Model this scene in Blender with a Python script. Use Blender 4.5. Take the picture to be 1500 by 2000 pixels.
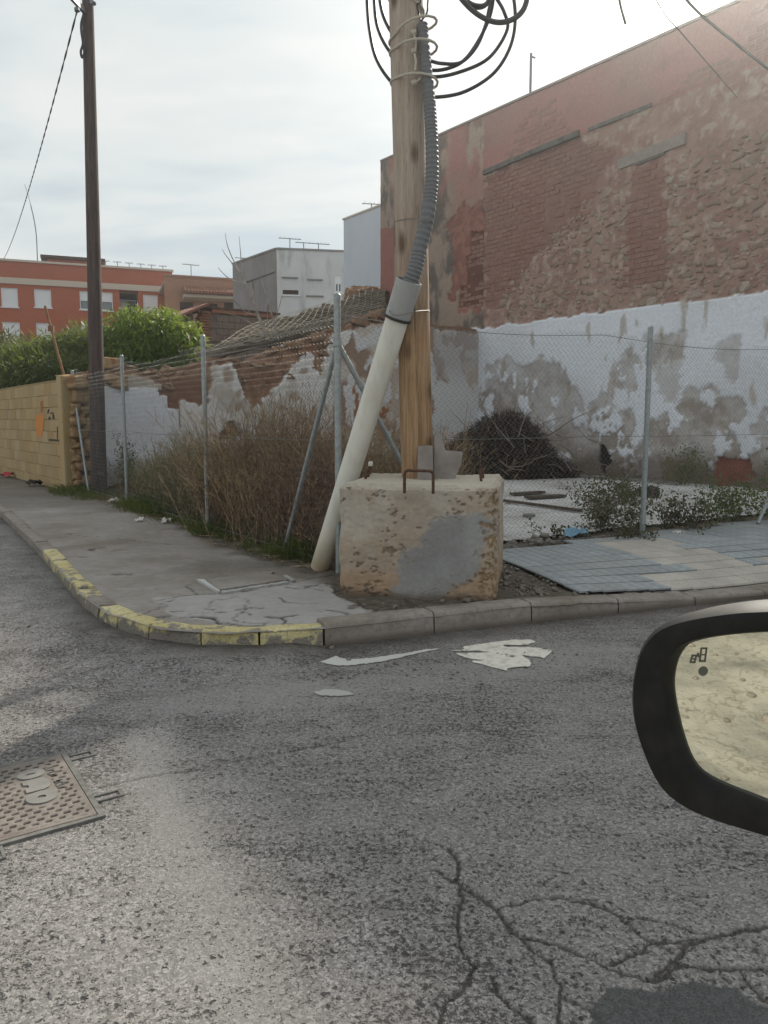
import bpy, math, random
import numpy as np
from mathutils import Matrix, Vector

for o in list(bpy.data.objects):
    bpy.data.objects.remove(o)
scene = bpy.context.scene
COL = scene.collection

# ------------------------------------------------------------------ camera
EYE = 1.27
PITCH = math.radians(6.84)
cd = bpy.data.cameras.new('camera')
cam = bpy.data.objects.new('camera', cd)
COL.objects.link(cam)
cam.location = (0, 0, EYE)
cam.rotation_euler = (math.pi / 2 - PITCH, 0, 0)
cd.sensor_fit = 'VERTICAL'
cd.sensor_height = 24.0
cd.lens = 18.0
cd.clip_start = 0.05
cd.clip_end = 3000
scene.camera = cam

# ------------------------------------------------------------------ light
SUN_AZ, SUN_EL = math.radians(29), math.radians(31.8)      # azimuth to the right of +Y
SUN_DIR = Vector((math.sin(SUN_AZ) * math.cos(SUN_EL), math.cos(SUN_AZ) * math.cos(SUN_EL), math.sin(SUN_EL)))
sd = bpy.data.lights.new('sun', 'SUN')
sd.energy = 5.0
sd.angle = math.radians(1.4)
sd.color = (1.0, 0.93, 0.80)
sun = bpy.data.objects.new('sun', sd)
COL.objects.link(sun)
sun.location = (10, 20, 30)
sun.rotation_euler = (-SUN_DIR).to_track_quat('-Z', 'Y').to_euler()

scene.view_settings.view_transform = 'Standard'
scene.view_settings.look = 'None'
scene.view_settings.gamma = 1.0
scene.view_settings.exposure = 0.25
try:
    scene.view_settings.use_curve_mapping = False
except Exception:
    pass
scene.cycles.max_bounces = 6
scene.cycles.diffuse_bounces = 3
scene.cycles.glossy_bounces = 3
scene.cycles.transparent_max_bounces = 8
scene.cycles.use_denoising = True
scene.cycles.volume_bounces = 0


# ------------------------------------------------------------------ node helper
class NT:
    def __init__(self, tree):
        self.t = tree
        self.n = tree.nodes
        self.l = tree.links

    def put(self, sock, v):
        if isinstance(v, bpy.types.NodeSocket):
            self.l.new(v, sock)
        elif v is not None:
            if hasattr(sock.default_value, '__len__'):
                if not hasattr(v, '__len__'):
                    v = (v, v, v)
                k = len(sock.default_value)
                v = tuple(v)[:k]
                if len(v) < k:
                    v = v + (1.0,) * (k - len(v))
            sock.default_value = v

    def coord(self, which='Object'):
        return self.n.new('ShaderNodeTexCoord').outputs[which]

    def geo(self, which):
        return self.n.new('ShaderNodeNewGeometry').outputs[which]

    def rand(self):
        return self.n.new('ShaderNodeObjectInfo').outputs['Random']

    def mapping(self, vec, scale=(1, 1, 1), loc=(0, 0, 0), rot=(0, 0, 0)):
        m = self.n.new('ShaderNodeMapping')
        self.put(m.inputs['Vector'], vec)
        self.put(m.inputs['Location'], loc)
        m.inputs['Rotation'].default_value = rot
        self.put(m.inputs['Scale'], scale)
        return m.outputs[0]

    def noise(self, scale, detail=4, rough=0.55, vec=None, dist=0.0, out='Fac', w=None):
        m = self.n.new('ShaderNodeTexNoise')
        if w is not None:
            m.noise_dimensions = '4D'
            self.put(m.inputs['W'], w)
        self.put(m.inputs['Vector'], vec)
        m.inputs['Scale'].default_value = scale
        m.inputs['Detail'].default_value = detail
        m.inputs['Roughness'].default_value = rough
        m.inputs['Distortion'].default_value = dist
        return m.outputs[out]

    def voro(self, scale, vec=None, out='Distance', feature='F1', rnd=1.0):
        m = self.n.new('ShaderNodeTexVoronoi')
        m.feature = feature
        self.put(m.inputs['Vector'], vec)
        m.inputs['Scale'].default_value = scale
        m.inputs['Randomness'].default_value = rnd
        return m.outputs[out]

    def ramp(self, fac, stops, interp='LINEAR'):
        m = self.n.new('ShaderNodeValToRGB')
        self.put(m.inputs['Fac'], fac)
        cr = m.color_ramp
        cr.interpolation = interp
        while len(cr.elements) < len(stops):
            cr.elements.new(0.5)
        for e, (p, c) in zip(cr.elements, stops):
            e.position = p
            if not hasattr(c, '__len__'):
                c = (c, c, c)
            e.color = (c[0], c[1], c[2], 1)
        return m.outputs['Color']

    def mix(self, fac, a, b, mode='MIX'):
        m = self.n.new('ShaderNodeMix')
        m.data_type = 'RGBA'
        m.blend_type = mode
        m.clamp_factor = True
        self.put(m.inputs[0], fac)
        self.put(m.inputs[6], a)
        self.put(m.inputs[7], b)
        return m.outputs[2]

    def math(self, op, a, b=None, c=None, clamp=False):
        m = self.n.new('ShaderNodeMath')
        m.operation = op
        m.use_clamp = clamp
        self.put(m.inputs[0], a)
        if b is not None:
            self.put(m.inputs[1], b)
        if c is not None:
            self.put(m.inputs[2], c)
        return m.outputs[0]

    def vmath(self, op, a, b=None, out=0):
        m = self.n.new('ShaderNodeVectorMath')
        m.operation = op
        self.put(m.inputs[0], a)
        if b is not None:
            self.put(m.inputs[1], b)
        return m.outputs[out]

    def attr(self, name, out='Fac'):
        m = self.n.new('ShaderNodeAttribute')
        m.attribute_name = name
        return m.outputs[out]

    def xyz(self, vec):
        m = self.n.new('ShaderNodeSeparateXYZ')
        self.put(m.inputs[0], vec)
        return m.outputs

    def comb(self, x, y, z):
        m = self.n.new('ShaderNodeCombineXYZ')
        self.put(m.inputs[0], x)
        self.put(m.inputs[1], y)
        self.put(m.inputs[2], z)
        return m.outputs[0]

    def bump(self, height, strength=0.5, dist=0.01, normal=None):
        m = self.n.new('ShaderNodeBump')
        m.inputs['Strength'].default_value = strength
        m.inputs['Distance'].default_value = dist
        self.put(m.inputs['Height'], height)
        if normal is not None:
            self.put(m.inputs['Normal'], normal)
        return m.outputs[0]


def material(name, fn, rough=0.85, metal=0.0, spec=0.3):
    m = bpy.data.materials.new(name)
    m.use_nodes = True
    nt = NT(m.node_tree)
    b = m.node_tree.nodes['Principled BSDF']
    b.inputs['Roughness'].default_value = rough
    b.inputs['Metallic'].default_value = metal
    b.inputs['Specular IOR Level'].default_value = spec
    if callable(fn):
        r = fn(nt)
        if not isinstance(r, dict):
            r = {'Base Color': r}
        for k, v in r.items():
            nt.put(b.inputs[k], v)
    else:
        b.inputs['Base Color'].default_value = (fn[0], fn[1], fn[2], 1)
    return m


# ------------------------------------------------------------------ sky
world = bpy.data.worlds.new('World')
scene.world = world
world.use_nodes = True
w = NT(world.node_tree)
bg = world.node_tree.nodes['Background']
sky = w.n.new('ShaderNodeTexSky')
sky.sky_type = 'NISHITA'
sky.sun_disc = False
sky.sun_elevation = SUN_EL
sky.sun_rotation = SUN_AZ
sky.air_density = 1.0
sky.dust_density = 2.0
gen = w.vmath('NORMALIZE', w.coord('Generated'))
gx, gy, gz = w.xyz(gen)
up = w.math('ADD', w.math('MAXIMUM', gz, 0.0), 0.22)
px = w.math('DIVIDE', gx, up)
py = w.math('DIVIDE', gy, up)
pv = w.mapping(w.comb(px, py, 0.0), scale=(0.85, 1.7, 1), rot=(0, 0, 0.35), loc=(3.1, 1.7, 0))
n1 = w.noise(1.15, 5, 0.5, pv, 0.35)
n2 = w.noise(3.4, 4, 0.5, pv, 0.4)
cl = w.math('ADD', w.math('MULTIPLY', n1, 0.75), w.math('MULTIPLY', n2, 0.25))
cover = w.ramp(cl, [(0.30, 0.80), (0.52, 1.0)])
cloud = w.ramp(cl, [(0.34, (4.45, 5.35, 5.85)), (0.44, (5.45, 6.0, 6.2)), (0.52, (6.35, 6.75, 6.75)), (0.64, (7.35, 7.4, 7.25))])
dots = w.vmath('DOT_PRODUCT', gen, tuple(SUN_DIR), out='Value')
d0 = w.math('MAXIMUM', dots, 0.0)
glow = w.math('ADD', w.math('MULTIPLY', w.math('POWER', d0, 14.0), 5.5), w.math('MULTIPLY', w.math('POWER', d0, 70.0), 16.0))
cloud2 = w.mix(1.0, cloud, w.comb(glow, w.math('MULTIPLY', glow, 0.985), w.math('MULTIPLY', glow, 0.94)), 'ADD')
full = w.mix(cover, sky.outputs[0], cloud2)
w.put(bg.inputs['Color'], full)
bg.inputs['Strength'].default_value = 0.1

# ------------------------------------------------------------------ measuring helpers
CP, SP = math.cos(PITCH), math.sin(PITCH)
F_PX = 1500.0


def ray(u, v):
    a, b = (u - 750) / F_PX, (1000 - v) / F_PX
    return Vector((a, CP + b * SP, -SP + b * CP))


def G(u, v, z=0.12):
    r = ray(u, v)
    t = (z - EYE) / r.z
    return Vector((r.x * t, r.y * t, z))


def D(u, v, y):
    """Point at depth y (metres along +Y)."""
    r = ray(u, v)
    t = y / r.y
    return Vector((r.x * t, y, EYE + r.z * t))


def proj(x, y, z):
    x, y, z = np.asarray(x, float), np.asarray(y, float), np.asarray(z, float) - EYE
    f = y * CP - z * SP
    h = y * SP + z * CP
    f = np.maximum(f, 0.05)
    return 750 + F_PX * x / f, 1000 - F_PX * h / f


# ------------------------------------------------------------------ numpy noise and masks
def _hash(i, j, seed):
    n = (i.astype(np.int64) * 374761393 + j.astype(np.int64) * 668265263 + seed * 1442695041) & 0x7fffffff
    n = ((n ^ (n >> 13)) * 1274126177) & 0x7fffffff
    n = (n ^ (n >> 16)) & 0xffff
    return n / 65535.0


def vnoise(x, y, seed=0):
    x, y = np.asarray(x, float), np.asarray(y, float)
    xi, yi = np.floor(x), np.floor(y)
    fx, fy = x - xi, y - yi
    fx, fy = fx * fx * (3 - 2 * fx), fy * fy * (3 - 2 * fy)
    a, b = _hash(xi, yi, seed), _hash(xi + 1, yi, seed)
    c, d = _hash(xi, yi + 1, seed), _hash(xi + 1, yi + 1, seed)
    return (a * (1 - fx) + b * fx) * (1 - fy) + (c * (1 - fx) + d * fx) * fy


def fbm(x, y, seed=0, octv=4, rough=0.5):
    s, a, t = 0.0, 1.0, 0.0
    x, y = np.asarray(x, float), np.asarray(y, float)
    for k in range(octv):
        s = s + a * vnoise(x * 2 ** k + 17.3 * k, y * 2 ** k - 9.1 * k, seed + k)
        t += a
        a *= rough
    return s / t


def inpoly(u, v, poly):
    u, v = np.asarray(u, float), np.asarray(v, float)
    r = np.zeros(u.shape, bool)
    n = len(poly)
    for i in range(n):
        x1, y1 = poly[i]
        x2, y2 = poly[(i + 1) % n]
        if y1 == y2:
            continue
        c = ((y1 > v) != (y2 > v)) & (u < (x2 - x1) * (v - y1) / (y2 - y1) + x1)
        r ^= c
    return r


def polydist(x, y, pts):
    d = np.full(np.shape(x), 1e9)
    for (x1, y1), (x2, y2) in zip(pts[:-1], pts[1:]):
        dx, dy = x2 - x1, y2 - y1
        L = dx * dx + dy * dy + 1e-12
        t = np.clip(((x - x1) * dx + (y - y1) * dy) / L, 0, 1)
        d = np.minimum(d, np.hypot(x - x1 - t * dx, y - y1 - t * dy))
    return d


def sstep(a, b, x):
    t = np.clip((np.asarray(x, float) - a) / (b - a), 0, 1)
    return t * t * (3 - 2 * t)


# ------------------------------------------------------------------ objects
def tag(o, label=None, cat=None, group=None, kind=None):
    if label:
        o['label'] = label
    if cat:
        o['category'] = cat
    if group:
        o['group'] = group
    if kind:
        o['kind'] = kind
    return o


def empty(name, loc=(0, 0, 0), rz=0.0, label=None, cat=None, group=None, kind=None):
    o = bpy.data.objects.new(name, None)
    COL.objects.link(o)
    o.location = loc
    o.rotation_euler = (0, 0, rz)
    o.empty_display_size = 0.2
    return tag(o, label, cat, group, kind)


def worldm(o):
    m = o.matrix_basis.copy()
    while o.parent:
        m = o.parent.matrix_basis @ o.matrix_parent_inverse @ m
        o = o.parent
    return m


def adopt(o, parent):
    if parent is not None:
        o.parent = parent
        o.matrix_parent_inverse = worldm(parent).inverted()
    return o


def np_mesh(name, verts, faces, mat=None, smooth=False, attrs=None):
    """verts (N,3); faces: (M,k) array or list of lists."""
    verts = np.asarray(verts, np.float32)
    me = bpy.data.meshes.new(name)
    if isinstance(faces, np.ndarray):
        M, k = faces.shape
        me.vertices.add(len(verts))
        me.vertices.foreach_set('co', verts.ravel())
        me.loops.add(M * k)
        me.loops.foreach_set('vertex_index', faces.astype(np.int32).ravel())
        me.polygons.add(M)
        me.polygons.foreach_set('loop_start', np.arange(0, M * k, k, dtype=np.int32))
        me.polygons.foreach_set('loop_total', np.full(M, k, np.int32))
        me.update(calc_edges=True)
    else:
        me.from_pydata([tuple(map(float, v)) for v in verts], [], [list(map(int, f)) for f in faces])
        me.update()
    if attrs:
        for an, vals in attrs.items():
            a = me.attributes.new(an, 'FLOAT', 'POINT')
            a.data.foreach_set('value', np.asarray(vals, np.float32).ravel())
    if mat is not None:
        me.materials.append(mat)
    if smooth:
        me.polygons.foreach_set('use_smooth', np.ones(len(me.polygons), bool))
    me.validate()
    return me


def add(name, me, parent=None, matrix=None):
    o = bpy.data.objects.new(name, me)
    COL.objects.link(o)
    if matrix is not None:
        o.matrix_basis = matrix
    return adopt(o, parent)


class MB:
    def __init__(self):
        self.v, self.f = [], []

    def quadmesh(self, vs, fs):
        b = len(self.v)
        self.v += [tuple(p) for p in vs]
        self.f += [[b + i for i in f] for f in fs]
        return self

    def box(self, c, s, rz=0.0, m=None, ch=0.0):
        sx, sy, sz = s[0] / 2, s[1] / 2, s[2] / 2
        if ch > 0:
            pts = []
            fs = []
            # chamfered box: 24 verts
            idx = {}
            for a in (-1, 1):
                for b in (-1, 1):
                    for d in (-1, 1):
                        for ax in range(3):
                            p = [a * (sx - ch), b * (sy - ch), d * (sz - ch)]
                            p[ax] = (a, b, d)[ax] * (sx, sy, sz)[ax]
                            idx[(a, b, d, ax)] = len(pts)
                            pts.append(p)
            S = (-1, 1)
            for s_ in S:
                fs.append([idx[(s_, -1, -1, 0)], idx[(s_, 1, -1, 0)], idx[(s_, 1, 1, 0)], idx[(s_, -1, 1, 0)]])
                fs.append([idx[(-1, s_, -1, 1)], idx[(1, s_, -1, 1)], idx[(1, s_, 1, 1)], idx[(-1, s_, 1, 1)]])
                fs.append([idx[(-1, -1, s_, 2)], idx[(1, -1, s_, 2)], idx[(1, 1, s_, 2)], idx[(-1, 1, s_, 2)]])
            for a in S:
                for b in S:
                    fs.append([idx[(a, b, -1, 0)], idx[(a, b, 1, 0)], idx[(a, b, 1, 1)], idx[(a, b, -1, 1)]])
                    fs.append([idx[(a, -1, b, 0)], idx[(a, 1, b, 0)], idx[(a, 1, b, 2)], idx[(a, -1, b, 2)]])
                    fs.append([idx[(-1, a, b, 1)], idx[(1, a, b, 1)], idx[(1, a, b, 2)], idx[(-1, a, b, 2)]])
                    for d in S:
                        fs.append([idx[(a, b, d, 0)], idx[(a, b, d, 1)], idx[(a, b, d, 2)]])
        else:
            pts = [(x, y, z) for x in (-sx, sx) for y in (-sy, sy) for z in (-sz, sz)]
            fs = [[0, 1, 3, 2], [4, 6, 7, 5], [0, 4, 5, 1], [2, 3, 7, 6], [0, 2, 6, 4], [1, 5, 7, 3]]
        if m is None:
            m = Matrix.Translation(c) @ Matrix.Rotation(rz, 4, 'Z')
        else:
            m = m @ Matrix.Translation(c)
        return self.quadmesh([m @ Vector(p) for p in pts], fs)

    def tube(self, pts, r, n=8, caps=True):
        pts = [Vector(p) for p in pts]
        rs = r if hasattr(r, '__len__') else [r] * len(pts)
        b = len(self.v)
        up_ = None
        for i, p in enumerate(pts):
            t = (pts[min(i + 1, len(pts) - 1)] - pts[max(i - 1, 0)])
            t = t.normalized() if t.length > 1e-9 else Vector((0, 0, 1))
            if up_ is None:
                up_ = Vector((1, 0, 0)) if abs(t.x) < 0.8 else Vector((0, 1, 0))
            a = (up_ - t * up_.dot(t)).normalized()
            c = t.cross(a)
            up_ = a
            for k in range(n):
                th = 2 * math.pi * k / n
                self.v.append(tuple(p + (a * math.cos(th) + c * math.sin(th)) * rs[i]))
        for i in range(len(pts) - 1):
            for k in range(n):
                k2 = (k + 1) % n
                self.f.append([b + i * n + k, b + i * n + k2, b + (i + 1) * n + k2, b + (i + 1) * n + k])
        if caps:
            self.f.append([b + k for k in range(n)][::-1])
            e = b + (len(pts) - 1) * n
            self.f.append([e + k for k in range(n)])
        return self

    def prism(self, poly, off):
        """poly: list of 3-D points, extruded by vector off."""
        off = Vector(off)
        n = len(poly)
        vs = [Vector(p) for p in poly] + [Vector(p) + off for p in poly]
        fs = [list(range(n))[::-1], [n + i for i in range(n)]]
        for i in range(n):
            j = (i + 1) % n
            fs.append([i, j, n + j, n + i])
        return self.quadmesh(vs, fs)

    def mesh(self, name, mat, smooth=False, loc=None):
        v = np.array(self.v, float)
        if loc is not None:
            v = v - np.array(loc, float)
        me = np_mesh(name, v, self.f, mat)
        if smooth:
            me.polygons.foreach_set('use_smooth', np.ones(len(me.polygons), bool))
            try:
                me.set_sharp_from_angle(angle=math.radians(40))
            except Exception:
                pass
        return me

    def obj(self, name, mat, parent=None, loc=None, smooth=False):
        if loc is None:
            a = np.array(self.v, float)
            lo, hi = a.min(0), a.max(0)
            loc = ((lo[0] + hi[0]) / 2, (lo[1] + hi[1]) / 2, lo[2])
        return add(name, self.mesh(name, mat, smooth, loc), parent, Matrix.Translation(loc))


def spline(pts, n=8):
    """Catmull-Rom through pts."""
    P = [Vector(p) for p in pts]
    P = [P[0] * 2 - P[1]] + P + [P[-1] * 2 - P[-2]]
    out = []
    for i in range(1, len(P) - 2):
        p0, p1, p2, p3 = P[i - 1:i + 3]
        for k in range(n):
            t = k / n
            out.append(0.5 * ((2 * p1) + (p2 - p0) * t + (2 * p0 - 5 * p1 + 4 * p2 - p3) * t * t + (3 * p1 - p0 - 3 * p2 + p3) * t ** 3))
    out.append(P[-2])
    return out


def pieces(parent, name, items, limit=290):
    """items: (mesh, world matrix). The largest in view become objects, the rest one 'stuff' part."""
    def size(it):
        me, m = it
        p = m.translation
        u, v = proj(p.x, p.y, p.z)
        seen = -80 < u < 1580 and -80 < v < 2080 and p.y > 0.2
        s = max(m.col[0].length * me['dim'][0], m.col[2].length * me['dim'][2], m.col[1].length * me['dim'][1])
        return (s / max(p.length, 0.3)) * (1.0 if seen else 0.05)
    items = sorted(items, key=size, reverse=True)
    for me, m in items[:limit]:
        add(name, me, parent, m)
    rest = items[limit:]
    if rest:
        vs, fs, mi = [], [], []
        base = 0
        mats = []
        for me, m in rest:
            n = len(me.vertices)
            co = np.empty(n * 3, np.float32)
            me.vertices.foreach_get('co', co)
            co = co.reshape(-1, 3)
            M = np.array(m)
            vs.append(co @ M[:3, :3].T + M[:3, 3])
            mt = me.materials[0]
            if mt not in mats:
                mats.append(mt)
            k = mats.index(mt)
            for p in me.polygons:
                fs.append([base + i for i in p.vertices])
                mi.append(k)
            base += n
        me = np_mesh(name, np.concatenate(vs), fs)
        for mt in mats:
            me.materials.append(mt)
        me.polygons.foreach_set('material_index', np.array(mi, np.int32))
        o = add(name, me, parent)
        o['kind'] = 'stuff'


def dims(me):
    a = np.array([v.co for v in me.vertices])
    me['dim'] = [float(x) for x in (a.max(0) - a.min(0))]
    return me
# ================================================================== materials of the ground
def f_asphalt(n):
    v = n.coord()
    big = n.noise(0.9, 5, 0.6, v)
    mid = n.noise(5.0, 5, 0.65, v)
    streak = n.noise(3.0, 4, 0.6, n.mapping(v, scale=(1.0, 3.0, 1), rot=(0, 0, -0.35)))
    wear = n.math('ADD', n.math('MULTIPLY', big, 0.45), n.math('ADD', n.math('MULTIPLY', mid, 0.25), n.math('MULTIPLY', streak, 0.30)))
    wear = n.math('SUBTRACT', wear, n.math('MULTIPLY', n.attr('smooth'), 0.07))
    pit = n.noise(58, 4, 0.62, v)
    pit2 = n.noise(190, 2, 0.5, v)
    p = n.math('ADD', n.math('MULTIPLY', pit, 0.62), n.math('MULTIPLY', pit2, 0.38))
    thr = n.math('ADD', n.math('MULTIPLY', n.math('SUBTRACT', wear, 0.5), 0.62), 0.440)
    dark = n.ramp(n.math('SUBTRACT', n.math('ADD', thr, 0.5), p), [(0.478, 0.0), (0.53, 1.0)])
    stone = n.voro(150, v, 'Color')
    sx = n.xyz(stone)[0]
    base = n.ramp(sx, [(0.0, (0.122, 0.115, 0.114)), (0.5, (0.184, 0.174, 0.170)), (1.0, (0.315, 0.298, 0.288))])
    base = n.mix(n.ramp(mid, [(0.35, 0.0), (0.75, 0.45)]), base, (0.17, 0.155, 0.135))
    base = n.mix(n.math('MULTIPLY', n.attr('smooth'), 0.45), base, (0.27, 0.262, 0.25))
    c = n.mix(n.math('MULTIPLY', dark, 0.82), base, (0.032, 0.030, 0.031))
    c = n.mix(n.math('MULTIPLY', n.attr('dirt'), n.ramp(n.noise(9, 4, 0.6, v), [(0.3, 0.45), (0.7, 0.95)])), c, (0.075, 0.062, 0.050))
    c = n.mix(n.attr('patch'), c, n.ramp(n.noise(210, 2, 0.5, v), [(0.3, (0.055, 0.055, 0.056)), (0.7, (0.10, 0.10, 0.10))]))
    c = n.mix(n.attr('crack'), c, n.ramp(n.noise(120, 3, 0.6, v), [(0.35, (0.030, 0.026, 0.024)), (0.7, (0.085, 0.075, 0.066))]))
    dv = n.vmath('ADD', v, n.vmath('MULTIPLY', n.noise(40, 2, 0.5, v, 0, 'Color'), (0.035, 0.035, 0.0)))
    cells = n.xyz(n.voro(58, dv, 'Color'))[1]
    dens = n.ramp(n.math('ADD', n.math('MULTIPLY', wear, 0.7), n.math('MULTIPLY', n.noise(2.3, 4, 0.6, v), 0.3)), [(0.42, 0.02), (0.50, 0.16), (0.62, 0.62)])
    hit = n.math('LESS_THAN', cells, n.math('MULTIPLY', dens, n.math('SUBTRACT', 1.0, n.math('MULTIPLY', n.attr('smooth'), 0.8))))
    fleck = n.math('MULTIPLY', hit, n.ramp(n.voro(58, dv), [(0.22, 1.0), (0.46, 0.0)]))
    c = n.mix(n.math('MULTIPLY', fleck, n.math('SUBTRACT', 0.9, n.math('MULTIPLY', n.attr('patch'), 0.85))), c, (0.018, 0.017, 0.018))
    dark = n.math('MAXIMUM', dark, fleck)
    h = n.math('SUBTRACT', n.math('ADD', n.math('MULTIPLY', sx, 0.35), n.math('MULTIPLY', pit2, 0.4)), n.math('MULTIPLY', dark, 0.9))
    rg = n.ramp(wear, [(0.4, 0.62), (0.6, 0.8)])
    return {'Base Color': c, 'Normal': n.bump(h, 0.75, 0.006), 'Roughness': rg}


M_ASPHALT = material('asphalt', f_asphalt, spec=0.35)


def f_pave(n):
    v = n.coord()
    a = n.noise(1.3, 6, 0.62, v)
    b = n.noise(14, 5, 0.65, v)
    s = n.noise(140, 2, 0.5, v)
    c = n.ramp(a, [(0.3, (0.175, 0.148, 0.125)), (0.5, (0.262, 0.238, 0.215)), (0.7, (0.345, 0.325, 0.305))])
    c = n.mix(n.ramp(b, [(0.42, 0.0), (0.72, 0.55)]), c, (0.17, 0.145, 0.12))
    c = n.mix(n.ramp(s, [(0.3, 0.35), (0.55, 0.0)]), c, (0.10, 0.09, 0.08))
    c = n.mix(n.attr('pale'), c, n.ramp(b, [(0.3, (0.29, 0.272, 0.258)), (0.7, (0.375, 0.36, 0.35))]))
    dirt = n.ramp(n.noise(22, 5, 0.7, v), [(0.3, (0.055, 0.045, 0.036)), (0.55, (0.11, 0.093, 0.075)), (0.8, (0.19, 0.17, 0.15))])
    c = n.mix(n.attr('dirt'), c, dirt)
    c = n.mix(n.attr('crack'), c, (0.05, 0.043, 0.035))
    h = n.math('ADD', n.math('MULTIPLY', b, 1.0), n.math('MULTIPLY', s, 0.35))
    return {'Base Color': c, 'Normal': n.bump(h, 0.5, 0.012)}


M_PAVE = material('pavement concrete', f_pave, rough=0.88, spec=0.25)


def f_earth(n):
    v = n.coord()
    a = n.noise(2.5, 6, 0.65, v)
    s = n.noise(45, 4, 0.65, v)
    c = n.ramp(a, [(0.3, (0.09, 0.07, 0.05)), (0.6, (0.17, 0.135, 0.10)), (0.8, (0.23, 0.19, 0.15))])
    c = n.mix(n.ramp(s, [(0.4, 0.0), (0.7, 0.5)]), c, (0.07, 0.06, 0.045))
    return {'Base Color': c, 'Normal': n.bump(s, 0.8, 0.03)}


M_EARTH = material('earth', f_earth, rough=0.95, spec=0.1)


def f_verge(n):
    v = n.coord()
    a = n.noise(2.2, 6, 0.62, v, 0.4)
    s = n.noise(60, 3, 0.6, v)
    c = n.ramp(a, [(0.32, (0.17, 0.165, 0.145)), (0.44, (0.31, 0.295, 0.25)), (0.7, (0.40, 0.38, 0.325))])
    cr = n.voro(2.3, n.vmath('ADD', v, n.vmath('SCALE', n.noise(4, 3, 0.5, v, 0, 'Color'), None)), 'Distance', 'DISTANCE_TO_EDGE')
    c = n.mix(n.ramp(n.noise(2.1, 6, 0.68, n.mapping(v, scale=(1.0, 2.2, 1), rot=(0, 0, 0.9)), 0.8), [(0.44, 0.0), (0.62, 0.5)]), c, (0.17, 0.17, 0.15))
    c = n.mix(n.ramp(n.noise(30, 4, 0.65, v), [(0.56, 0.0), (0.66, 0.6)]), c, (0.13, 0.12, 0.10))
    c = n.mix(n.ramp(cr, [(0.0, 0.7), (0.025, 0.0)]), c, (0.16, 0.14, 0.11))
    return {'Base Color': c, 'Normal': n.bump(n.math('ADD', a, n.math('MULTIPLY', s, 0.2)), 0.5, 0.05)}


M_VERGE = material('dry pale ground', f_verge, rough=0.95, spec=0.1)


def f_lot(n):
    v = n.coord()
    a = n.noise(1.1, 6, 0.6, v)
    b = n.noise(9, 5, 0.65, v)
    c = n.ramp(a, [(0.28, (0.24, 0.215, 0.19)), (0.45, (0.45, 0.44, 0.43)), (0.7, (0.55, 0.545, 0.54))])
    c = n.mix(n.ramp(b, [(0.5, 0.0), (0.78, 0.7)]), c, (0.2, 0.17, 0.14))
    return {'Base Color': c, 'Normal': n.bump(b, 0.4, 0.02)}


M_LOT = material('lot slab', f_lot, rough=0.9, spec=0.2)


def f_kerb(n):
    v = n.coord()
    w_ = n.geo('Position')
    a = n.noise(3.0, 5, 0.6, w_)
    b = n.noise(26, 5, 0.65, w_)
    c = n.ramp(a, [(0.3, (0.20, 0.168, 0.142)), (0.6, (0.285, 0.255, 0.228)), (0.8, (0.34, 0.32, 0.298))])
    c = n.mix(n.ramp(b, [(0.42, 0.0), (0.7, 0.55)]), c, (0.12, 0.10, 0.085))
    lp = n.xyz(w_)[2]
    c = n.mix(n.ramp(n.math('ADD', lp, n.math('MULTIPLY', b, 0.05)), [(0.035, 0.75), (0.07, 0.0)]), c, (0.10, 0.082, 0.065))
    return {'Base Color': c, 'Normal': n.bump(b, 0.7, 0.012)}


M_KERB = material('kerb concrete', f_kerb, rough=0.9, spec=0.2)


def f_yellow(n):
    w_ = n.geo('Position')
    a = n.noise(9.0, 5, 0.68, w_)
    b = n.noise(60, 4, 0.6, w_)
    r = n.rand()
    conc = n.ramp(b, [(0.3, (0.13, 0.115, 0.095)), (0.7, (0.29, 0.265, 0.235))])
    pnt = n.ramp(n.noise(5, 3, 0.5, w_), [(0.3, (0.52, 0.43, 0.17)), (0.7, (0.66, 0.585, 0.33))])
    thr = n.math('ADD', n.math('MULTIPLY', n.math('SUBTRACT', r, 0.5), 0.12), a)
    lp = n.xyz(w_)[2]
    thr = n.math('ADD', thr, n.math('MULTIPLY', n.math('SUBTRACT', lp, 0.10), 2.4))
    c = n.mix(n.ramp(thr, [(0.43, 0.0), (0.51, 0.9)]), conc, pnt)
    c = n.mix(n.ramp(b, [(0.46, 0.0), (0.72, 0.65)]), c, (0.16, 0.135, 0.10))
    return {'Base Color': c, 'Normal': n.bump(n.math('ADD', a, b), 0.7, 0.012)}


M_YELLOW = material('worn yellow paint', f_yellow, rough=0.8, spec=0.3)

# ================================================================== ground sheets
SX = [(-90, -90), (90, -90), (90, 200), (-90, 200)]
me = np_mesh('ground', [(-155, -65, -0.10), (155, -65, -0.10), (155, 255, -0.10), (-155, 255, -0.10)], [[0, 1, 2, 3]], M_EARTH)
o = add('ground', me)
o['kind'] = 'structure'

# ---- pavement edges (metres)
KERB = [(-11.5, 19.5), (-4.8, 9.59), (-3.38, 7.31), (-2.54, 5.9), (-2.02, 5.02), (-1.67, 4.53), (-1.25, 4.18), (-0.88, 4.09), (-0.34, 4.2),
        (0.66, 4.62), (1.6, 4.98), (2.7, 5.4), (6.0, 6.9)]
BACK = [(-12.9, 22.6), (-5.4, 13.0), (-3.5, 10.9), (-2.5, 9.35), (-1.8, 8.2), (-1.3, 7.4), (-0.8, 6.65), (-0.45, 6.25), (-0.1, 6.0),
        (1.0, 6.7), (2.2, 7.4), (3.2, 8.0), (6.6, 10.0)]
FENCE_C = Vector((-0.345, 5.8, 0.12))
FENCE_L = Vector((-0.563, 0.826, 0)).normalized()
FENCE_R = Vector((0.865, 0.5, 0)).normalized()
IN_L = Vector((0.826, 0.563, 0)).normalized()      # into the lot from the left fence


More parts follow.
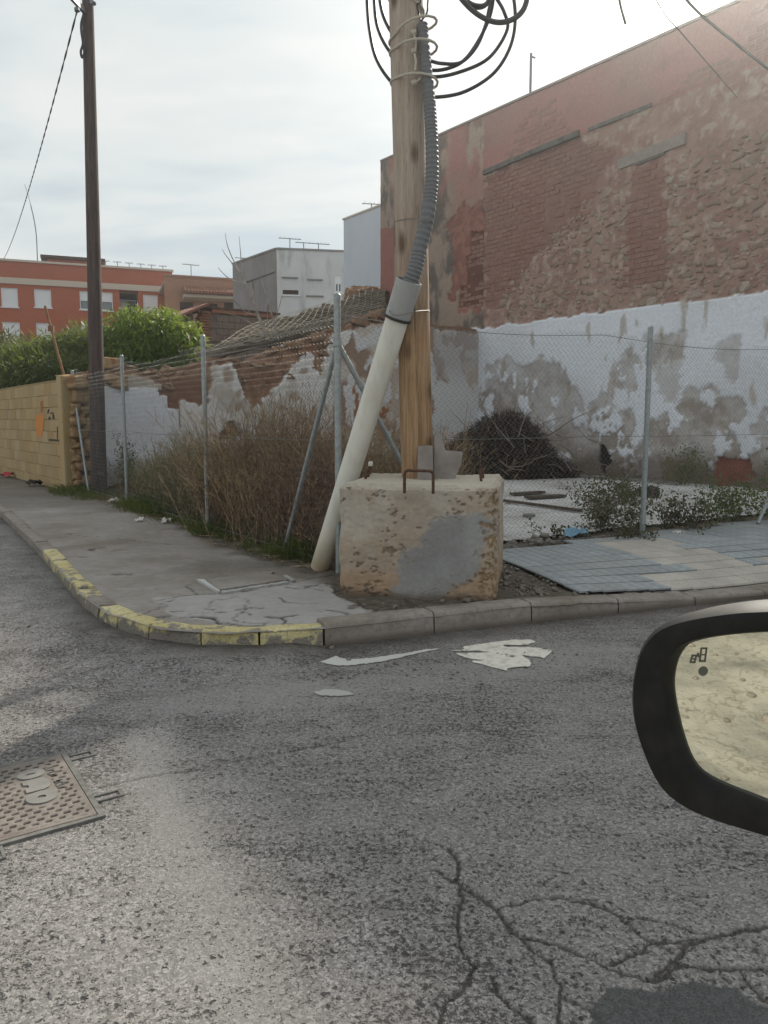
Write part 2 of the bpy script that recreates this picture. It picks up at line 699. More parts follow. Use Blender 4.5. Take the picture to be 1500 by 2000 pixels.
def kerb_drop(x):
    return 0.085 * sstep(0.7, 2.6, x)


def z_pave(x, y):
    x, y = np.asarray(x, float), np.asarray(y, float)
    d = polydist(x, y, KERB)
    return 0.12 - kerb_drop(x) * (1 - sstep(0.1, 1.4, d))


def resample(P, n_each):
    out = []
    for i, n in enumerate(n_each):
        a, b = np.array(P[i], float), np.array(P[i + 1], float)
        for k in range(n):
            out.append(a + (b - a) * k / n)
    out.append(np.array(P[-1], float))
    return np.array(out)


# ---- road: radial sheet, fine near the viewer
def px_line(pts, z=0.0, ox=0, oy=0, s=1.0):
    return [tuple(G(ox + p[0] * s, oy + p[1] * s, z)[:2]) for p in pts]


ra = np.exp(np.linspace(math.log(1.25), math.log(24), 760))
th = np.radians(np.linspace(-36, 36, 620))
R_, T_ = np.meshgrid(ra, th, indexing='ij')
X, Y = (R_ * np.sin(T_)).ravel(), (R_ * np.cos(T_)).ravel() - 0.2
jx = (fbm(X * 9, Y * 9, 3) - 0.5) * 0.10
jy = (fbm(X * 9, Y * 9, 4) - 0.5) * 0.10
jx2 = (fbm(X * 45, Y * 45, 5) - 0.5) * 0.035
jy2 = (fbm(X * 45, Y * 45, 6) - 0.5) * 0.035
cracks = [
    ([(250, 310), (290, 370), (300, 450), (290, 560), (300, 720), (345, 790), (300, 860), (245, 910), (210, 1010)], 0.0075),
    ([(200, 400), (300, 450), (430, 550), (520, 660), (620, 670), (720, 720), (830, 750), (930, 790), (1050, 830)], 0.009),
    ([(430, 545), (560, 515), (660, 510), (800, 530), (910, 570), (1000, 640), (1060, 690), (1130, 720)], 0.006),
    ([(960, 590), (1080, 595), (1180, 615), (1240, 640)], 0.006),
    ([(1560, 610), (1380, 625), (1290, 650), (1190, 680), (1060, 690), (960, 725), (890, 750)], 0.010),
    ([(1190, 680), (1150, 750), (1050, 810)], 0.008),
    ([(1050, 830), (1150, 780), (1300, 780), (1560, 795)], 0.009),
    ([(400, 820), (440, 880), (520, 960), (590, 1020)], 0.008),
    ([(520, 660), (640, 760), (690, 850), (690, 950), (680, 1020)], 0.0075),
    ([(700, 890), (800, 930), (860, 1010)], 0.008),
    ([(0, 210), (100, 260), (200, 300), (250, 310)], 0.004),
    ([(1390, 790), (1420, 840), (1500, 900)], 0.007),
]
crack = np.zeros(X.shape)
Xa, Ya = X + jx * 0.35 + jx2 * 0.6, Y + jy * 0.35 + jy2 * 0.6
wv = 0.6 + 0.9 * fbm(X * 6, Y * 6, 12)
for pts, wd in cracks:
    d = polydist(Xa, Ya, px_line(pts, 0, 750, 1500, 0.5))
    crack = np.maximum(crack, 1 - sstep(wd * 0.38, wd * 1.0, d / wv))
seam = px_line([(200, 1535), (600, 1462), (900, 1402), (1260, 1322)])
d = polydist(Xa, Ya, seam)
crack = np.maximum(crack, (1 - sstep(0.003, 0.009, d)) * sstep(0.35, 0.6, fbm(X * 5, Y * 5, 21)) * 0.85)
pu, pw = proj(X + jx * 0.6, Y + jy * 0.6, 0 * X)
patch = inpoly(pu, pw, [(1135, 2100), (1150, 1965), (1200, 1932), (1290, 1941), (1340, 1914), (1425, 1925), (1470, 1950), (1560, 2000), (1600, 2200), (1135, 2200)]).astype(float)
patch *= (Y > 0.3)
smooth_track = 1 - sstep(0.02, 0.16, polydist(X + jx, Y + jy, px_line([(290, 1440), (320, 1560), (370, 1680), (430, 1830), (500, 2010)])))  # paler, smoother worn tracks in the asphalt
smooth_track = np.maximum(smooth_track, 0.8 * (1 - sstep(0.05, 0.25, polydist(X + jx, Y + jy, px_line([(330, 1380), (800, 1330), (1200, 1270)])))))
smooth_track = np.clip(smooth_track * (0.4 + 0.8 * fbm(X * 4, Y * 4, 31)), 0, 0.9)
kd = polydist(X + jx * 1.5, Y + jy * 1.5, KERB)
dirt = (1 - sstep(0.02, 0.34, kd)) * (0.55 + 0.45 * sstep(-2.6, -1.5, X))
crack *= (1 - patch * 0.4)
Z = -0.006 * crack + 0.006 * (fbm(X * 2, Y * 2, 41) - 0.5)
Z += 0.036 * (1 - sstep(0.05, 0.75, kd)) * (1 - sstep(-0.55, -0.25, X))
Z -= 0.025 * sstep(math.radians(34.5), math.radians(36), np.abs(T_).ravel()) + 0.025 * (1 - sstep(1.25, 1.31, R_.ravel()))
nr, nt_ = R_.shape
idx = np.arange(nr * nt_).reshape(nr, nt_)
F = np.stack([idx[:-1, :-1].ravel(), idx[:-1, 1:].ravel(), idx[1:, 1:].ravel(), idx[1:, :-1].ravel()], 1)
me = np_mesh('road', np.stack([X, Y, Z], 1), F, M_ASPHALT, True, {'crack': crack, 'patch': patch, 'smooth': smooth_track, 'dirt': dirt})
road = add('road', me)
road['kind'] = 'structure'
me = np_mesh('road_surface', [(-60, -60, -0.013), (60, -60, -0.013), (60, 7, -0.013), (-60, 45, -0.013)], [[0, 1, 2, 3]], M_ASPHALT)
o = add('road_surface', me)
o['kind'] = 'structure'
# pale dry ground on the other side of the street (seen in the car mirror)
vx = [(-22, -14), (6, -14), (6, -1.2), (2.5, 0.35), (0.6, 0.75), (-0.9, 0.85), (-2.3, 1.9), (-4.2, 3.4), (-9, 7.2), (-22, 18)]
me = np_mesh('dry_ground', [(x, y, 0.018) for x, y in vx], [list(range(len(vx)))], M_VERGE)
o = add('dry_ground', me)
o['kind'] = 'structure'

# ---- pavement sheet
ne = [30, 44, 44, 44, 40, 40, 36, 50, 70, 60, 50, 40]
A, B = resample(KERB, ne), resample(BACK, ne)
tt = np.linspace(0.0, 1.0, 130)
X = (A[:, None, 0] * (1 - tt) + B[:, None, 0] * tt)
Y = (A[:, None, 1] * (1 - tt) + B[:, None, 1] * tt)
sh = X.shape
X, Y = X.ravel(), Y.ravel()
jx, jy = (fbm(X * 8, Y * 8, 53) - 0.5) * 0.12, (fbm(X * 8, Y * 8, 54) - 0.5) * 0.12
pcr = [
    ([(0, 335), (200, 300), (340, 285), (490, 285), (620, 262), (800, 235), (1000, 205), (1190, 165), (1330, 150)], 0.008),
    ([(340, 285), (250, 235), (310, 190), (370, 180)], 0.007),
    ([(600, 400), (700, 380), (800, 385)], 0.012), ([(640, 410), (700, 420), (730, 440)], 0.010),
    ([(920, 310), (970, 345), (1100, 355), (1200, 350)], 0.007), ([(1060, 235), (1180, 245), (1240, 260)], 0.007),
    ([(1280, 400), (1400, 420), (1470, 470)], 0.012), ([(850, 450), (930, 455), (1040, 440)], 0.018),
    ([(930, 455), (970, 480), (930, 520)], 0.008), ([(430, 490), (560, 490), (650, 515), (760, 515), (860, 520), (900, 560)], 0.014),
    ([(600, 560), (700, 530), (850, 520)], 0.016), ([(280, 455), (350, 452), (430, 460)], 0.028), ([(0, 460), (100, 450)], 0.025),
    ([(460, 415), (530, 415)], 0.018), ([(140, 412), (230, 408)], 0.012), ([(430, 470), (480, 500), (560, 510)], 0.014),
    ([(620, 262), (650, 270), (760, 250)], 0.02), ([(370, 395), (430, 400)], 0.015),
]
crack = np.zeros(X.shape)
wv = 0.5 + 1.0 * fbm(X * 9, Y * 9, 62)
for pts, wd in pcr:
    d = polydist(X + jx * 0.5, Y + jy * 0.5, px_line(pts, 0.12, 300, 1080, 0.2667))
    crack = np.maximum(crack, 1 - sstep(wd * 0.5, wd * 1.2, d / wv))
nc = np.abs(fbm(X * 1.7 + jx * 3, Y * 1.7 + jy * 3, 67, 3) - 0.5)
crack = np.maximum(crack, 0.75 * (1 - sstep(0.003, 0.010, nc)) * (Y < 6.3) * (fbm(X * 2, Y * 2, 68) > .5))
for pts, wd in [([(175, 1073), (195, 1068)], 0.03), ([(150, 1085), (170, 1084)], 0.02), ([(220, 1074), (245, 1070)], 0.02), ([(130, 1040), (330, 1060)], 0.006)]:
    d = polydist(X + jx, Y + jy, px_line(pts, 0.12))
    crack = np.maximum(crack, 0.8 * (1 - sstep(wd * 0.5, wd * 1.3, d / wv)))
pu, pw = proj(X + jx, Y + jy, 0 * X + 0.12)
dirt = np.zeros(X.shape)
for pl in [[(650, 1160), (700, 1178), (760, 1196), (920, 1188), (990, 1180), (1200, 1180), (1240, 1150), (1010, 1080), (985, 1040), (640, 1040)]]:
    dirt = np.maximum(dirt, inpoly(pu, pw, pl).astype(float))
# soil along the fence, brown dirt beside the cream wall
bd = 1 - (tt[None, :] + 0 * A[:, :1])
bd = bd.ravel() * np.hypot(B[:, 0] - A[:, 0], B[:, 1] - A[:, 1]).repeat(len(tt))
dirt = np.maximum(dirt, 1 - sstep(0.40, 0.75, bd + (fbm(X * 5, Y * 5, 71) - 0.5) * 0.5))
dirt = np.maximum(dirt, 0.55 * sstep(9.5, 11.0, Y) * (X < 0))
dirt = np.maximum(dirt, 0.6 * (1 - sstep(0.1, 0.5, polydist(X + jx * 2, Y + jy * 2, px_line([(430, 1105), (560, 1100), (640, 1115)], 0.12)))))
pale = inpoly(pu, pw, [(300, 1165), (440, 1155), (560, 1132), (660, 1118), (660, 1168), (740, 1196), (640, 1222), (420, 1215), (330, 1195)]).astype(float)
pale = pale * (0.55 + 0.6 * fbm(X * 3, Y * 3, 81))
pale = np.clip(pale, 0, 1) * (1 - dirt)
Z = z_pave(X, Y) - 0.012 + 0.014 * (fbm(X * 2.2, Y * 2.2, 91) - 0.5) - 0.012 * crack - 0.006 * dirt
Z += 0.03 * dirt * (fbm(X * 7, Y * 7, 95) - 0.5)
idx = np.arange(sh[0] * sh[1]).reshape(sh)
F = np.stack([idx[:-1, :-1].ravel(), idx[1:, :-1].ravel(), idx[1:, 1:].ravel(), idx[:-1, 1:].ravel()], 1)
me = np_mesh('pavement', np.stack([X, Y, Z], 1), F, M_PAVE, True, {'crack': crack, 'dirt': dirt, 'pale': pale})
pav = add('pavement', me)
pav['kind'] = 'structure'

# ---- lot floor
lp = [(-12.0, 22.0), (-5.35, 12.95), (-0.2, 6.02), (6.0, 9.62), (16, 15.5), (14, 40), (-12, 40)]
me = np_mesh('lot_ground', [(x, y, 0.092) for x, y in lp], [list(range(len(lp)))], M_EARTH)
o = add('lot_ground', me)
o['kind'] = 'structure'
X, Y = np.meshgrid(np.linspace(0.2, 9.0, 120), np.linspace(6.4, 18.6, 160), indexing='ij')
sh = X.shape
X, Y = X.ravel(), Y.ravel()
edge = [(0.55, 6.85), (1.7, 7.5), (2.6, 8.1), (4.6, 9.3), (7.5, 10.9), (7.0, 11.6), (3.4, 17.2), (2.2, 18.4), (0.8, 15), (0.4, 10)]
dd = (fbm(X * 1.6, Y * 1.6, 101) - 0.5) * 1.0
ins = inpoly(X + dd * 0.5, Y + dd * 0.5, edge)
Z = np.where(ins, 0.125, 0.10) + 0.012 * (fbm(X * 2, Y * 2, 105) - 0.5)
Z -= 0.02 * (1 - sstep(0.01, 0.03, polydist(X + dd * 0.1, Y, [(1.2, 10.6), (3.2, 10.0), (6.0, 10.8)])))
idx = np.arange(sh[0] * sh[1]).reshape(sh)
F = np.stack([idx[:-1, :-1].ravel(), idx[1:, :-1].ravel(), idx[1:, 1:].ravel(), idx[:-1, 1:].ravel()], 1)
keep = ins[F].all(1)
me = np_mesh('lot_slab', np.stack([X, Y, Z], 1), F[keep], M_LOT, True)
o = add('lot_slab', me)
o['kind'] = 'structure'


# ================================================================== kerbs
def kerb_stone(p0, p1, wid, h0, h1, mat, name, parent, seed, top=(0.0, 0.0), rough=0.006, sink=0.05, nose=0.02):
    """one kerb stone along p0->p1 (outer edge), wid towards the pavement (left-hand normal)."""
    p0, p1 = np.array(p0, float), np.array(p1, float)
    t = (p1 - p0)
    L = np.linalg.norm(t)
    t = t / L
    nrm = np.array((-t[1], t[0]))
    ns = max(3, int(L / 0.06))
    prof = [(0.0, -sink), (0.0, 0.45), (0.004, 0.78), (nose * 0.4, 0.93), (nose, 1.0), (wid * 0.5, 1.0), (wid - 0.01, 0.99), (wid, 0.9), (wid, -sink)]
    v = []
    for i in range(ns + 1):
        s = i / ns
        e = 0.007 if i in (0, ns) else 0.0
        h = h0 + (h1 - h0) * s
        for a, b in prof:
            zz = b * h if b > 0 else b
            q = p0 + t * (s * L) + nrm * a
            nn = fbm(q[0] * 14 + a * 30, q[1] * 14 + b * 5, seed, 3) - 0.5
            n2 = fbm(q[0] * 14 - a * 30, q[1] * 14 + b * 9, seed + 9, 3) - 0.5
            inward = e * (0.6 if 0.4 < b <= 1 else 0.2)
            q = q + t * (inward if i == 0 else -inward if i == ns else 0)
            v.append((q[0] + nrm[0] * nn * rough * 2, q[1] + nrm[1] * nn * rough * 2, zz + n2 * rough * 2 * (b > 0.5) - (e * 0.4 if b > 0.7 else 0)))
    k = len(prof)
    f = []
    for i in range(ns):
        for j in range(k - 1):
            f.append([i * k + j, i * k + j + 1, (i + 1) * k + j + 1, (i + 1) * k + j])
    f.append(list(range(k)))
    f.append([ns * k + j for j in range(k)][::-1])
    v = np.array(v)
    c = np.array([*(p0 + p1) / 2, 0.0])
    me = np_mesh(name, v - c, f, mat, True)
    try:
        me.set_sharp_from_angle(angle=math.radians(50))
    except Exception:
        pass
    return add(name, me, parent, Matrix.Translation(c))


kerb = empty('kerb', (-2.5, 6.0, 0), kind='structure')


def along(P, s):
    for a, b in zip(P[:-1], P[1:]):
        a, b = np.array(a), np.array(b)
        L = np.linalg.norm(b - a)
        if s <= L:
            return a + (b - a) * s / L
        s -= L
    return np.array(P[-1])


rng = random.Random(5)
Kn = [np.array(p) for p in KERB[:9]]
tot = sum(np.linalg.norm(b - a) for a, b in zip(Kn[:-1], Kn[1:]))
s = tot
k = 0
stones = []
while s > 0.3:
    near = tot - s
    L = rng.choice([0.22, 0.27, 0.30]) if 1.15 < near < 2.3 else rng.choice([0.24, 0.33, 0.36]) if near < 1.2 else rng.uniform(0.42, 0.6) if near < 4.5 else 0.7
    s2 = max(0.0, s - L)
    stones.append((s2, s, near))
    s = s2
for i, (a, b, near) in enumerate(stones):
    gap = 0.006 if near > 2.4 else rng.choice([0.006, 0.010, 0.018])
    p0, p1 = along(KERB[:9], a + gap), along(KERB[:9], b)
    yel = near < 3.9 and i != 5
    h = 0.122 + rng.uniform(-0.010, 0.004)
    kerb_stone(p0, p1, 0.125, h, h + rng.uniform(-0.012, 0.006), M_YELLOW if yel else M_KERB, 'kerb_stone', kerb, 11 + i, rough=0.010 if near < 2.4 else 0.005)

big = [(-0.335, 4.205), (0.30, 4.47), (0.93, 4.73), (1.55, 4.965), (2.15, 5.19), (2.75, 5.43), (3.6, 5.82), (4.6, 6.27), (6.0, 6.9)]
for i in range(len(big) - 1):
    a, b = np.array(big[i]), np.array(big[i + 1])
    t = (b - a) / np.linalg.norm(b - a)
    h0 = 0.133 - float(kerb_drop(a[0]))
    h1 = 0.133 - float(kerb_drop(b[0]))
    kerb_stone(a + t * 0.001, b - t * 0.001, 0.155, h0, h1, M_KERB, 'kerb_stone', kerb, 70 + i, rough=0.004, nose=0.028)


# ================================================================== tiles of the right-hand pavement
def f_blue(k):
    def f(n):
        w_ = n.geo('Position')
        a = n.noise(3, 5, 0.6, w_)
        b = n.noise(60, 3, 0.6, w_)
        r = n.rand()
        c = n.ramp(r, [(0.0, tuple(x * 0.88 for x in k)), (1.0, tuple(x * 1.1 for x in k))])
        c = n.mix(n.ramp(a, [(0.38, 0.0), (0.75, 0.6)]), c, (0.29, 0.275, 0.255))
        c = n.mix(n.ramp(b, [(0.45, 0.0), (0.8, 0.3)]), c, (0.14, 0.13, 0.12))
        return {'Base Color': c, 'Normal': n.bump(b, 0.3, 0.004)}
    return f


M_BLUE = material('blue-grey tile', f_blue((0.255, 0.278, 0.292)), rough=0.75)
M_BLUE2 = material('pale blue-grey tile', f_blue((0.315, 0.338, 0.350)), rough=0.75)
M_BEIGE = material('beige tactile tile', f_blue((0.46, 0.425, 0.38)), rough=0.85)
TS = 0.20
ta = Vector((0.927, 0.375, 0))
tb = Vector((0.309, -0.951, 0))
t0 = Vector((0.96, 6.27, 0))


def blue_tile():
    v, f, mi = [], [], []
    n = 4
    e = 0.008
    for j in range(n + 1):
        y = min(max(j / n, e), 1 - e)
        k = 0.09 * (1 if j % 2 else -1)
        for x in (e, 0.25 + k, 0.5 + k, 0.75 + k, 1 - e):
            v.append((x - .5, y - .5, 0.0))
    for j in range(n):
        for i in range(4):
            f.append([j * 5 + i, j * 5 + i + 1, (j + 1) * 5 + i + 1, (j + 1) * 5 + i])
            mi.append(i % 2)
    b = len(v)
    rim = [0, 1, 2, 3, 4, 9, 14, 19, 24, 23, 22, 21, 20, 15, 10, 5]
    for r in rim:
        v.append((v[r][0], v[r][1], -0.012))
    for k in range(len(rim)):
        k2 = (k + 1) % len(rim)
        f.append([b + k, b + k2, rim[k2], rim[k]])
        mi.append(0)
    return v, f, mi


def beige_tile():
    v, f = [], []
    n = 5
    prof = []
    for j in range(n):
        y0 = j / n
        prof += [(y0 + 0.03, -0.006), (y0 + 0.06, 0.0), (y0 + 0.14, 0.0), (y0 + 0.17, -0.006)]
    prof = [(0.01, -0.02)] + prof + [(0.99, -0.02)]
    for x in (0.01, 0.99):
        for y, z in prof:
            v.append((x - .5, y - .5, z))
    k = len(prof)
    for j in range(k - 1):
        f.append([j, j + 1, k + j + 1, k + j])
    f.append(list(range(k)))
    f.append(list(range(k, 2 * k))[::-1])
    return v, f


SHEAR = Matrix(((ta.x * TS, tb.x * TS, 0, 0), (ta.y * TS, tb.y * TS, 0, 0), (0, 0, 1, 0), (0, 0, 0, 1)))


def sheared(v):
    return [tuple(SHEAR @ Vector(p)) for p in v]


v, f, mi = blue_tile()
me_bt = np_mesh('tile', sheared(v), f)
me_bt.materials.append(M_BLUE)
me_bt.materials.append(M_BLUE2)
me_bt.polygons.foreach_set('material_index', np.array(mi, np.int32))
v, f = beige_tile()
me_gt = np_mesh('tactile_tile', sheared(v), f, M_BEIGE)
TP = [(955, 1079), (1500, 1015), (1620, 1000), (1620, 1150), (1335, 1168), (1190, 1172), (972, 1092)]
B1 = [(1180, 1063), (1265, 1050), (1475, 1104), (1352, 1118)]
B2 = [(1262, 1128), (1620, 1078), (1620, 1150), (1335, 1172)]
rng = random.Random(8)
for i in range(-6, 26):
    for j in range(-10, 12):
        c = t0 + ta * TS * (i + 0.5) + tb * TS * (j + 0.5)
        kd_ = float(polydist(c.x, c.y, big))
        side = np.cross(np.array(ta[:2]), np.array((c.x - 0.93, c.y - 4.73)))
        if kd_ < 0.245 or side < 0:
            continue
        z = float(z_pave(c.x, c.y))
        u, vv = proj(c.x, c.y, z)
        u, vv = float(u), float(vv)
        if not inpoly(np.array(u), np.array(vv), TP) or c.x > 4.6:
            continue
        be = bool(inpoly(np.array(u), np.array(vv), B1)) or bool(inpoly(np.array(u), np.array(vv), B2))
        # follow the slope of the pavement
        e = 0.08
        zx = (float(z_pave(c.x + e, c.y)) - float(z_pave(c.x - e, c.y))) / (2 * e)
        zy = (float(z_pave(c.x, c.y + e)) - float(z_pave(c.x, c.y - e))) / (2 * e)
        m = Matrix(((1, 0, 0, c.x), (0, 1, 0, c.y), (zx, zy, 1, z + 0.012 + rng.uniform(-0.0012, 0.0012)), (0, 0, 0, 1)))
        add('tactile_tile' if be else 'tile', me_gt if be else me_bt, pav, m)
# ================================================================== walls
class Wall:
    def __init__(self, O, d, z0=0.1):
        self.O = Vector((O[0], O[1], 0))
        self.d = Vector((d[0], d[1], 0)).normalized()
        n = Vector((self.d.y, -self.d.x, 0))
        if n.dot(-self.O) < 0:
            n = -n
        self.n = n
        self.z0 = z0

    def pt(self, s, z, off=0.0):
        return self.O + self.d * s + self.n * off + Vector((0, 0, z))

    def at(self, u, v):
        r = ray(u, v)
        c = Vector((0, 0, EYE))
        t = (self.O - c).dot(self.n) / r.dot(self.n)
        p = c + r * t
        return (p - self.O).dot(self.d), p.z

    def matrix(self, s, z, off=0.0, rot=0.0, scale=(1, 1, 1)):
        """local x along the wall, y out of the wall, z up."""
        p = self.pt(s, z, off)
        m = Matrix(((self.d.x, self.n.x, 0, p.x), (self.d.y, self.n.y, 0, p.y), (0, 0, 1, p.z), (0, 0, 0, 1)))
        return m @ Matrix.Rotation(rot, 4, 'Y') @ Matrix.Diagonal((*scale, 1))


def f_vcol(bump_s=0.6, bump_d=0.02, sc=18, var=0.35):
    def f(n):
        v = n.geo('Position')
        a = n.noise(sc, 5, 0.65, v)
        b = n.noise(sc * 7, 3, 0.6, v)
        c = n.attr('col', 'Color')
        k = n.math('ADD', n.math('MULTIPLY', a, var * 1.5), n.math('MULTIPLY', b, var))
        k = n.math('ADD', k, 1.0 - var * 1.25)
        c = n.vmath('MULTIPLY', c, n.comb(k, k, k))
        return {'Base Color': c, 'Normal': n.bump(n.math('ADD', a, n.math('MULTIPLY', b, 0.4)), bump_s, bump_d)}
    return f


def set_col(me, col):
    a = me.attributes.new('col', 'FLOAT_COLOR', 'POINT')
    c = np.ones((len(col), 4), np.float32)
    c[:, :3] = col
    a.data.foreach_set('color', c.ravel())


M_WALLCOL = material('weathered wall', f_vcol(), rough=0.92, spec=0.12)


def lerp(a, b, m):
    return a + (b - a) * m[:, None]


def wall_mesh(name, W, ss, top, back, fn, mat, nz, parent=None, zb=0.0):
    """front sheet displaced by fn(s,z)->(off,col), closed with a top and a back face."""
    tops = np.array([top(s) for s in ss])
    S = np.repeat(ss, nz)
    T = np.tile(np.linspace(0, 1, nz), len(ss))
    Zz = zb + T * (np.repeat(tops, nz) - zb)
    off, col = fn(S, Zz)
    P = np.array(W.O)[None, :] + S[:, None] * np.array(W.d)[None, :] + off[:, None] * np.array(W.n)[None, :]
    P[:, 2] = Zz
    nb = len(ss)
    Bt = np.array(W.O)[None, :] + ss[:, None] * np.array(W.d)[None, :] - back * np.array(W.n)[None, :]
    Bt[:, 2] = tops
    Bb = Bt.copy()
    Bb[:, 2] = zb
    V = np.concatenate([P, Bt, Bb])
    C = np.concatenate([col, col[nz - 1::nz], col[::nz]])
    idx = np.arange(nb * nz).reshape(nb, nz)
    F = [np.stack([idx[:-1, :-1].ravel(), idx[1:, :-1].ravel(), idx[1:, 1:].ravel(), idx[:-1, 1:].ravel()], 1)]
    t = idx[:, -1]
    b0 = nb * nz
    k = np.arange(nb - 1)
    F.append(np.stack([t[:-1], t[1:], b0 + k + 1, b0 + k], 1))
    F.append(np.stack([b0 + k, b0 + k + 1, b0 + nb + k + 1, b0 + nb + k], 1))
    F = np.concatenate(F)
    c = np.array([*W.pt(ss.mean(), 0)[:2], 0.0])
    me = np_mesh(name, V - c, F, mat, True)
    set_col(me, C)
    o = add(name, me, parent, Matrix.Translation(c))
    return o, V[:nb * nz], C


def stone_mesh(seed, n=4, sx=1.0, sy=1.0, sz=1.0, rough=0.22, square=0.55, mat=None, name='stone'):
    r = np.random.RandomState(seed)
    vs, fs = [], []
    lin = np.linspace(-1, 1, n)
    for ax in range(3):
        for sg in (-1, 1):
            b = len(vs)
            for i in range(n):
                for j in range(n):
                    p = [0, 0, 0]
                    p[ax] = sg
                    p[(ax + 1) % 3] = lin[i]
                    p[(ax + 2) % 3] = lin[j]
                    vs.append(p)
            for i in range(n - 1):
                for j in range(n - 1):
                    q = [b + i * n + j, b + (i + 1) * n + j, b + (i + 1) * n + j + 1, b + i * n + j + 1]
                    fs.append(q if sg > 0 else q[::-1])
    v = np.array(vs, float)
    sph = v / np.linalg.norm(v, axis=1)[:, None]
    v = np.sign(v) * np.abs(v) ** 0.9 * square * 0.8 + sph * (1 - square)
    k = 1 + rough * 2 * (fbm(v[:, 0] * 1.3 + seed * 3.1 + v[:, 2] * 0.7, v[:, 1] * 1.3 + v[:, 2] * 1.1 + seed, seed, 2) - 0.5)
    v = v * k[:, None]
    v = v / (v.max(0) - v.min(0)) * np.array((sx, sy, sz))
    # merge the seams
    key = {}
    rem = []
    out = []
    for p in v:
        q = tuple(np.round(p, 5))
        if q not in key:
            key[q] = len(out)
            out.append(p)
        rem.append(key[q])
    fs = [[rem[i] for i in f] for f in fs]
    return dims(np_mesh(name, np.array(out), fs, mat, True))


def f_rand(cols, sc=20, bump=0.6, bd=0.015):
    def f(n):
        r = n.rand()
        v = n.geo('Position')
        rr = n.noise(1.1, 3, 0.6, v)
        k = n.math('FRACT', n.math('ADD', n.math('MULTIPLY', r, 1.0), n.math('MULTIPLY', n.math('FLOOR', n.math('MULTIPLY', n.noise(2.7, 0, 0, v), 9.0)), 0.37)))
        st = [(i / max(1, len(cols) - 1), c) for i, c in enumerate(cols)]
        c = n.ramp(k, st)
        a = n.noise(sc, 5, 0.65, v)
        c = n.mix(n.ramp(a, [(0.35, 0.0), (0.75, 0.6)]), c, tuple(x * 0.55 for x in cols[0]))
        c = n.mix(n.ramp(rr, [(0.4, 0.0), (0.7, 0.35)]), c, (0.22, 0.185, 0.155))
        return {'Base Color': c, 'Normal': n.bump(a, bump, bd)}
    return f


M_BRICK = material('old pink brick', f_rand([(0.29, 0.155, 0.128), (0.33, 0.19, 0.158), (0.305, 0.168, 0.142), (0.36, 0.23, 0.19)]), rough=0.92, spec=0.1)
M_PINK = material('pink brick under limewash', f_rand([(0.365, 0.205, 0.175), (0.39, 0.225, 0.195), (0.375, 0.215, 0.185)], 9), rough=0.92, spec=0.1)
M_STONE = material('rubble stone', f_rand([(0.32, 0.235, 0.185), (0.385, 0.315, 0.265), (0.275, 0.215, 0.18), (0.35, 0.225, 0.175), (0.50, 0.44, 0.385)]), rough=0.92, spec=0.1)
M_EARTHSTONE = material('earth stone', f_rand([(0.28, 0.155, 0.095), (0.36, 0.22, 0.14), (0.23, 0.14, 0.092), (0.42, 0.285, 0.19)]), rough=0.95, spec=0.08)
M_OCHRE = material('ochre stone', f_rand([(0.36, 0.235, 0.13), (0.44, 0.31, 0.18), (0.32, 0.17, 0.09)], 14), rough=0.95, spec=0.08)

# ------------------------------------------------------------------ the tall red building on the right
W2 = Wall((-0.075, 22.6), (0.58, -0.815))
red = empty('red_building', W2.pt(8, 0, -4), label='tall old red brick building with exposed rubble and peeling white lower wall', cat='building', kind='thing')
L2 = 17.0
sa, za = W2.at(850, 270)
sb, zb_ = W2.at(1400, 25)


def top2(s):
    return za + (zb_ - za) * (s - sa) / (sb - sa)


PEEL = [
    [(952, 710), (992, 702), (996, 710), (1108, 708), (1120, 742), (1136, 774), (1140, 830), (1144, 862), (1100, 900), (940, 900), (940, 760)],
    [(1156, 782), (1176, 762), (1192, 782), (1204, 810), (1232, 806), (1248, 830), (1252, 940), (1148, 940), (1148, 830)],
    [(1208, 678), (1248, 674), (1256, 718), (1244, 806), (1220, 790), (1208, 742)],
    [(1268, 650), (1340, 650), (1332, 686), (1320, 750), (1328, 762), (1300, 790), (1280, 742), (1268, 710)],
    [(1380, 662), (1452, 666), (1440, 734), (1420, 738), (1404, 698), (1388, 718)],
    [(1252, 870), (1300, 806), (1324, 774), (1352, 766), (1372, 790), (1380, 758), (1404, 754), (1408, 806), (1432, 830), (1460, 890), (1560, 894), (1560, 970), (1252, 970)],
]
WHITE_TOP = [(940, 642), (1000, 634), (1100, 620), (1180, 610), (1300, 594), (1400, 582), (1500, 568), (1700, 540), (2600, 400)]
BRICKR = [(944, 342), (1130, 270), (1210, 302), (1195, 345), (1130, 415), (1060, 480), (1030, 520), (990, 560), (962, 600), (944, 606)]
DOORR = [(1226, 338), (1302, 308), (1302, 545), (1226, 558)]
ORANGE = [(878, 425), (905, 400), (930, 392), (946, 380), (946, 606), (893, 606), (893, 505), (884, 470)]
STEP = [(920, 452), (944, 452), (944, 600), (896, 600), (900, 560), (912, 560), (912, 500), (920, 500)]


def zwt(u):
    return np.interp(u, [p[0] for p in WHITE_TOP], [p[1] for p in WHITE_TOP])


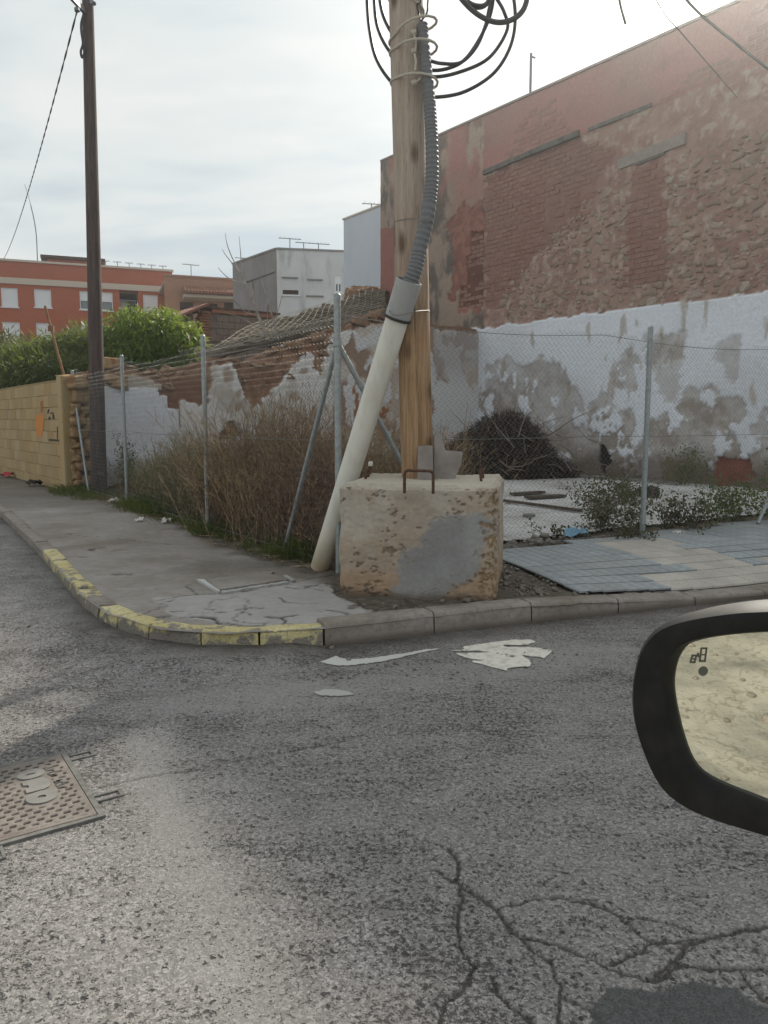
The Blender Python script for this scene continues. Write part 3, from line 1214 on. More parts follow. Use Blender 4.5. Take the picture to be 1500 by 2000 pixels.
def front2(S, Zz):
    x = W2.O.x + W2.d.x * S
    y = W2.O.y + W2.d.y * S
    u, v = proj(x, y, Zz)
    n1_ = fbm(S * 2.3, Zz * 2.3, 201, 5, 0.6)
    n2_ = fbm(S * 7, Zz * 7, 207, 4, 0.6)
    n3_ = fbm(S * 0.7, Zz * 0.7, 211, 4)
    ju = u + (n1_ - 0.5) * 46 + (n2_ - 0.5) * 16
    jv = v + (fbm(S * 2.3, Zz * 2.3, 221, 5, 0.6) - 0.5) * 46 + (fbm(S * 7, Zz * 7, 227, 3) - 0.5) * 16
    N = len(S)
    col = np.tile(np.array([0.27, 0.185, 0.148]), (N, 1))          # rubble mortar
    col = lerp(col, np.array([0.225, 0.14, 0.115]), sstep(0.45, 0.65, n1_))
    col = lerp(col, np.array([0.34, 0.28, 0.225]), sstep(0.55, 0.7, n2_) * 0.7)
    off = (n2_ - 0.5) * 0.045 + (n1_ - 0.5) * 0.04
    # pink rendered band at the top
    bl = np.interp(u, [700, 745, 947, 1133, 1275, 1500, 2600], [520, 415, 338, 262, 206, 118, -330])
    pk = v < bl + 2 + (n2_ - .5) * 5
    c2 = lerp(np.tile(np.array([0.29, 0.155, 0.132]), (N, 1)), np.array([0.25, 0.165, 0.14]), sstep(0.42, 0.70, n3_) * 0.6)
    c2 = lerp(c2, np.array([0.20, 0.13, 0.115]), sstep(0.55, 0.78, n1_) * 0.4)
    col = np.where(pk[:, None], c2, col)
    off = np.where(pk, 0.02 + (n2_ - .5) * 0.004, off)
    # brick beds
    for P, cc in ((BRICKR, (0.205, 0.12, 0.10)), (DOORR, (0.215, 0.125, 0.105))):
        m = inpoly(u + (n2_ - .5) * 16 + (n1_ - .5) * 50, v + (n1_ - .5) * 60, P)
        col = np.where(m[:, None], np.array(cc) * (0.8 + 0.4 * n2_)[:, None], col)
        off = np.where(m, 0.0, off)
    # left strip: peeling grey render
    lf = u < 946 + (n2_ - .5) * 8
    g = lerp(np.tile(np.array([0.30, 0.235, 0.185]), (N, 1)), np.array([0.135, 0.118, 0.102]), sstep(0.46, 0.60, fbm(S * 1.6, Zz * 0.9, 231, 5, 0.62)))
    g = lerp(g, np.array([0.29, 0.14, 0.115]), sstep(0.5, 0.62, fbm(S * 0.9 + 5, Zz * 0.6, 237, 4)) * (1 - sstep(330, 430, v + (n1_ - .5) * 160)) * 0.8)
    g = lerp(g, np.array([0.28, 0.115, 0.095]), ((u < 772) & (v > 455 + (n1_ - .5) * 60)).astype(float) * 0.85)
    col = np.where(lf[:, None], g, col)
    off = np.where(lf, 0.03 + (n2_ - .5) * 0.02, off)
    m = inpoly(ju, jv, ORANGE) & lf
    col = np.where(m[:, None], lerp(np.tile(np.array([0.29, 0.15, 0.112]), (N, 1)), np.array([0.22, 0.11, 0.085]), sstep(.4, .6, n2_)), col)
    off = np.where(m, 0.012, off)
    m = inpoly(u, v, STEP)
    col = np.where(m[:, None], np.array([0.15, 0.075, 0.06]) * (0.75 + 0.5 * n2_)[:, None], col)
    off = np.where(m, -0.02, off)
    k_ = np.where(lf, 1.36 - 0.26 * sstep(300, 400, v + (n1_ - .5) * 160), 1.36)[:, None]
    col = np.minimum(col * k_ * np.array([1.0, 0.99, 1.03]), 0.7)
    # white lower wall
    wt = jv * 0.25 + v * 0.75 > zwt(u)
    wc = lerp(np.tile(np.array([0.72, 0.745, 0.80]), (N, 1)), np.array([0.63, 0.64, 0.675]), sstep(.42, .68, n3_) * 0.7)
    wc = lerp(wc, np.array([0.42, 0.37, 0.32]), sstep(0.66, 0.74, fbm(S * 5, Zz * 1.6, 241, 4)) * 0.8)
    col = np.where(wt[:, None], wc, col)
    off = np.where(wt, 0.055 + (n3_ - .5) * 0.02, off)
    pm = np.zeros(N)
    for P in PEEL:
        q = np.zeros(N)
        for dx_, dy_ in ((0, 0), (5, 0), (-5, 0), (0, 5), (0, -5), (9, 7), (-9, -7), (8, -8), (-8, 8)):
            q += inpoly(ju + dx_, jv + dy_, P) / 9.0
        pm = np.maximum(pm, q)
    pm = np.maximum(pm, sstep(.60, .70, fbm(S * 2.0, Zz * 2.0, 251, 5, 0.6)) * sstep(740, 800, v))
    pm = np.maximum(pm, (1 - sstep(.75, 1.25, Zz + (n1_ - .5) * 1.9)) * sstep(935, 960, u) * .95)
    pm *= 1 - sstep(.585, .63, fbm(S * 3.0, Zz * 2.4, 257, 5, 0.65))
    pm *= wt
    pm = sstep(.15, .75, pm)
    pc = lerp(np.tile(np.array([0.375, 0.325, 0.28]), (N, 1)), np.array([0.29, 0.24, 0.20]), sstep(.4, .62, n1_))
    pc = lerp(pc, np.array([0.45, 0.41, 0.375]), sstep(.55, .7, n2_) * 0.6)
    col = lerp(col, pc, pm * (.62 + .30 * sstep(.3, .7, n1_)) * (.68 + .32 * sstep(690, 800, v)))
    off = off + (0.034 + (n2_ - .5) * 0.012 - off) * sstep(.3, .6, pm)
    # damp earthy foot of the wall
    dm = sstep(0.75, 0.35, Zz + (n1_ - .5) * 0.7) * wt
    col = lerp(col, np.array([0.145, 0.108, 0.082]), dm * 0.85)
    m = (inpoly(ju, jv, [(1166, 872), (1186, 868), (1192, 900), (1180, 925), (1164, 915)]))
    col = np.where(m[:, None], np.array([0.035, 0.03, 0.028]), col)
    off = np.where(m, -0.03, off)
    m = inpoly(ju * .4 + u * .6, jv * .4 + v * .6, [(1402, 890), (1470, 900), (1478, 940), (1402, 948)])
    col = np.where(m[:, None], np.array([0.235, 0.095, 0.07]) * (0.75 + 0.5 * n2_)[:, None], col)
    off = np.where(m, 0.0, off)
    return off, col


ss = np.concatenate([np.arange(0, 12.6, 0.036), np.arange(12.6, L2 + 0.01, 0.15)])
wall_o, V2, C2 = wall_mesh('wall', W2, ss, top2, 0.4, front2, M_WALLCOL, 250, red)

# rest of the building: roof, far walls
M_ROOFFLAT = material('flat roof', (0.3, 0.27, 0.24), rough=0.95)
M_RENDER = material('plain render', lambda n: n.ramp(n.noise(1.5, 5, 0.6, n.geo('Position')), [(0.3, (0.26, 0.16, 0.13)), (0.7, (0.34, 0.24, 0.2))]), rough=0.95, spec=0.1)
b = MB()
zt0, zt1 = top2(0), top2(L2)
q = [W2.pt(0, zt0 - 0.4, -0.41), W2.pt(L2, zt1 - 0.4, -0.41), W2.pt(L2, zt1 - 0.4, -9), W2.pt(0, zt0 - 0.4, -9)]
b.prism(q, (0, 0, -0.25))
b.obj('roof', M_ROOFFLAT, red)
b = MB()
b.prism([W2.pt(0.012, 0, -0.405), W2.pt(0.012, 0, -9), W2.pt(0.012, zt0 - 0.02, -9), W2.pt(0.012, zt0 - 0.02, -0.405)], W2.d * 0.3)
b.prism([W2.pt(L2 - .3, 0, -0.405), W2.pt(L2 - .3, 0, -9), W2.pt(L2 - .3, zt1 - 0.02, -9), W2.pt(L2 - .3, zt1 - 0.02, -0.405)], W2.d * 0.29)
b.prism([W2.pt(0.32, 0, -8.7), W2.pt(L2 - 0.32, 0, -8.7), W2.pt(L2 - 0.32, zt1 - 0.02, -8.7), W2.pt(0.32, zt0 - 0.02, -8.7)], W2.n * -0.29)
b.obj('far_wall', M_RENDER, red)

# bricks
brick_var = []
for k in range(5):
    b = MB()
    b.box((0, 0, 0), (0.27, 0.05, 0.088), ch=0.006)
    v = np.array(b.v)
    rs = np.random.RandomState(k)
    v += rs.uniform(-1, 1, v.shape) * np.array([0.004, 0.003, 0.003])
    brick_var.append(dims(np_mesh('brick', v, b.f, M_BRICK)))
pink_var = []
for k in range(3):
    me = brick_var[k].copy()
    me.materials.clear()
    me.materials.append(M_PINK)
    me['dim'] = list(brick_var[k]['dim'])
    pink_var.append(me)
rng = random.Random(21)
items = []
ch_, bl_ = 0.100, 0.283
for row in range(int(9.6 / ch_)):
    z = row * ch_ + 0.05
    for c in range(int(13.2 / bl_)):
        s = (c + 0.5 * (row % 2)) * bl_ + 0.14
        p = W2.pt(s, z)
        u, v = proj(p.x, p.y, p.z)
        u, v = float(u), float(v)
        if v < -60 or u > 1580:
            continue
        ju = u + (rng.random() - .5) * 22 + (float(fbm(s * 2.3, z * 2.3, 201, 5, .6)) - .5) * 50
        bl = float(np.interp(u, [700, 745, 947, 1133, 1275, 1500, 2600], [520, 415, 338, 262, 206, 118, -330]))
        kind = None
        if bool(inpoly(np.array(ju), np.array(v + (ju - u) * .8), BRICKR)) or bool(inpoly(np.array(u), np.array(v), DOORR)):
            kind = 'b'
        elif v < bl - 6 and u > 946 and z < top2(s) - 0.25:
            kind = 'p' if fbm(s * 0.5, z * 0.5, 301, 3) > 0.42 else None
        elif bool(inpoly(np.array(u), np.array(v), STEP)):
            kind = 'b'
        if kind is None or rng.random() < ((0.05 if fbm(s * .9, z * .9, 303, 3) < .56 else .5) if kind == 'b' else 0.12):
            continue
        if kind == 'p':
            of = 0.0015 + rng.uniform(-0.002, 0.002)
            me = rng.choice(pink_var)
        else:
            of = -0.0155 + rng.uniform(-0.005, 0.004)
            me = rng.choice(brick_var)
            if bool(inpoly(np.array(u), np.array(v), STEP)):
                of -= 0.025
        items.append((me, W2.matrix(s + rng.uniform(-.004, .004), z + rng.uniform(-.003, .003), of, rng.uniform(-.012, .012), (rng.uniform(.95, 1.0), 1, rng.uniform(.93, 1.0)))))
pieces(red, 'brick', items)

# rubble stones
st_var = [stone_mesh(400 + k, 4, 1, 1, 1, 0.6, 0.85, M_STONE) for k in range(9)]
items = []
placed = []
rng = random.Random(33)
for k in range(14000):
    s = rng.uniform(4.9, 14.0)
    z = rng.uniform(2.9, 7.2)
    p = W2.pt(s, z)
    u, v = proj(p.x, p.y, p.z)
    u, v = float(u), float(v)
    if u > 1570 or v > zwt(u) - 6:
        continue
    bl = float(np.interp(u, [700, 745, 947, 1133, 1275, 1500, 2600], [520, 415, 338, 262, 206, 118, -330]))
    ok = (v > bl + 40) and not bool(inpoly(np.array(u), np.array(v), BRICKR)) and not bool(inpoly(np.array(u), np.array(v), DOORR)) and u > 960
    if u > 1300 and v < 250 + (1500 - u) * .3:
        ok = False
    if 1190 < u < 1320 and v < 345:
        ok = False
    if not ok:
        continue
    a = rng.choice([0.09, 0.11, 0.14, 0.17, 0.22, 0.28]) * (1.5 if rng.random() < 0.05 else 1)
    if fbm(s * 0.8, z * 0.8, 311, 3) < 0.36 and rng.random() < .6:
        continue
    if any(abs(s - q[0]) < (a + q[2]) * 0.45 and abs(z - q[1]) < (a + q[2]) * 0.27 for q in placed):
        continue
    placed.append((s, z, a))
    items.append((rng.choice(st_var), W2.matrix(s, z, -0.017, rng.uniform(-.45, .35), (a * rng.uniform(.85, 1.25), rng.uniform(.05, .085), a * rng.uniform(.40, .75)))))
    if len(items) > 1000:
        break
pieces(red, 'stone', items)

M_DARKCON = material('grey old concrete', lambda n: n.ramp(n.noise(6, 5, 0.65, n.geo('Position')), [(0.3, (0.10, 0.095, 0.09)), (0.7, (0.19, 0.18, 0.165))]), rough=0.95, spec=0.1)
M_LINTEL = material('concrete lintel', lambda n: n.ramp(n.noise(5, 5, 0.65, n.geo('Position')), [(0.3, (0.24, 0.205, 0.185)), (0.7, (0.34, 0.30, 0.275))]), rough=0.95, spec=0.1)


def strip(W, p0, p1, th, off0, off1):
    (s0, z0), (s1, z1) = W.at(*p0), W.at(*p1)
    return MB().prism([W.pt(s0, z0 - th / 2, off0), W.pt(s1, z1 - th / 2, off0), W.pt(s1, z1 + th / 2, off0), W.pt(s0, z0 + th / 2, off0)], W.n * (off1 - off0))


strip(W2, (947, 338), (1040, 299), 0.10, -0.05, 0.075).obj('ledge', M_DARKCON, red)
strip(W2, (1041, 299), (1134, 261), 0.11, -0.05, 0.09).obj('ledge', M_DARKCON, red)
strip(W2, (1150, 254), (1275, 205), 0.07, -0.05, 0.04).obj('ledge', M_DARKCON, red)
strip(W2, (1208, 322), (1340, 270), 0.20, -0.05, 0.035).obj('lintel', M_LINTEL, red)
strip(W2, (1242, 320), (1300, 297), 0.09, -0.05, 0.030).obj('lintel', M_DARKCON, red)
# coping along the roof edge
b = MB()
for i in range(17):
    s0, s1 = i * 1.0 + 0.004, (i + 1) * 1.0 - 0.004
    c0 = MB().prism([W2.pt(s0, top2(s0) + 0.004, 0.05), W2.pt(s1, top2(s1) + 0.004, 0.05), W2.pt(s1, top2(s1) + 0.004, -0.43), W2.pt(s0, top2(s0) + 0.004, -0.43)], (0, 0, 0.045))
    c0.obj('coping_slab', M_LINTEL, red)

# ------------------------------------------------------------------ crumbling party wall behind the weeds
W1 = Wall((-5.05, 12.82), (0.756, 0.654))
TOP1 = [(120, 740), (165, 726), (200, 722), (230, 722), (262, 719), (300, 735), (330, 727), (365, 716), (395, 712), (430, 702), (470, 702), (500, 700), (540, 688), (580, 678), (600, 664), (625, 655), (650, 644),
        (690, 632), (722, 622), (760, 622), (800, 628), (850, 633), (900, 638), (960, 643)]
T1 = sorted(W1.at(*p) for p in TOP1)
L1 = 9.85


def top1(s):
    z = float(np.interp(s, [t[0] for t in T1], [t[1] for t in T1]))
    return z + 0.16 * (float(fbm(s * 3.1, 0, 321, 4)) - 0.5)


PL_WHITE = [
    [(415, 716), (440, 708), (462, 730), (468, 770), (490, 800), (505, 860), (440, 930), (350, 900), (352, 822), (400, 792), (413, 760)],
    [(505, 778), (545, 748), (572, 712), (585, 700), (614, 700), (612, 725), (640, 737), (656, 722), (656, 900), (560, 900), (515, 830)],
    [(690, 634), (760, 634), (852, 640), (960, 645), (960, 980), (640, 980), (656, 722), (676, 668)],
]


def front1(S, Zz):
    x = W1.O.x + W1.d.x * S
    y = W1.O.y + W1.d.y * S
    u, v = proj(x, y, Zz)
    n1_ = fbm(S * 2.6, Zz * 2.6, 331, 5, 0.6)
    n2_ = fbm(S * 9, Zz * 9, 337, 4, 0.6)
    n3_ = fbm(S * 0.9, Zz * 0.9, 341, 4)
    ju = u + (n1_ - 0.5) * 40 + (n2_ - 0.5) * 14
    jv = v + (fbm(S * 2.6, Zz * 2.6, 347, 5, 0.6) - 0.5) * 40 + (fbm(S * 9, Zz * 9, 349, 3) - 0.5) * 14
    N = len(S)
    col = lerp(np.tile(np.array([0.25, 0.130, 0.082]), (N, 1)), np.array([0.33, 0.21, 0.135]), sstep(.40, .62, n1_))
    col = lerp(col, np.array([0.15, 0.088, 0.06]), sstep(.56, .72, n2_))
    off = (n1_ - .5) * 0.10 + (n2_ - .5) * 0.05
    sm = inpoly(ju * .3 + u * .7, jv * .3 + v * .7, [(305, 742), (400, 735), (415, 800), (350, 830), (345, 800), (322, 795), (322, 772), (305, 770)])
    col = np.where(sm[:, None], np.array([0.215, 0.115, 0.078]) * (0.85 + .3 * n2_)[:, None], col)
    off = np.where(sm, 0.005, off)
    pm = np.zeros(N, bool)
    for P in PL_WHITE[:2]:
        pm |= inpoly(ju, jv, P)
    pm |= (v > 795 + (n1_ - .5) * 60) & (u > 350) & (u < 660)
    pm |= inpoly(ju, jv, [(640, 660), (690, 636), (690, 760), (650, 800), (628, 740)])
    wc = lerp(np.tile(np.array([0.68, 0.665, 0.655]), (N, 1)), np.array([0.50, 0.45, 0.41]), sstep(.5, .68, n1_))
    wc = lerp(wc, np.array([0.33, 0.24, 0.18]), sstep(.64, .74, fbm(S * 4, Zz * 4, 353, 4)) * .8)
    col = np.where(pm[:, None], wc, col)
    off = np.where(pm, 0.05 + (n3_ - .5) * .03, off)
    hole = inpoly(ju, jv, [(430, 835), (452, 822), (468, 838), (455, 860), (432, 862)])
    col = np.where(hole[:, None], np.array([0.2, 0.13, 0.085]), col)
    off = np.where(hole, 0.0, off)
    # pinkish plaster on the right part
    dm = inpoly(ju * .5 + u * .5, jv * .5 + v * .5, PL_WHITE[2])
    dc = lerp(np.tile(np.array([0.48, 0.395, 0.335]), (N, 1)), np.array([0.58, 0.52, 0.47]), sstep(.42, .62, n1_))
    dc = lerp(dc, np.array([0.31, 0.215, 0.165]), sstep(.52, .66, fbm(S * 1.8, Zz * 1.3, 359, 4)))
    wm = fbm(S * 1.9, Zz * 1.6, 361, 5, .6) + 0.10 * sstep(760, 820, v) * sstep(835, 860, u) - 0.03 > 0.53
    wm |= inpoly(ju, jv, [(850, 770), (900, 742), (944, 770), (950, 860), (905, 850), (880, 800)])
    wm |= inpoly(ju, jv, [(842, 800), (872, 795), (930, 870), (950, 940), (842, 930)])
    wm |= inpoly(ju, jv, [(676, 655), (760, 640), (752, 668), (700, 690)])
    dc = np.where(wm[:, None], np.array([0.62, 0.61, 0.62]), dc)
    dc = np.where((inpoly(ju, jv, [(690, 745), (697, 748), (699, 850), (684, 850)]) | inpoly(ju, jv, [(742, 790), (752, 790), (750, 850), (740, 850)]))[:, None], np.array([0.33, 0.15, 0.075]), dc)
    col = np.where(dm[:, None], dc, col)
    off = np.where(dm, np.where(wm, 0.045, 0.035) + (n2_ - .5) * .01, off)
    # grey wash near the corner
    gm = (sstep(838, 850, u) * sstep(770, 700, v) * dm)
    col = lerp(col, np.array([0.40, 0.375, 0.365]), gm * .7)
    # white panel
    cap = inpoly(ju * .3 + u * .7, jv * .5 + v * .5, [(190, 757), (225, 738), (262, 733), (300, 737), (314, 750), (314, 762), (190, 762)])
    col = np.where(cap[:, None], np.array([0.43, 0.38, 0.32]) * (.85 + .3 * n2_)[:, None], col)
    off = np.where(cap, 0.05, off)
    wp = inpoly(u, v, [(186, 757), (306, 758), (308, 772), (324, 773), (325, 796), (348, 801), (350, 905), (186, 960)])
    col = np.where(wp[:, None], lerp(np.tile(np.array([0.70, 0.71, 0.765]), (N, 1)), np.array([0.61, 0.61, 0.64]), sstep(.4, .7, n3_)), col)
    off = np.where(wp, 0.075, off)
    dmp = sstep(0.75, 0.3, Zz + (n1_ - .5) * 0.5)
    col = lerp(col, np.array([0.15, 0.105, 0.075]), dmp * .7)
    fr = sstep(0.16, 0.04, np.array([0.0] * N) + (np.interp(S, ssg, tpg) - Zz) + (n2_ - .5) * .14)
    col = lerp(col, np.array([0.225, 0.13, 0.085]), fr)
    off = off - fr * 0.05
    return off, col


ssg = np.arange(0, L1, 0.03)
tpg = np.array([top1(s) for s in ssg])
crumb = empty('crumbling_wall', W1.pt(4.5, 0.1), label='crumbling plastered rubble wall with white panel behind the dry weeds', cat='wall', kind='thing')
wall_mesh('wall', W1, ssg, top1, 0.45, front1, M_WALLCOL, 105, crumb)
es_var = [stone_mesh(450 + k, 5, 1, 1, 1, 0.75, 0.85, M_EARTHSTONE) for k in range(7)]
oc_var = [stone_mesh(470 + k, 5, 1, 1, 1, 0.5, 0.75, M_OCHRE) for k in range(5)]
rng = random.Random(44)
items = []
for k in range(150):
    s = rng.uniform(0.3, L1 - 1.0)
    u = float(proj(*W1.pt(s, 2))[0])
    a = rng.choice([.06, .08, .1, .13, .2])
    items.append((rng.choice(es_var), W1.matrix(s, top1(s) + rng.uniform(-.08, .03), -rng.uniform(0.0, .42), rng.uniform(-.5, .5), (a * 1.3, a, a * rng.uniform(.4, .8)))))
for u, v, a in [(303, 718, .16), (905, 0, 0)][:1]:
    s, z = W1.at(u, v + 12)
    items.append((es_var[2], W1.matrix(s, z, -.1, 0.1, (.22, .2, .22))))
for u, v, a in [(525, 712, .2), (590, 690, .2), (640, 668, .3), (632, 690, .2), (565, 735, .16), (480, 740, .16), (500, 715, .2), (655, 700, .2), (330, 755, .18), (318, 780, .16), (622, 660, .34), (700, 628, .3), (735, 615, .34), (755, 622, .2)]:
    s, z = W1.at(u, v)
    items.append((rng.choice(es_var), W1.matrix(s, z, -.02, rng.uniform(-.3, .3), (a * 1.2, .2, a * .7))))
pieces(crumb, 'stone', items)
# big ochre stones of the end pier
PIER = [(150, 745, .42, .26), (158, 772, .40, .28), (232, 745, .36, .26), (212, 742, .3, .2), (146, 800, .22, .2), (163, 806, .24, .22), (150, 822, .26, .18), (145, 845, .2, .18), (160, 850, .26, .22),
        (150, 868, .22, .16), (163, 880, .26, .2), (148, 892, .24, .22), (160, 910, .28, .24), (148, 925, .2, .26), (163, 938, .24, .2), (172, 790, .22, .3), (172, 830, .2, .3), (172, 870, .2, .3), (174, 915, .2, .3), (147, 945, .2, .16)]
Wp = Wall((-5.2, 12.62), (0.756, 0.654))
for u, v, a, h in PIER:
    s, z = Wp.at(u, v)
    add('stone', rng.choice(oc_var), crumb, Wp.matrix(s, z, -.14, rng.uniform(-.15, .15), (a, .5, h * 1.08)))

# ------------------------------------------------------------------ cream block wall on the far left
W3 = Wall((-5.22, 12.6), (-0.6, 0.8))


def f_cream(n):
    v = n.geo('Position')
    a = n.noise(1.6, 5, 0.6, v)
    b = n.noise(24, 5, 0.65, v)
    r = n.rand()
    c = n.ramp(r, [(0.0, (0.35, 0.255, 0.14)), (1.0, (0.43, 0.33, 0.195))])
    c = n.mix(n.ramp(a, [(0.4, 0.0), (0.7, 0.5)]), c, (0.42, 0.27, 0.10))
    c = n.mix(n.ramp(b, [(0.5, 0.0), (0.8, 0.5)]), c, (0.25, 0.18, 0.10))
    return {'Base Color': c, 'Normal': n.bump(b, 0.4, 0.008)}


M_CREAM = material('cream painted block', f_cream, rough=0.9, spec=0.15)
M_CREAMJ = material('cream wall mortar', (0.27, 0.19, 0.095), rough=0.95)
M_OGRAF = material('orange paint', (0.55, 0.22, 0.05), rough=0.8)
M_DGRAF = material('dark scribble', (0.05, 0.045, 0.04), rough=0.8)
cream = empty('cream_block_wall', W3.pt(3, 0.1), label='long cream painted block wall with an orange paint patch', cat='wall', kind='thing')
b = MB()
b.prism([W3.pt(0, 0.05, -0.012), W3.pt(8.4, 0.05, -0.012), W3.pt(8.4, 1.93, -0.012), W3.pt(0, 1.93, -0.012)], W3.n * -0.2)
b.obj('mortar_bed', M_CREAMJ, cream)
bv = []
for k in range(4):
    b = MB()
    b.box((0, 0, 0), (0.398, 0.04, 0.199), ch=0.007)
    v = np.array(b.v) + np.random.RandomState(k + 50).uniform(-1, 1, (24, 3)) * np.array([.002, .003, .002])
    bv.append(dims(np_mesh('block', v, b.f, M_CREAM)))
rng = random.Random(55)
items = []
for row in range(9):
    z = 0.16 + row * 0.203
    s = 0.26 + 0.2 + (0.2 if row % 2 else 0)
    if row % 2:
        items.append((bv[0], W3.matrix(0.36, z, -.008, 0, (.48, 1, 1))))
    while s < 8.2:
        items.append((rng.choice(bv), W3.matrix(s, z + rng.uniform(-.002, .002), -0.008 + rng.uniform(-.004, .002), rng.uniform(-.006, .006), (.995, 1, 1))))
        s += 0.402
pieces(cream, 'block', items)
b = MB()
b.prism([W3.pt(0, 0.06, 0.018), W3.pt(0.25, 0.06, 0.018), W3.pt(0.25, 1.97, 0.018), W3.pt(0, 1.97, 0.018)], W3.n * -0.24)
b.obj('pilaster', M_CREAM, cream)


def patch_on(W, polypx, off, mat, name, parent, th=0.003):
    P = [W.at(*p) for p in polypx]
    return MB().prism([W.pt(s, z, off) for s, z in P], W.n * th).obj(name, mat, parent)


patch_on(W3, [(71, 812), (88, 808), (87, 830), (84, 853), (74, 853), (72, 830)], 0.0135, M_OGRAF, 'paint_patch', cream)
patch_on(W3, [(80, 785), (86, 782), (86, 804), (82, 806)], 0.0135, material('brown paint drip', (0.32, 0.13, 0.04), rough=.85), 'paint_patch', cream)
for p in [[(95, 800), (98, 798), (97, 806), (94, 808)], [(100, 806), (106, 805), (106, 808), (100, 809)], [(96, 815), (100, 813), (100, 819), (96, 820)], [(104, 810), (107, 809), (108, 818), (105, 819)]]:
    patch_on(W3, p, 0.0135, M_DGRAF, 'scribble', cream)
patch_on(W3, [(97, 857), (125, 859), (125, 863), (97, 861)], 0.0135, M_DGRAF, 'stain', cream)
patch_on(W3, [(113, 833), (115, 833), (115, 857), (113, 857)], 0.0135, M_DGRAF, 'stain', cream)
# ================================================================== buildings further back
def f_plain(c0, c1, sc=0.6, stain=0.5, sdark=0.5):
    def f(n):
        v = n.geo('Position')
        a = n.noise(sc, 5, 0.6, v)
        st = n.noise(1.3, 5, 0.65, n.mapping(v, scale=(1, 1, 0.25)))
        c = n.mix(n.ramp(a, [(0.35, 0.0), (0.65, 1.0)]), c0, c1)
        return n.mix(n.ramp(st, [(0.52, 0.0), (0.72, stain)]), c, tuple(x * sdark for x in c0))
    return f


def f_brickfar(c0, c1, mortar):
    def f(n):
        v = n.coord()
        m = n.n.new('ShaderNodeTexBrick')
        x, y, z = n.xyz(v)
        n.put(m.inputs['Vector'], n.comb(n.math('ADD', x, y), z, 0.0))
        m.inputs['Color1'].default_value = (*c0, 1)
        m.inputs['Color2'].default_value = (*c1, 1)
        m.inputs['Mortar'].default_value = (*mortar, 1)
        m.inputs['Scale'].default_value = 1.0
        m.inputs['Brick Width'].default_value = 0.26
        m.inputs['Row Height'].default_value = 0.075
        m.inputs['Mortar Size'].default_value = 0.008
        a = n.noise(0.5, 4, 0.6, n.geo('Position'))
        return n.mix(n.ramp(a, [(0.4, 0.0), (0.7, 0.25)]), m.outputs['Color'], tuple(x * .7 for x in c0))
    return f


M_APT = material('orange red brick facade', f_brickfar((0.42, 0.115, 0.058), (0.37, 0.098, 0.05), (0.33, 0.15, 0.10)), rough=0.9, spec=0.15)
M_HOUSE = material('brown brick facade', f_brickfar((0.38, 0.19, 0.12), (0.33, 0.16, 0.10), (0.33, 0.24, 0.18)), rough=0.9, spec=0.15)
M_BAND = material('pale stone band', (0.52, 0.45, 0.38), rough=0.9)
M_SHUT = material('white shutter', lambda n: n.mix(n.ramp(n.math('FRACT', n.math('MULTIPLY', n.xyz(n.geo('Position'))[2], 18.0)), [(0.0, 1.0), (0.2, 0.0)]), (0.72, 0.73, 0.75), (0.5, 0.5, 0.52)), rough=0.6)
M_WFRAME = material('white window frame', (0.70, 0.71, 0.72), rough=0.5)
M_GLASS = material('dark window glass', (0.14, 0.165, 0.18), rough=0.08, spec=0.8)
M_DARK = material('dark opening', (0.025, 0.022, 0.02), rough=0.9)
M_BROWNSH = material('dark brown shutter', (0.055, 0.03, 0.025), rough=0.7)
M_RTILE = material('red clay tile', f_rand([(0.26, 0.10, 0.06), (0.34, 0.15, 0.09), (0.22, 0.085, 0.055)], 8), rough=0.9)
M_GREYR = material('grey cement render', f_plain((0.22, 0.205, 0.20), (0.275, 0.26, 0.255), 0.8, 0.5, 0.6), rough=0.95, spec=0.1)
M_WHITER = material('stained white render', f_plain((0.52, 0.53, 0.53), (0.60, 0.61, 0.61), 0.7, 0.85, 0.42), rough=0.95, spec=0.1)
M_BLUEW = material('bluish white render', f_plain((0.50, 0.545, 0.60), (0.55, 0.59, 0.645), 0.4, 0.25, 0.8), rough=0.95, spec=0.1)
M_METAL = material('grey metal', lambda n: n.ramp(n.noise(30, 4, 0.6, n.geo('Position')), [(0.3, (0.26, 0.275, 0.285)), (0.7, (0.36, 0.375, 0.385))]), rough=0.55, metal=0.35)
M_ANT = material('antenna metal', (0.17, 0.18, 0.19), rough=0.5, metal=0.5)


def wrect(W, u0, v0, u1, v1):
    s0, z1 = W.at(u0, v0)
    s1, z0 = W.at(u1, v1)
    return s0, z0, s1, z1


def slab(W, s0, z0, s1, z1, o0, o1):
    return MB().prism([W.pt(s0, z0, o0), W.pt(s1, z0, o0), W.pt(s1, z1, o0), W.pt(s0, z1, o0)], W.n * (o1 - o0))


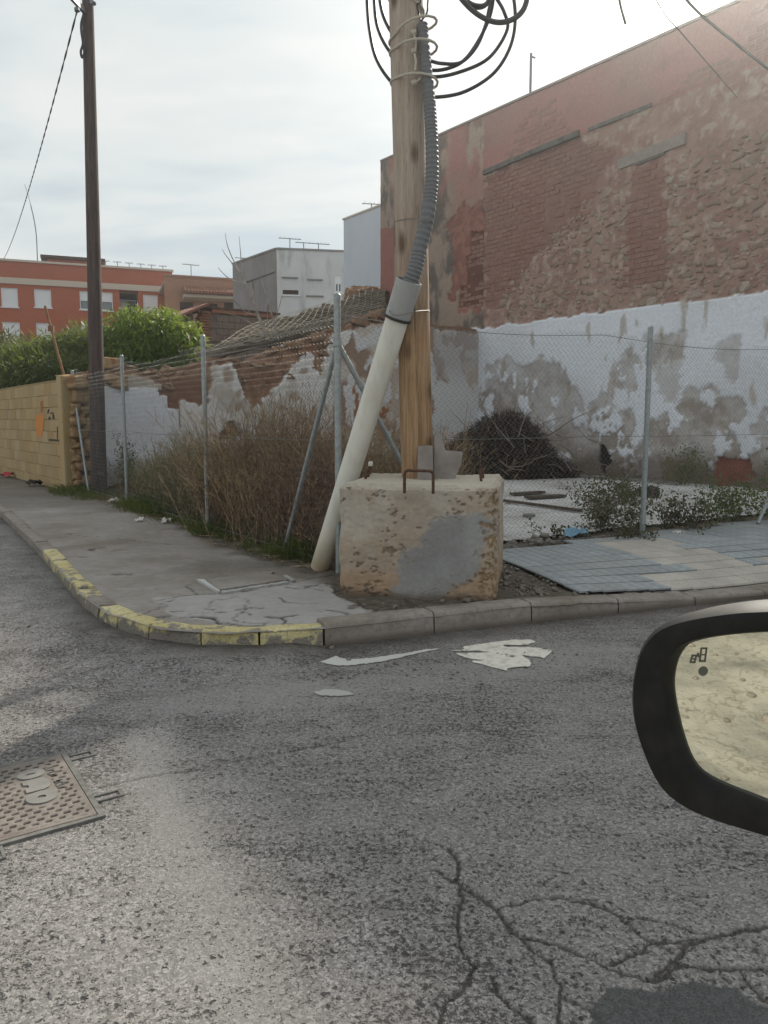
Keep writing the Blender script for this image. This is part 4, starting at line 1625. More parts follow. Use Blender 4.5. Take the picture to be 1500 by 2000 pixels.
def wall_with_holes(W, s0, s1, z0, z1, holes, depth, mat, name, parent):
    """front face split into cells, cells inside a hole left out; reveals added."""
    xs = sorted({s0, s1, *[h[0] for h in holes], *[h[2] for h in holes]})
    zs = sorted({z0, z1, *[h[1] for h in holes], *[h[3] for h in holes]})
    b = MB()
    for i in range(len(xs) - 1):
        for j in range(len(zs) - 1):
            cx, cz = (xs[i] + xs[i + 1]) / 2, (zs[j] + zs[j + 1]) / 2
            if any(h[0] < cx < h[2] and h[1] < cz < h[3] for h in holes):
                continue
            b.quadmesh([W.pt(xs[i], zs[j]), W.pt(xs[i + 1], zs[j]), W.pt(xs[i + 1], zs[j + 1]), W.pt(xs[i], zs[j + 1])], [[0, 1, 2, 3]])
    for h in holes:
        a = [W.pt(h[0], h[1]), W.pt(h[2], h[1]), W.pt(h[2], h[3]), W.pt(h[0], h[3])]
        c = [p - W.n * depth for p in a]
        for i in range(4):
            j = (i + 1) % 4
            b.quadmesh([a[i], a[j], c[j], c[i]], [[0, 1, 2, 3]])
    return b.obj(name, mat, parent)


def window(W, r, parent, style='shutter', depth=0.12):
    s0, z0, s1, z1 = r
    b = MB()
    fw = 0.06
    for q in ((s0, z0, s0 + fw, z1), (s1 - fw, z0, s1, z1), (s0 + fw, z0, s1 - fw, z0 + fw), (s0 + fw, z1 - fw, s1 - fw, z1)):
        v = slab(W, *q, -depth + 0.01, -depth + 0.07)
        b.quadmesh(v.v, v.f)
    fr = b.obj('window', M_WFRAME if style != 'brown' else M_BROWNSH, parent)
    if style in ('shutter', 'brown'):
        slab(W, s0 + fw, z0 + fw, s1 - fw, z1 - fw, -depth + 0.012, -depth + 0.045).obj('shutter', M_SHUT if style == 'shutter' else M_BROWNSH, fr)
    else:
        zm = z0 + (z1 - z0) * 0.48
        slab(W, s0 + fw, zm, s1 - fw, z1 - fw, -depth + 0.012, -depth + 0.045).obj('shutter', M_SHUT, fr)
        nn = 2
        for k in range(nn):
            a0 = s0 + fw + (s1 - s0 - 2 * fw) * k / nn + 0.03
            a1 = s0 + fw + (s1 - s0 - 2 * fw) * (k + 1) / nn - 0.03
            slab(W, a0, z0 + fw + .03, a1, zm - 0.02, -depth - 0.01, -depth + 0.01).obj('pane', M_GLASS, fr)
        slab(W, (s0 + s1) / 2 - .028, z0 + fw + .001, (s0 + s1) / 2 + .028, zm - 0.001, -depth + .012, -depth + 0.04).obj('mullion', M_WFRAME, fr)
    slab(W, s0 - .06, z0 - .07, s1 + .06, z0 - .003, -0.05, 0.06).obj('sill', M_WFRAME, fr)
    return fr


# ---- orange-red apartment block
ZR = 10.2
A, Bp = G(0, 509, ZR), G(336, 531, ZR)
W4 = Wall(A - (Bp - A).normalized() * 9, (Bp - A))
Le = (Bp - W4.O).dot(W4.d)
apt = empty('apartment_block', W4.pt(Le - 8, 0, -4), label='orange red brick apartment block with white shutters and a pale band', cat='building', kind='thing')
H = []
WIN = []
for (u0, v0, u1, v1, st) in [(1, 561, 36, 600, 's'), (66, 564, 101, 601, 's'), (155, 568, 221, 607, 'g'), (279, 575, 309, 611, 's'), (4, 628, 40, 664, 's'), (70, 630, 103, 666, 's'), (158, 634, 225, 666, 'g'),
                              (284, 640, 312, 676, 's'), (-62, 558, -30, 596, 's'), (-60, 625, -28, 662, 's')]:
    r = wrect(W4, u0, v0, u1, v1)
    H.append(r)
    WIN.append((r, 'shutter' if st == 's' else 'glazed'))
bal = wrect(W4, 233, 567, 271, 617)
wall_with_holes(W4, 0, Le, 0, ZR, H + [bal], 0.35, M_APT, 'wall', apt)
for r, st in WIN:
    window(W4, r, apt, st)
    if st != 'shutter':
        pass
for r in H:
    slab(W4, r[0], r[1], r[2], r[3], -0.34, -0.30).obj('window_back', M_DARK, apt)
# balcony recess
s0, z0, s1, z1 = bal
slab(W4, s0, z0, s1, z1, -1.3, -1.25).obj('balcony_back', M_DARK, apt)
slab(W4, s0, z0 - .02, s1, z0 + .05, -1.25, -0.352).obj('balcony_floor', M_BAND, apt)
b = slab(W4, s0, z0 + .06, s0 + .5, z1 - .5, -1.1, -1.05)
b.obj('balcony_door', M_WFRAME, apt)
for k in range(9):
    sx = s0 + (s1 - s0) * (k + .5) / 9
    slab(W4, sx - .015, z0 + .06, sx + .015, z0 + .85, -0.10, -0.07).obj('railing_bar', M_ANT, apt)
slab(W4, s0, z0 + .86, s1, z0 + .91, -0.11, -0.06).obj('handrail', M_ANT, apt)
z_a = W4.at(0, 541)[1]
z_b = W4.at(0, 553)[1]
slab(W4, 0, z_b, Le + .06, z_a, -0.05, 0.07).obj('band', M_BAND, apt)
slab(W4, 0, ZR + .002, Le + .08, ZR + .12, -0.3, 0.08).obj('coping', M_BAND, apt)
We = Wall(W4.pt(Le, 0), -W4.n)
MB().prism([W4.pt(Le, 0, -.002), W4.pt(Le, 0, -11), W4.pt(Le, ZR, -11), W4.pt(Le, ZR, -.002)], W4.d * -0.2).obj('side_wall', M_APT, apt)
MB().prism([W4.pt(0, ZR - .2, -.36), W4.pt(Le - .21, ZR - .2, -.36), W4.pt(Le - .21, ZR - .2, -11), W4.pt(0, ZR - .2, -11)], (0, 0, -.2)).obj('roof', M_ROOFFLAT, apt)
# stair house on the roof
s0, zz = W4.at(88, 507)
s1, _ = W4.at(195, 514)
slab(W4, s0, ZR - .19, s1, ZR + 0.75, -5, -2.5).obj('stair_house', M_APT, apt)
slab(W4, s0 - .35, ZR + 0.752, s1 + .35, ZR + .92, -5.3, -2.2).obj('stair_house_roof', M_BROWNSH, apt)


def antenna(base, h, label, kind='t', group=None, wd=0.9, rz=0.3):
    t = empty('tv_antenna', base, rz, label, 'antenna', group)
    R = Matrix.Rotation(rz, 4, 'Z')
    base = Vector(base)

    def L(x, y, z):
        return base + R @ Vector((x, y, z))
    MB().tube([L(0, 0, 0), L(0, 0, h)], 0.022, 6).obj('mast', M_ANT, t)
    MB().tube([L(-wd / 2, 0, h - .03), L(wd / 2, 0, h - .03)], 0.018, 6).obj('boom', M_ANT, t)
    n = 6 if kind == 'y' else 4
    for k in range(n):
        x = -wd / 2 + wd * (k + .5) / n
        MB().tube([L(x, -.22, h - .008), L(x, .22, h - .008)], 0.008, 4).obj('element', M_ANT, t)
    return t


ORD = ['first', 'second', 'third', 'fourth', 'fifth', 'sixth', 'seventh', 'eighth', 'last']
APTANT = [(120, 502), (157, 505), (190, 508), (206, 509), (229, 511), (252, 513), (275, 515), (296, 517), (318, 519)]
for i, (u, v) in enumerate(APTANT):
    s, z = W4.at(u, v)
    r = ray(u, v)
    c = Vector((0, 0, EYE))
    tt_ = ((W4.O - W4.n * 3.5) - c).dot(W4.n) / r.dot(W4.n)
    p = c + r * tt_
    stand = ZR - .2 if i not in (0, 1, 2) else ZR + .92
    antenna((p.x, p.y, stand), p.z - stand, ORD[i] + ' T shaped antenna from the left in the row on the orange red roof', 't', 'antennas in a row on the apartment roof', 0.5, 0.25)
s, z = W4.at(71, 507)
t = W4.pt(s, ZR, -1)
mast = empty('whip_mast', t, 0, 'tall thin curved whip mast on the orange red roof', 'antenna')
MB().tube(spline([t, t + Vector((0, 0, 2.0)), t + Vector((-.25, 0, 3.6)), t + Vector((-.5, 0, 4.6))], 6), [0.03] * 12 + [0.012] * 7, 6).obj('rod', M_ANT, mast)

# ---- brown brick house
ZH = 9.2
A, Bp = G(338, 540, ZH), G(470, 548, ZH)
W5 = Wall(A, (Bp - A))
Lh = (Bp - A).length
house = empty('brick_house', W5.pt(Lh / 2, 0, -3), label='brown brick house with a red tiled canopy beside the orange block', cat='building', kind='thing')
H = [wrect(W5, 351, 589, 378, 628), wrect(W5, 400, 592, 426, 630), wrect(W5, 438, 590, 462, 628)]
wall_with_holes(W5, -.5, Lh, 0, ZH, H, 0.3, M_HOUSE, 'wall', house)
for r in H:
    window(W5, r, house, 'brown', 0.14)
slab(W5, -.5, ZH + .002, Lh, ZH + .1, -.3, .06).obj('coping', M_HOUSE, house)
MB().prism([W5.pt(-.5, ZH - .2, -.31), W5.pt(Lh, ZH - .2, -.31), W5.pt(Lh, ZH - .2, -9), W5.pt(-.5, ZH - .2, -9)], (0, 0, -.2)).obj('roof', M_ROOFFLAT, house)
s0, z1 = W5.at(356, 562)
s1, z0 = W5.at(470, 584)
MB().prism([W5.pt(s0, z0 - .08, 0.004), W5.pt(s1, z0 - .08, 0.004), W5.pt(s1, z0, 0.9), W5.pt(s0, z0, 0.9)], (0, 0, -.16)).obj('canopy_soffit', M_BAND, house)
bt = MB()
bt.tube([(0, 0, 0), (0, 1.15, -0.42)], [0.075, 0.085], 8)
mt_ = dims(bt.mesh('tile', M_RTILE, True))
n = int((s1 - s0) / 0.17)
can = MB().prism([W5.pt(s0, z1 + .02, 0.004), W5.pt(s1, z1 + .02, 0.004), W5.pt(s1, z0 + .03, 1.05), W5.pt(s0, z0 + .03, 1.05)], (0, 0, -.03)).obj('canopy', M_RTILE, house)
for k in range(n):
    add('tile', mt_, can, W5.matrix(s0 + .085 + k * .17, z1 + .06, 0.02))
antenna(W5.pt(1.2, ZH - .2, -2), 1.3, 'small antenna on the brown brick house roof', 'y', None, 1.0, 0.5)

# ---- grey and white three-storey block
ZG = 8.9
Cn, Ll, Rr = G(540, 487, ZG), G(454, 517, ZG), G(690, 493, ZG)
W6 = Wall(Cn, Rr - Cn)
W7 = Wall(Ll, Cn - Ll)
blk = empty('grey_block', (Cn + Ll) / 2 * Vector((1, 1, 0)) if False else Vector((Cn.x, Cn.y, 0)), label='plain block with dark cement side and stained white front behind the netted roof', cat='building', kind='thing')
Lw, Lg = (Rr - Cn).length, (Cn - Ll).length
H = [wrect(W6, 552, 566, 583, 576), wrect(W6, 654, 537, 668, 571)]
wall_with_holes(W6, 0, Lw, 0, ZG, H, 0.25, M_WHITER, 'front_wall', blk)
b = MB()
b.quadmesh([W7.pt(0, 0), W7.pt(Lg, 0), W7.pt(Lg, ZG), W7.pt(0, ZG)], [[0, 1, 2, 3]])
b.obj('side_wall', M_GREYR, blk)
for r in H:
    slab(W6, *r, -.24, -.2).obj('window_back', M_DARK, blk)
    window(W6, r, blk, 'glazed' if r is H[1] else 'brown', 0.1)
for (u0, v0, u1, v1) in [(550, 541, 582, 544), (600, 545, 630, 548), (598, 577, 632, 580)]:
    r = wrect(W6, u0, v0, u1, v1)
    slab(W6, *r, -.02, .09).obj('shutter_box', M_GREYR, blk)
r = wrect(W6, 566, 540, 567, 541)
s0, z0 = W7.at(475, 553)
s1, z1 = W7.at(537, 531)
MB().tube([W7.pt(s0, z0, .03), W7.pt(s1, z1, .03)], 0.03, 6).obj('cable', M_ANT, blk)
MB().prism([W6.pt(0.01, ZG - .15, -.01), W6.pt(Lw, ZG - .15, -.01), W6.pt(Lw, ZG - .15, -8), Ll + Vector((0.05, 0.05, -.15))], (0, 0, -.2)).obj('roof', M_ROOFFLAT, blk)
slab(W6, 0, ZG + .002, Lw, ZG + .08, -.25, .05).obj('coping', M_GREYR, blk)
slab(W7, 0, ZG + .003, Lg - .051, ZG + .079, -.25, .05).obj('coping', M_GREYR, blk)
for i, (u, v, lab, kd_) in enumerate([(566, 465, 'tall antenna with comb elements at the front of the grey block roof', 'y'), (593, 473, 'short antenna in the middle of the grey block roof', 't'),
                                     (622, 475, 'wide antenna at the white end of the grey block roof', 'y'), (474, 503, 'small antenna at the dark side of the grey block roof', 't')]):
    p = D(u, v, Cn.y + (2.5 if i < 3 else 4.0))
    antenna((p.x, p.y, ZG - .15), p.z - ZG + .15, lab, kd_, None, 1.1 if kd_ == 'y' else .8, .3)

# ---- bluish white block next to the red building
ZB = 9.6
A, Bp = G(671, 430, ZB), G(760, 396, ZB)
W8 = Wall(A, Bp - A)
Lb = (Bp - A).length
wb = empty('white_block', W8.pt(Lb / 2, 0, -2), label='tall blank bluish white block beside the red building', cat='building', kind='thing')
b = MB()
b.prism([W8.pt(0, 0), W8.pt(Lb, 0), W8.pt(Lb, ZB), W8.pt(0, ZB)], W8.n * -6)
b.obj('wall', M_BLUEW, wb)
slab(W8, -.04, ZB + .002, Lb, ZB + .07, -6, .04).obj('coping', M_BAND, wb)
p = W8.at(702, 414)
q = W8.pt(p[0], ZB + .07, -.6)
antenna((q.x, q.y, q.z), .45, 'tiny antenna on the bluish white block', 't', None, .8, .2)
s, z = W2.at(1020, 190)
q = W2.pt(s, top2(s), -.25)
am = empty('antenna_mast', q, 0, 'bare antenna mast on the roof edge of the red building', 'antenna')
zt = D(1020, 104, q.y).z
MB().tube([q + Vector((0, 0, -.1)), Vector((q.x, q.y, zt))], 0.03, 6).obj('mast', M_ANT, am)
MB().tube([Vector((q.x - .02, q.y, zt - .06)), Vector((q.x + .1, q.y, zt - .1))], 0.02, 6).obj('bracket', M_ANT, am)

# ================================================================== shed and netted roof behind the crumbling wall
M_BLOCKG = material('grey brown concrete block', f_rand([(0.215, 0.165, 0.14), (0.26, 0.205, 0.175), (0.19, 0.15, 0.13)], 12), rough=0.95, spec=0.1)
M_SHEDB = material('orange brick pier', f_rand([(0.36, 0.16, 0.09), (0.30, 0.12, 0.07)], 12), rough=0.95)
M_WOODOLD = material('old roof timber', (0.10, 0.06, 0.045), rough=0.95)
shed = empty('block_shed', D(450, 660, 24) * Vector((1, 1, 0)), label='small concrete block shed with orange brick corner and broken roof', cat='shed', kind='thing')
P0, P1 = D(396, 640, 23.5), D(540, 650, 25.0)
W9 = Wall((P0.x, P0.y), (P1.x - P0.x, P1.y - P0.y))
s1_, ztop = W9.at(535, 612)
zl = W9.at(400, 606)[1]
slab(W9, 0.1, 0, s1_, zl - .05, -.25, -.03).obj('wall', M_BLOCKG, shed)
bb = dims(MB().box((0, 0, 0), (.39, .04, .19), ch=.006).mesh('block', M_BLOCKG))
zz = zl - 1.6
row = 0
while zz < zl - .15:
    s = .45 + (.2 if row % 2 else 0)
    while s < s1_ - .15:
        add('block', bb, shed, W9.matrix(s, zz, -.02))
        s += .4
    zz += .2
    row += 1
bk = dims(MB().box((0, 0, 0), (.3, .3, .062), ch=.004).mesh('brick', M_SHEDB))
for k in range(24):
    add('brick', bk, shed, W9.matrix(.05 + (.04 if k % 4 < 2 else -.02), zl - .06 - k * .082, -.1))
slab(W9, .3, zl - .05, s1_, zl + .06, -.28, .04).obj('brick_course', M_SHEDB, shed)
slab(W9, -.1, zl + .06, s1_ + .2, zl + .12, -.5, .06).obj('roof_edge', M_WOODOLD, shed)
MB().prism([W9.pt(-.9, zl - .35, .3), W9.pt(.1, zl + .12, .3), W9.pt(.1, zl + .2, .3), W9.pt(-.9, zl - .27, .3)], W9.n * -2.5).obj('roof', M_RTILE, shed)
slab(W9, -.75, 0, -.08, zl - .3, -2, -1.9).obj('dark_back', M_DARK, shed)
for k in range(3):
    MB().tube([W9.pt(-.75 + k * .25, zl - .3 + k * .11, .34), W9.pt(-.75 + k * .25, zl - .3 + k * .11, -2)], .05, 6).obj('beam', M_WOODOLD, shed)
MB().tube([W9.pt(-.62, .1, .2), W9.pt(-.62, zl - .25, .2)], .06, 6).obj('post', M_WOODOLD, shed)

M_OLDTILE = material('old lichen roof tile', f_rand([(0.085, 0.064, 0.048), (0.12, 0.094, 0.07), (0.07, 0.053, 0.042), (0.15, 0.12, 0.092)], 16), rough=0.95, spec=0.1)
M_NET = material('pale net cord', (0.30, 0.27, 0.215), rough=0.9)
nr_ = empty('netted_roof', D(580, 660, 19) * Vector((1, 1, 0)), label='sagging old tile roof held under a pale cord net', cat='roof', kind='thing')
Q = [D(392, 706, 15.6), D(752, 622, 18.9), D(752, 566, 22.6), D(500, 641, 21.0)]
Q[3] = D(505, 643, 20.5)


def bil(a, c):
    p = Q[0] * (1 - a) * (1 - c) + Q[1] * a * (1 - c) + Q[2] * a * c + Q[3] * (1 - a) * c
    p = p + Vector((0, 0, 0.16 * (float(fbm(a * 4, c * 4, 501, 3)) - .5) - .12 * math.sin(a * math.pi) * math.sin(c * math.pi)))
    return p


vs, fs = [], []
for i in range(21):
    for j in range(11):
        vs.append(bil(i / 20, j / 10) + Vector((0, 0, -.04)))
for i in range(20):
    for j in range(10):
        fs.append([i * 11 + j, (i + 1) * 11 + j, (i + 1) * 11 + j + 1, i * 11 + j + 1])
add('roof_deck', np_mesh('roof_deck', vs, fs, M_OLDTILE), nr_)
tile = MB()
n = 5
for y0, rr in ((0.0, 0.105), (0.44, 0.085)):
    for k in range(n):
        th = math.pi * k / (n - 1)
        tile.v.append((rr * math.cos(th), y0, rr * 0.75 * math.sin(th)))
tile.f = [[k, k + 1, n + k + 1, n + k] for k in range(n - 1)] + [[0, 1, 2, 3, 4]]
tm = dims(tile.mesh('tile', M_OLDTILE, True))
items = []
rng = random.Random(66)
NA, NC = 17, 9
for i in range(NA):
    for j in range(NC):
        a, c = (i + .5) / NA, (j + .5) / NC
        if rng.random() < .05:
            continue
        p = bil(a, c)
        ex = (bil(a + .01, c) - bil(a - .01, c)).normalized()
        ey = (bil(a, c + .01) - bil(a, c - .01)).normalized()
        ez = ex.cross(ey).normalized()
        ey2 = ez.cross(ex)
        p = p - ey2 * .2
        sx = (bil(a + .5 / NA, c) - bil(a - .5 / NA, c)).length / .2
        m = Matrix(((ex.x, ey2.x, ez.x, p.x), (ex.y, ey2.y, ez.y, p.y), (ex.z, ey2.z, ez.z, p.z), (0, 0, 0, 1)))
        items.append((tm, m @ Matrix.Rotation(rng.uniform(-.06, .06), 4, 'Z') @ Matrix.Diagonal((sx, 1.35, 1.4, 1))))
pieces(nr_, 'tile', items)
b = MB()
for i in range(20):
    a = i / 19
    b.tube([bil(a + .01 * math.sin(k + i), k / 8) + Vector((0, 0, .15)) for k in range(9)], 0.006, 3, False)
for j in range(16):
    c = j / 15
    b.tube([bil(k / 14, c + .012 * math.sin(k * 1.3 + j)) + Vector((0, 0, .155)) for k in range(15)], 0.006, 3, False)
o = b.obj('net', M_NET, nr_)
o['kind'] = 'stuff'
# rubble heap at the upper end of the roof
for k in range(26):
    u, v = rng.uniform(690, 750), rng.uniform(566, 590)
    p = D(u, v, 23 + rng.uniform(-.4, .3))
    a = rng.uniform(.25, .6)
    add('stone', rng.choice(es_var), nr_, Matrix.Translation(p) @ Matrix.Rotation(rng.uniform(0, 3), 4, 'Z') @ Matrix.Diagonal((a, a, a * .6, 1)))
# ================================================================== the pole, its concrete base and what hangs on it
def f_conc(n):
    v = n.geo('Position')
    a = n.noise(3.2, 5, 0.6, v)
    b = n.noise(34, 5, 0.65, v)
    c = n.attr('col', 'Color')
    k = n.math('ADD', 0.55, n.math('ADD', n.math('MULTIPLY', a, 0.4), n.math('MULTIPLY', b, 0.5)))
    c = n.vmath('MULTIPLY', c, n.comb(k, k, k))
    h = n.math('ADD', n.math('MULTIPLY', b, 1.0), n.math('MULTIPLY', n.noise(120, 3, 0.6, v), 0.4))
    return {'Base Color': c, 'Normal': n.bump(h, 0.6, 0.008)}


M_BLOCKC = material('pitted old concrete', f_conc, rough=0.93, spec=0.12)
ANG = math.radians(-11)
ex = Vector((math.cos(ANG), math.sin(ANG), 0))
ey = Vector((-math.sin(ANG), math.cos(ANG), 0))
BC = Vector((0.72, 4.85, 0)) - ex * 0.52 + ey * 0.52
BH = 0.735
conc = empty('concrete_block', (BC.x, BC.y, 0.1), 0, 'weathered tan concrete block with a grey cement patch, holding the wooden pole', 'block')


def rough_box(c, ex, ey, size, z0, h, rad, n, fn):
    vs, fs = [], []
    hx, hy = size[0] / 2, size[1] / 2
    lin = np.linspace(-1, 1, n)
    allp = []
    faces = [('f', 0, -1), ('b', 0, 1), ('l', 1, -1), ('r', 1, 1), ('t', 2, 1)]
    for nm, ax, sg in faces:
        A, B = np.meshgrid(lin, lin, indexing='ij')
        A, B = A.ravel(), B.ravel()
        if ax == 0:
            P = np.stack([A * hx, np.full(A.shape, sg * hy), (B + 1) / 2 * h], 1)
        elif ax == 1:
            P = np.stack([np.full(A.shape, sg * hx), A * hy, (B + 1) / 2 * h], 1)
        else:
            P = np.stack([A * hx, B * hy, np.full(A.shape, h)], 1)
        b = len(allp) * n * n
        allp.append(P)
        idx = b + np.arange(n * n).reshape(n, n)
        F = np.stack([idx[:-1, :-1].ravel(), idx[1:, :-1].ravel(), idx[1:, 1:].ravel(), idx[:-1, 1:].ravel()], 1)
        if (ax == 0 and sg > 0) or (ax == 1 and sg < 0):
            F = F[:, ::-1]
        fs.append(F)
    P = np.concatenate(allp)
    core = np.stack([np.clip(P[:, 0], -hx + rad, hx - rad), np.clip(P[:, 1], -hy + rad, hy - rad), np.minimum(P[:, 2], h - rad)], 1)
    d = P - core
    L = np.linalg.norm(d, axis=1)
    nrm = d / np.maximum(L, 1e-6)[:, None]
    P = core + nrm * rad
    off, col = fn(P, nrm)
    P = P + nrm * off[:, None]
    Wd = np.array(c)[None, :] + P[:, :1] * np.array(ex)[None, :] + P[:, 1:2] * np.array(ey)[None, :]
    Wd[:, 2] = z0 + P[:, 2]
    return Wd, np.concatenate(fs), col


def blockfn(P, nrm):
    a = P[:, 0] + P[:, 1] * 0.83
    z = P[:, 2]
    n1_ = fbm(a * 5, z * 5 + P[:, 1] * 3, 601, 5, .6)
    n2_ = fbm(a * 40, z * 40 + P[:, 1] * 28, 605, 4, .65)
    n3_ = fbm(a * 2.4, z * 2.4, 609, 3)
    N = len(P)
    col = lerp(np.tile(np.array([0.36, 0.302, 0.245]), (N, 1)), np.array([0.42, 0.37, 0.312]), sstep(.4, .65, n3_))
    col = lerp(col, np.array([0.36, 0.275, 0.20]), sstep(.5, .72, n1_) * .7)
    # orange earthy foot
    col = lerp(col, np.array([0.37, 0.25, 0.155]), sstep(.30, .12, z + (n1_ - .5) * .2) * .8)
    pits = (n2_ > 0.605) & (fbm(a * 5.5, z * 7.5, 613, 5, .65) > .58) & (nrm[:, 2] < .6)
    off = (n1_ - .5) * .034 + (n2_ - .5) * .008 - .02 * (np.abs(nrm).max(1) < .93) * fbm(a * 11, z * 11 + P[:, 1] * 9, 621, 4, .6)
    W_ = np.array(BC)[None, :] + P[:, :1] * np.array(ex)[None, :] + P[:, 1:2] * np.array(ey)[None, :]
    u, v = proj(W_[:, 0], W_[:, 1], P[:, 2] + .1)
    ju, jv = u + (n1_ - .5) * 50 + (n2_ - .5) * 22, v + (fbm(a * 5, z * 5, 617, 4) - .5) * 34
    GPP = [(832, 1026), (870, 1012), (920, 1004), (958, 998), (962, 1048), (948, 1105), (925, 1130), (880, 1150), (850, 1172), (780, 1180), (775, 1150), (790, 1128), (784, 1090), (808, 1060), (830, 1062)]
    gf = np.zeros(N)
    for dx_, dy_ in ((0, 0), (6, 0), (-6, 0), (0, 6), (0, -6), (12, 9), (-12, -9), (10, -10), (-10, 10)):
        gf += inpoly(ju + dx_, jv + dy_, GPP) / 9.0
    gf *= (P[:, 1] < -.3)
    gf = np.clip(gf + (n2_ - .5) * .9 * (gf > 0.05) * (gf < .95), 0, 1)
    gp = gf > .5
    col = lerp(col, lerp(np.tile(np.array([0.235, 0.232, 0.230]), (N, 1)), np.array([0.30, 0.298, 0.295]), sstep(.35, .65, n3_)), sstep(.15, .85, gf) * .95)
    pits &= ~gp | (n2_ > .68)
    col = np.where(pits[:, None], np.array([0.22, 0.172, 0.128]), col)
    off = np.where(pits, off - .012, off)
    off = np.where(gp, (n2_ - .5) * .003 + .006, off)
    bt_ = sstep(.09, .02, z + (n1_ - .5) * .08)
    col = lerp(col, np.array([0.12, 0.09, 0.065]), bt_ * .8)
    # paler on the upward faces
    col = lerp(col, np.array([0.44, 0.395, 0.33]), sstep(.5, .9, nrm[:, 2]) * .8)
    # honeycombed right edge
    rg = (P[:, 0] > .40 + (n1_ - .5) * .2) & (n2_ > .52) & (nrm[:, 2] < .5) & (P[:, 1] < -.2)
    off = np.where(rg, off - .010, off)
    col = np.where(rg[:, None], np.array([0.27, 0.19, 0.115]), col)
    return off, col


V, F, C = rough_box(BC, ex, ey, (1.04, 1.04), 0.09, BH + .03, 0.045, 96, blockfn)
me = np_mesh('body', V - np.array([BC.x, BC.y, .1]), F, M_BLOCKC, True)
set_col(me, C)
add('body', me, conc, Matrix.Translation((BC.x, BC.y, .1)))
ZT = 0.1 + BH + .02
M_RUST = material('rusty rebar', lambda n: n.ramp(n.noise(60, 4, .6, n.geo('Position')), [(0.3, (0.045, 0.028, 0.022)), (0.7, (0.13, 0.07, 0.045))]), rough=0.9)


def blk(x, y, z=0.0):
    return BC + ex * x + ey * y + Vector((0, 0, ZT + z))


def top_at(u, v, z=ZT):
    return G(u, v, z)


# staple, hooks
p0, p1 = top_at(790, 948), top_at(846, 949)
MB().tube([p0 - Vector((0, 0, .05)), p0 + Vector((0, 0, .07)), p0 + Vector((.006, 0, .088)), p0 + Vector((.02, 0, .096)), p1 + Vector((-.02, 0, .094)), p1 + Vector((-.006, 0, .086)), p1 + Vector((0, 0, .07)), p1 - Vector((0, 0, .05))], .010, 8).obj('rebar_staple', M_RUST, conc, smooth=True)
for (u, v, dx, h) in [(711, 935, .045, .10), (716, 931, .045, .095), (941, 940, -.018, .085), (945, 936, -.02, .09)]:
    p = top_at(u, v)
    MB().tube([p - Vector((0, 0, .04)), p + Vector((dx * .5, 0, h * .5)), p + Vector((dx, 0, h))], .010, 7).obj('rebar_hook', M_RUST, conc, smooth=True)
p = top_at(711, 935) + Vector((.047, 0, .105))
add('cement_blob', stone_mesh(630, 4, .035, .03, .04, .2, .4, material('cement blob', (.5, .47, .42), rough=.95), 'cement_blob'), conc, Matrix.Translation(p))

# ---- wooden pole
def f_wood(n):
    v = n.coord()
    g = n.noise(14, 5, 0.6, n.mapping(v, scale=(2.6, 2.6, 0.16)), 0.6)
    fine = n.noise(60, 4, 0.65, n.mapping(v, scale=(2, 2, 0.10)))
    big = n.noise(1.5, 4, 0.6, v)
    z = n.xyz(v)[2]
    c = n.ramp(g, [(0.3, (0.20, 0.115, 0.062)), (0.5, (0.325, 0.205, 0.115)), (0.7, (0.41, 0.285, 0.175))])
    grey = n.ramp(g, [(0.3, (0.33, 0.265, 0.215)), (0.7, (0.46, 0.385, 0.325))])
    c = n.mix(n.ramp(n.math('ADD', z, n.math('MULTIPLY', big, 0.8)), [(0.0, 0.0), (1.0, 0.0)]), c, grey)
    hi = n.math('MULTIPLY', n.math('SUBTRACT', n.math('ADD', z, n.math('MULTIPLY', n.math('SUBTRACT', big, 0.5), 1.2)), 1.0), 0.9, clamp=True)
    c = n.mix(hi, c, grey)
    c = n.mix(n.ramp(fine, [(0.30, 0.75), (0.44, 0.0)]), c, (0.09, 0.055, 0.032))
    kn = n.voro(1.6, n.mapping(v, scale=(2.4, 2.4, 1.0)))
    c = n.mix(n.ramp(kn, [(0.07, 0.85), (0.17, 0.0)]), c, (0.085, 0.05, 0.03))
    return {'Base Color': c, 'Normal': n.bump(n.math('ADD', g, fine), 0.5, 0.008)}


M_WOOD = material('pale weathered wood', f_wood, rough=0.85, spec=0.2)
PB = Vector((0.245, 5.56, ZT - .08))
PT = D(793, 0, 5.50)
pdir = (PT - PB).normalized()


def pole_pt(z):
    return PB + pdir * ((z - PB.z) / pdir.z)


pole = empty('wooden_pole', PB, 0, 'pale wooden pole leaning slightly out of the concrete block', 'pole')
b = MB()
zs_ = np.linspace(PB.z, 7.6, 90)
nseg = 80
for i, z in enumerate(zs_):
    c = pole_pt(z)
    r0 = 0.1135
    for k in range(nseg):
        th_ = 2 * math.pi * k / nseg
        r = r0 * (1 + 0.03 * (float(fbm(math.cos(th_) * 2 + 3, z * .8 + math.sin(th_) * 2, 641, 3)) - .5))
        # drying crack on the lower front
        dth = (th_ - math.radians(276 + 6 * math.sin(z * 2.2)) + math.pi) % (2 * math.pi) - math.pi
        if abs(dth) < 0.055 and z < 2.3:
            r -= 0.013 * (1 - abs(dth) / .06)
        b.v.append((c.x + r * math.cos(th_), c.y + r * math.sin(th_), z))
for i in range(len(zs_) - 1):
    for k in range(nseg):
        b.f.append([i * nseg + k, i * nseg + (k + 1) % nseg, (i + 1) * nseg + (k + 1) % nseg, (i + 1) * nseg + k])
b.f.append([(len(zs_) - 1) * nseg + k for k in range(nseg)])
b.obj('shaft', M_WOOD, pole, loc=tuple(PB), smooth=True)
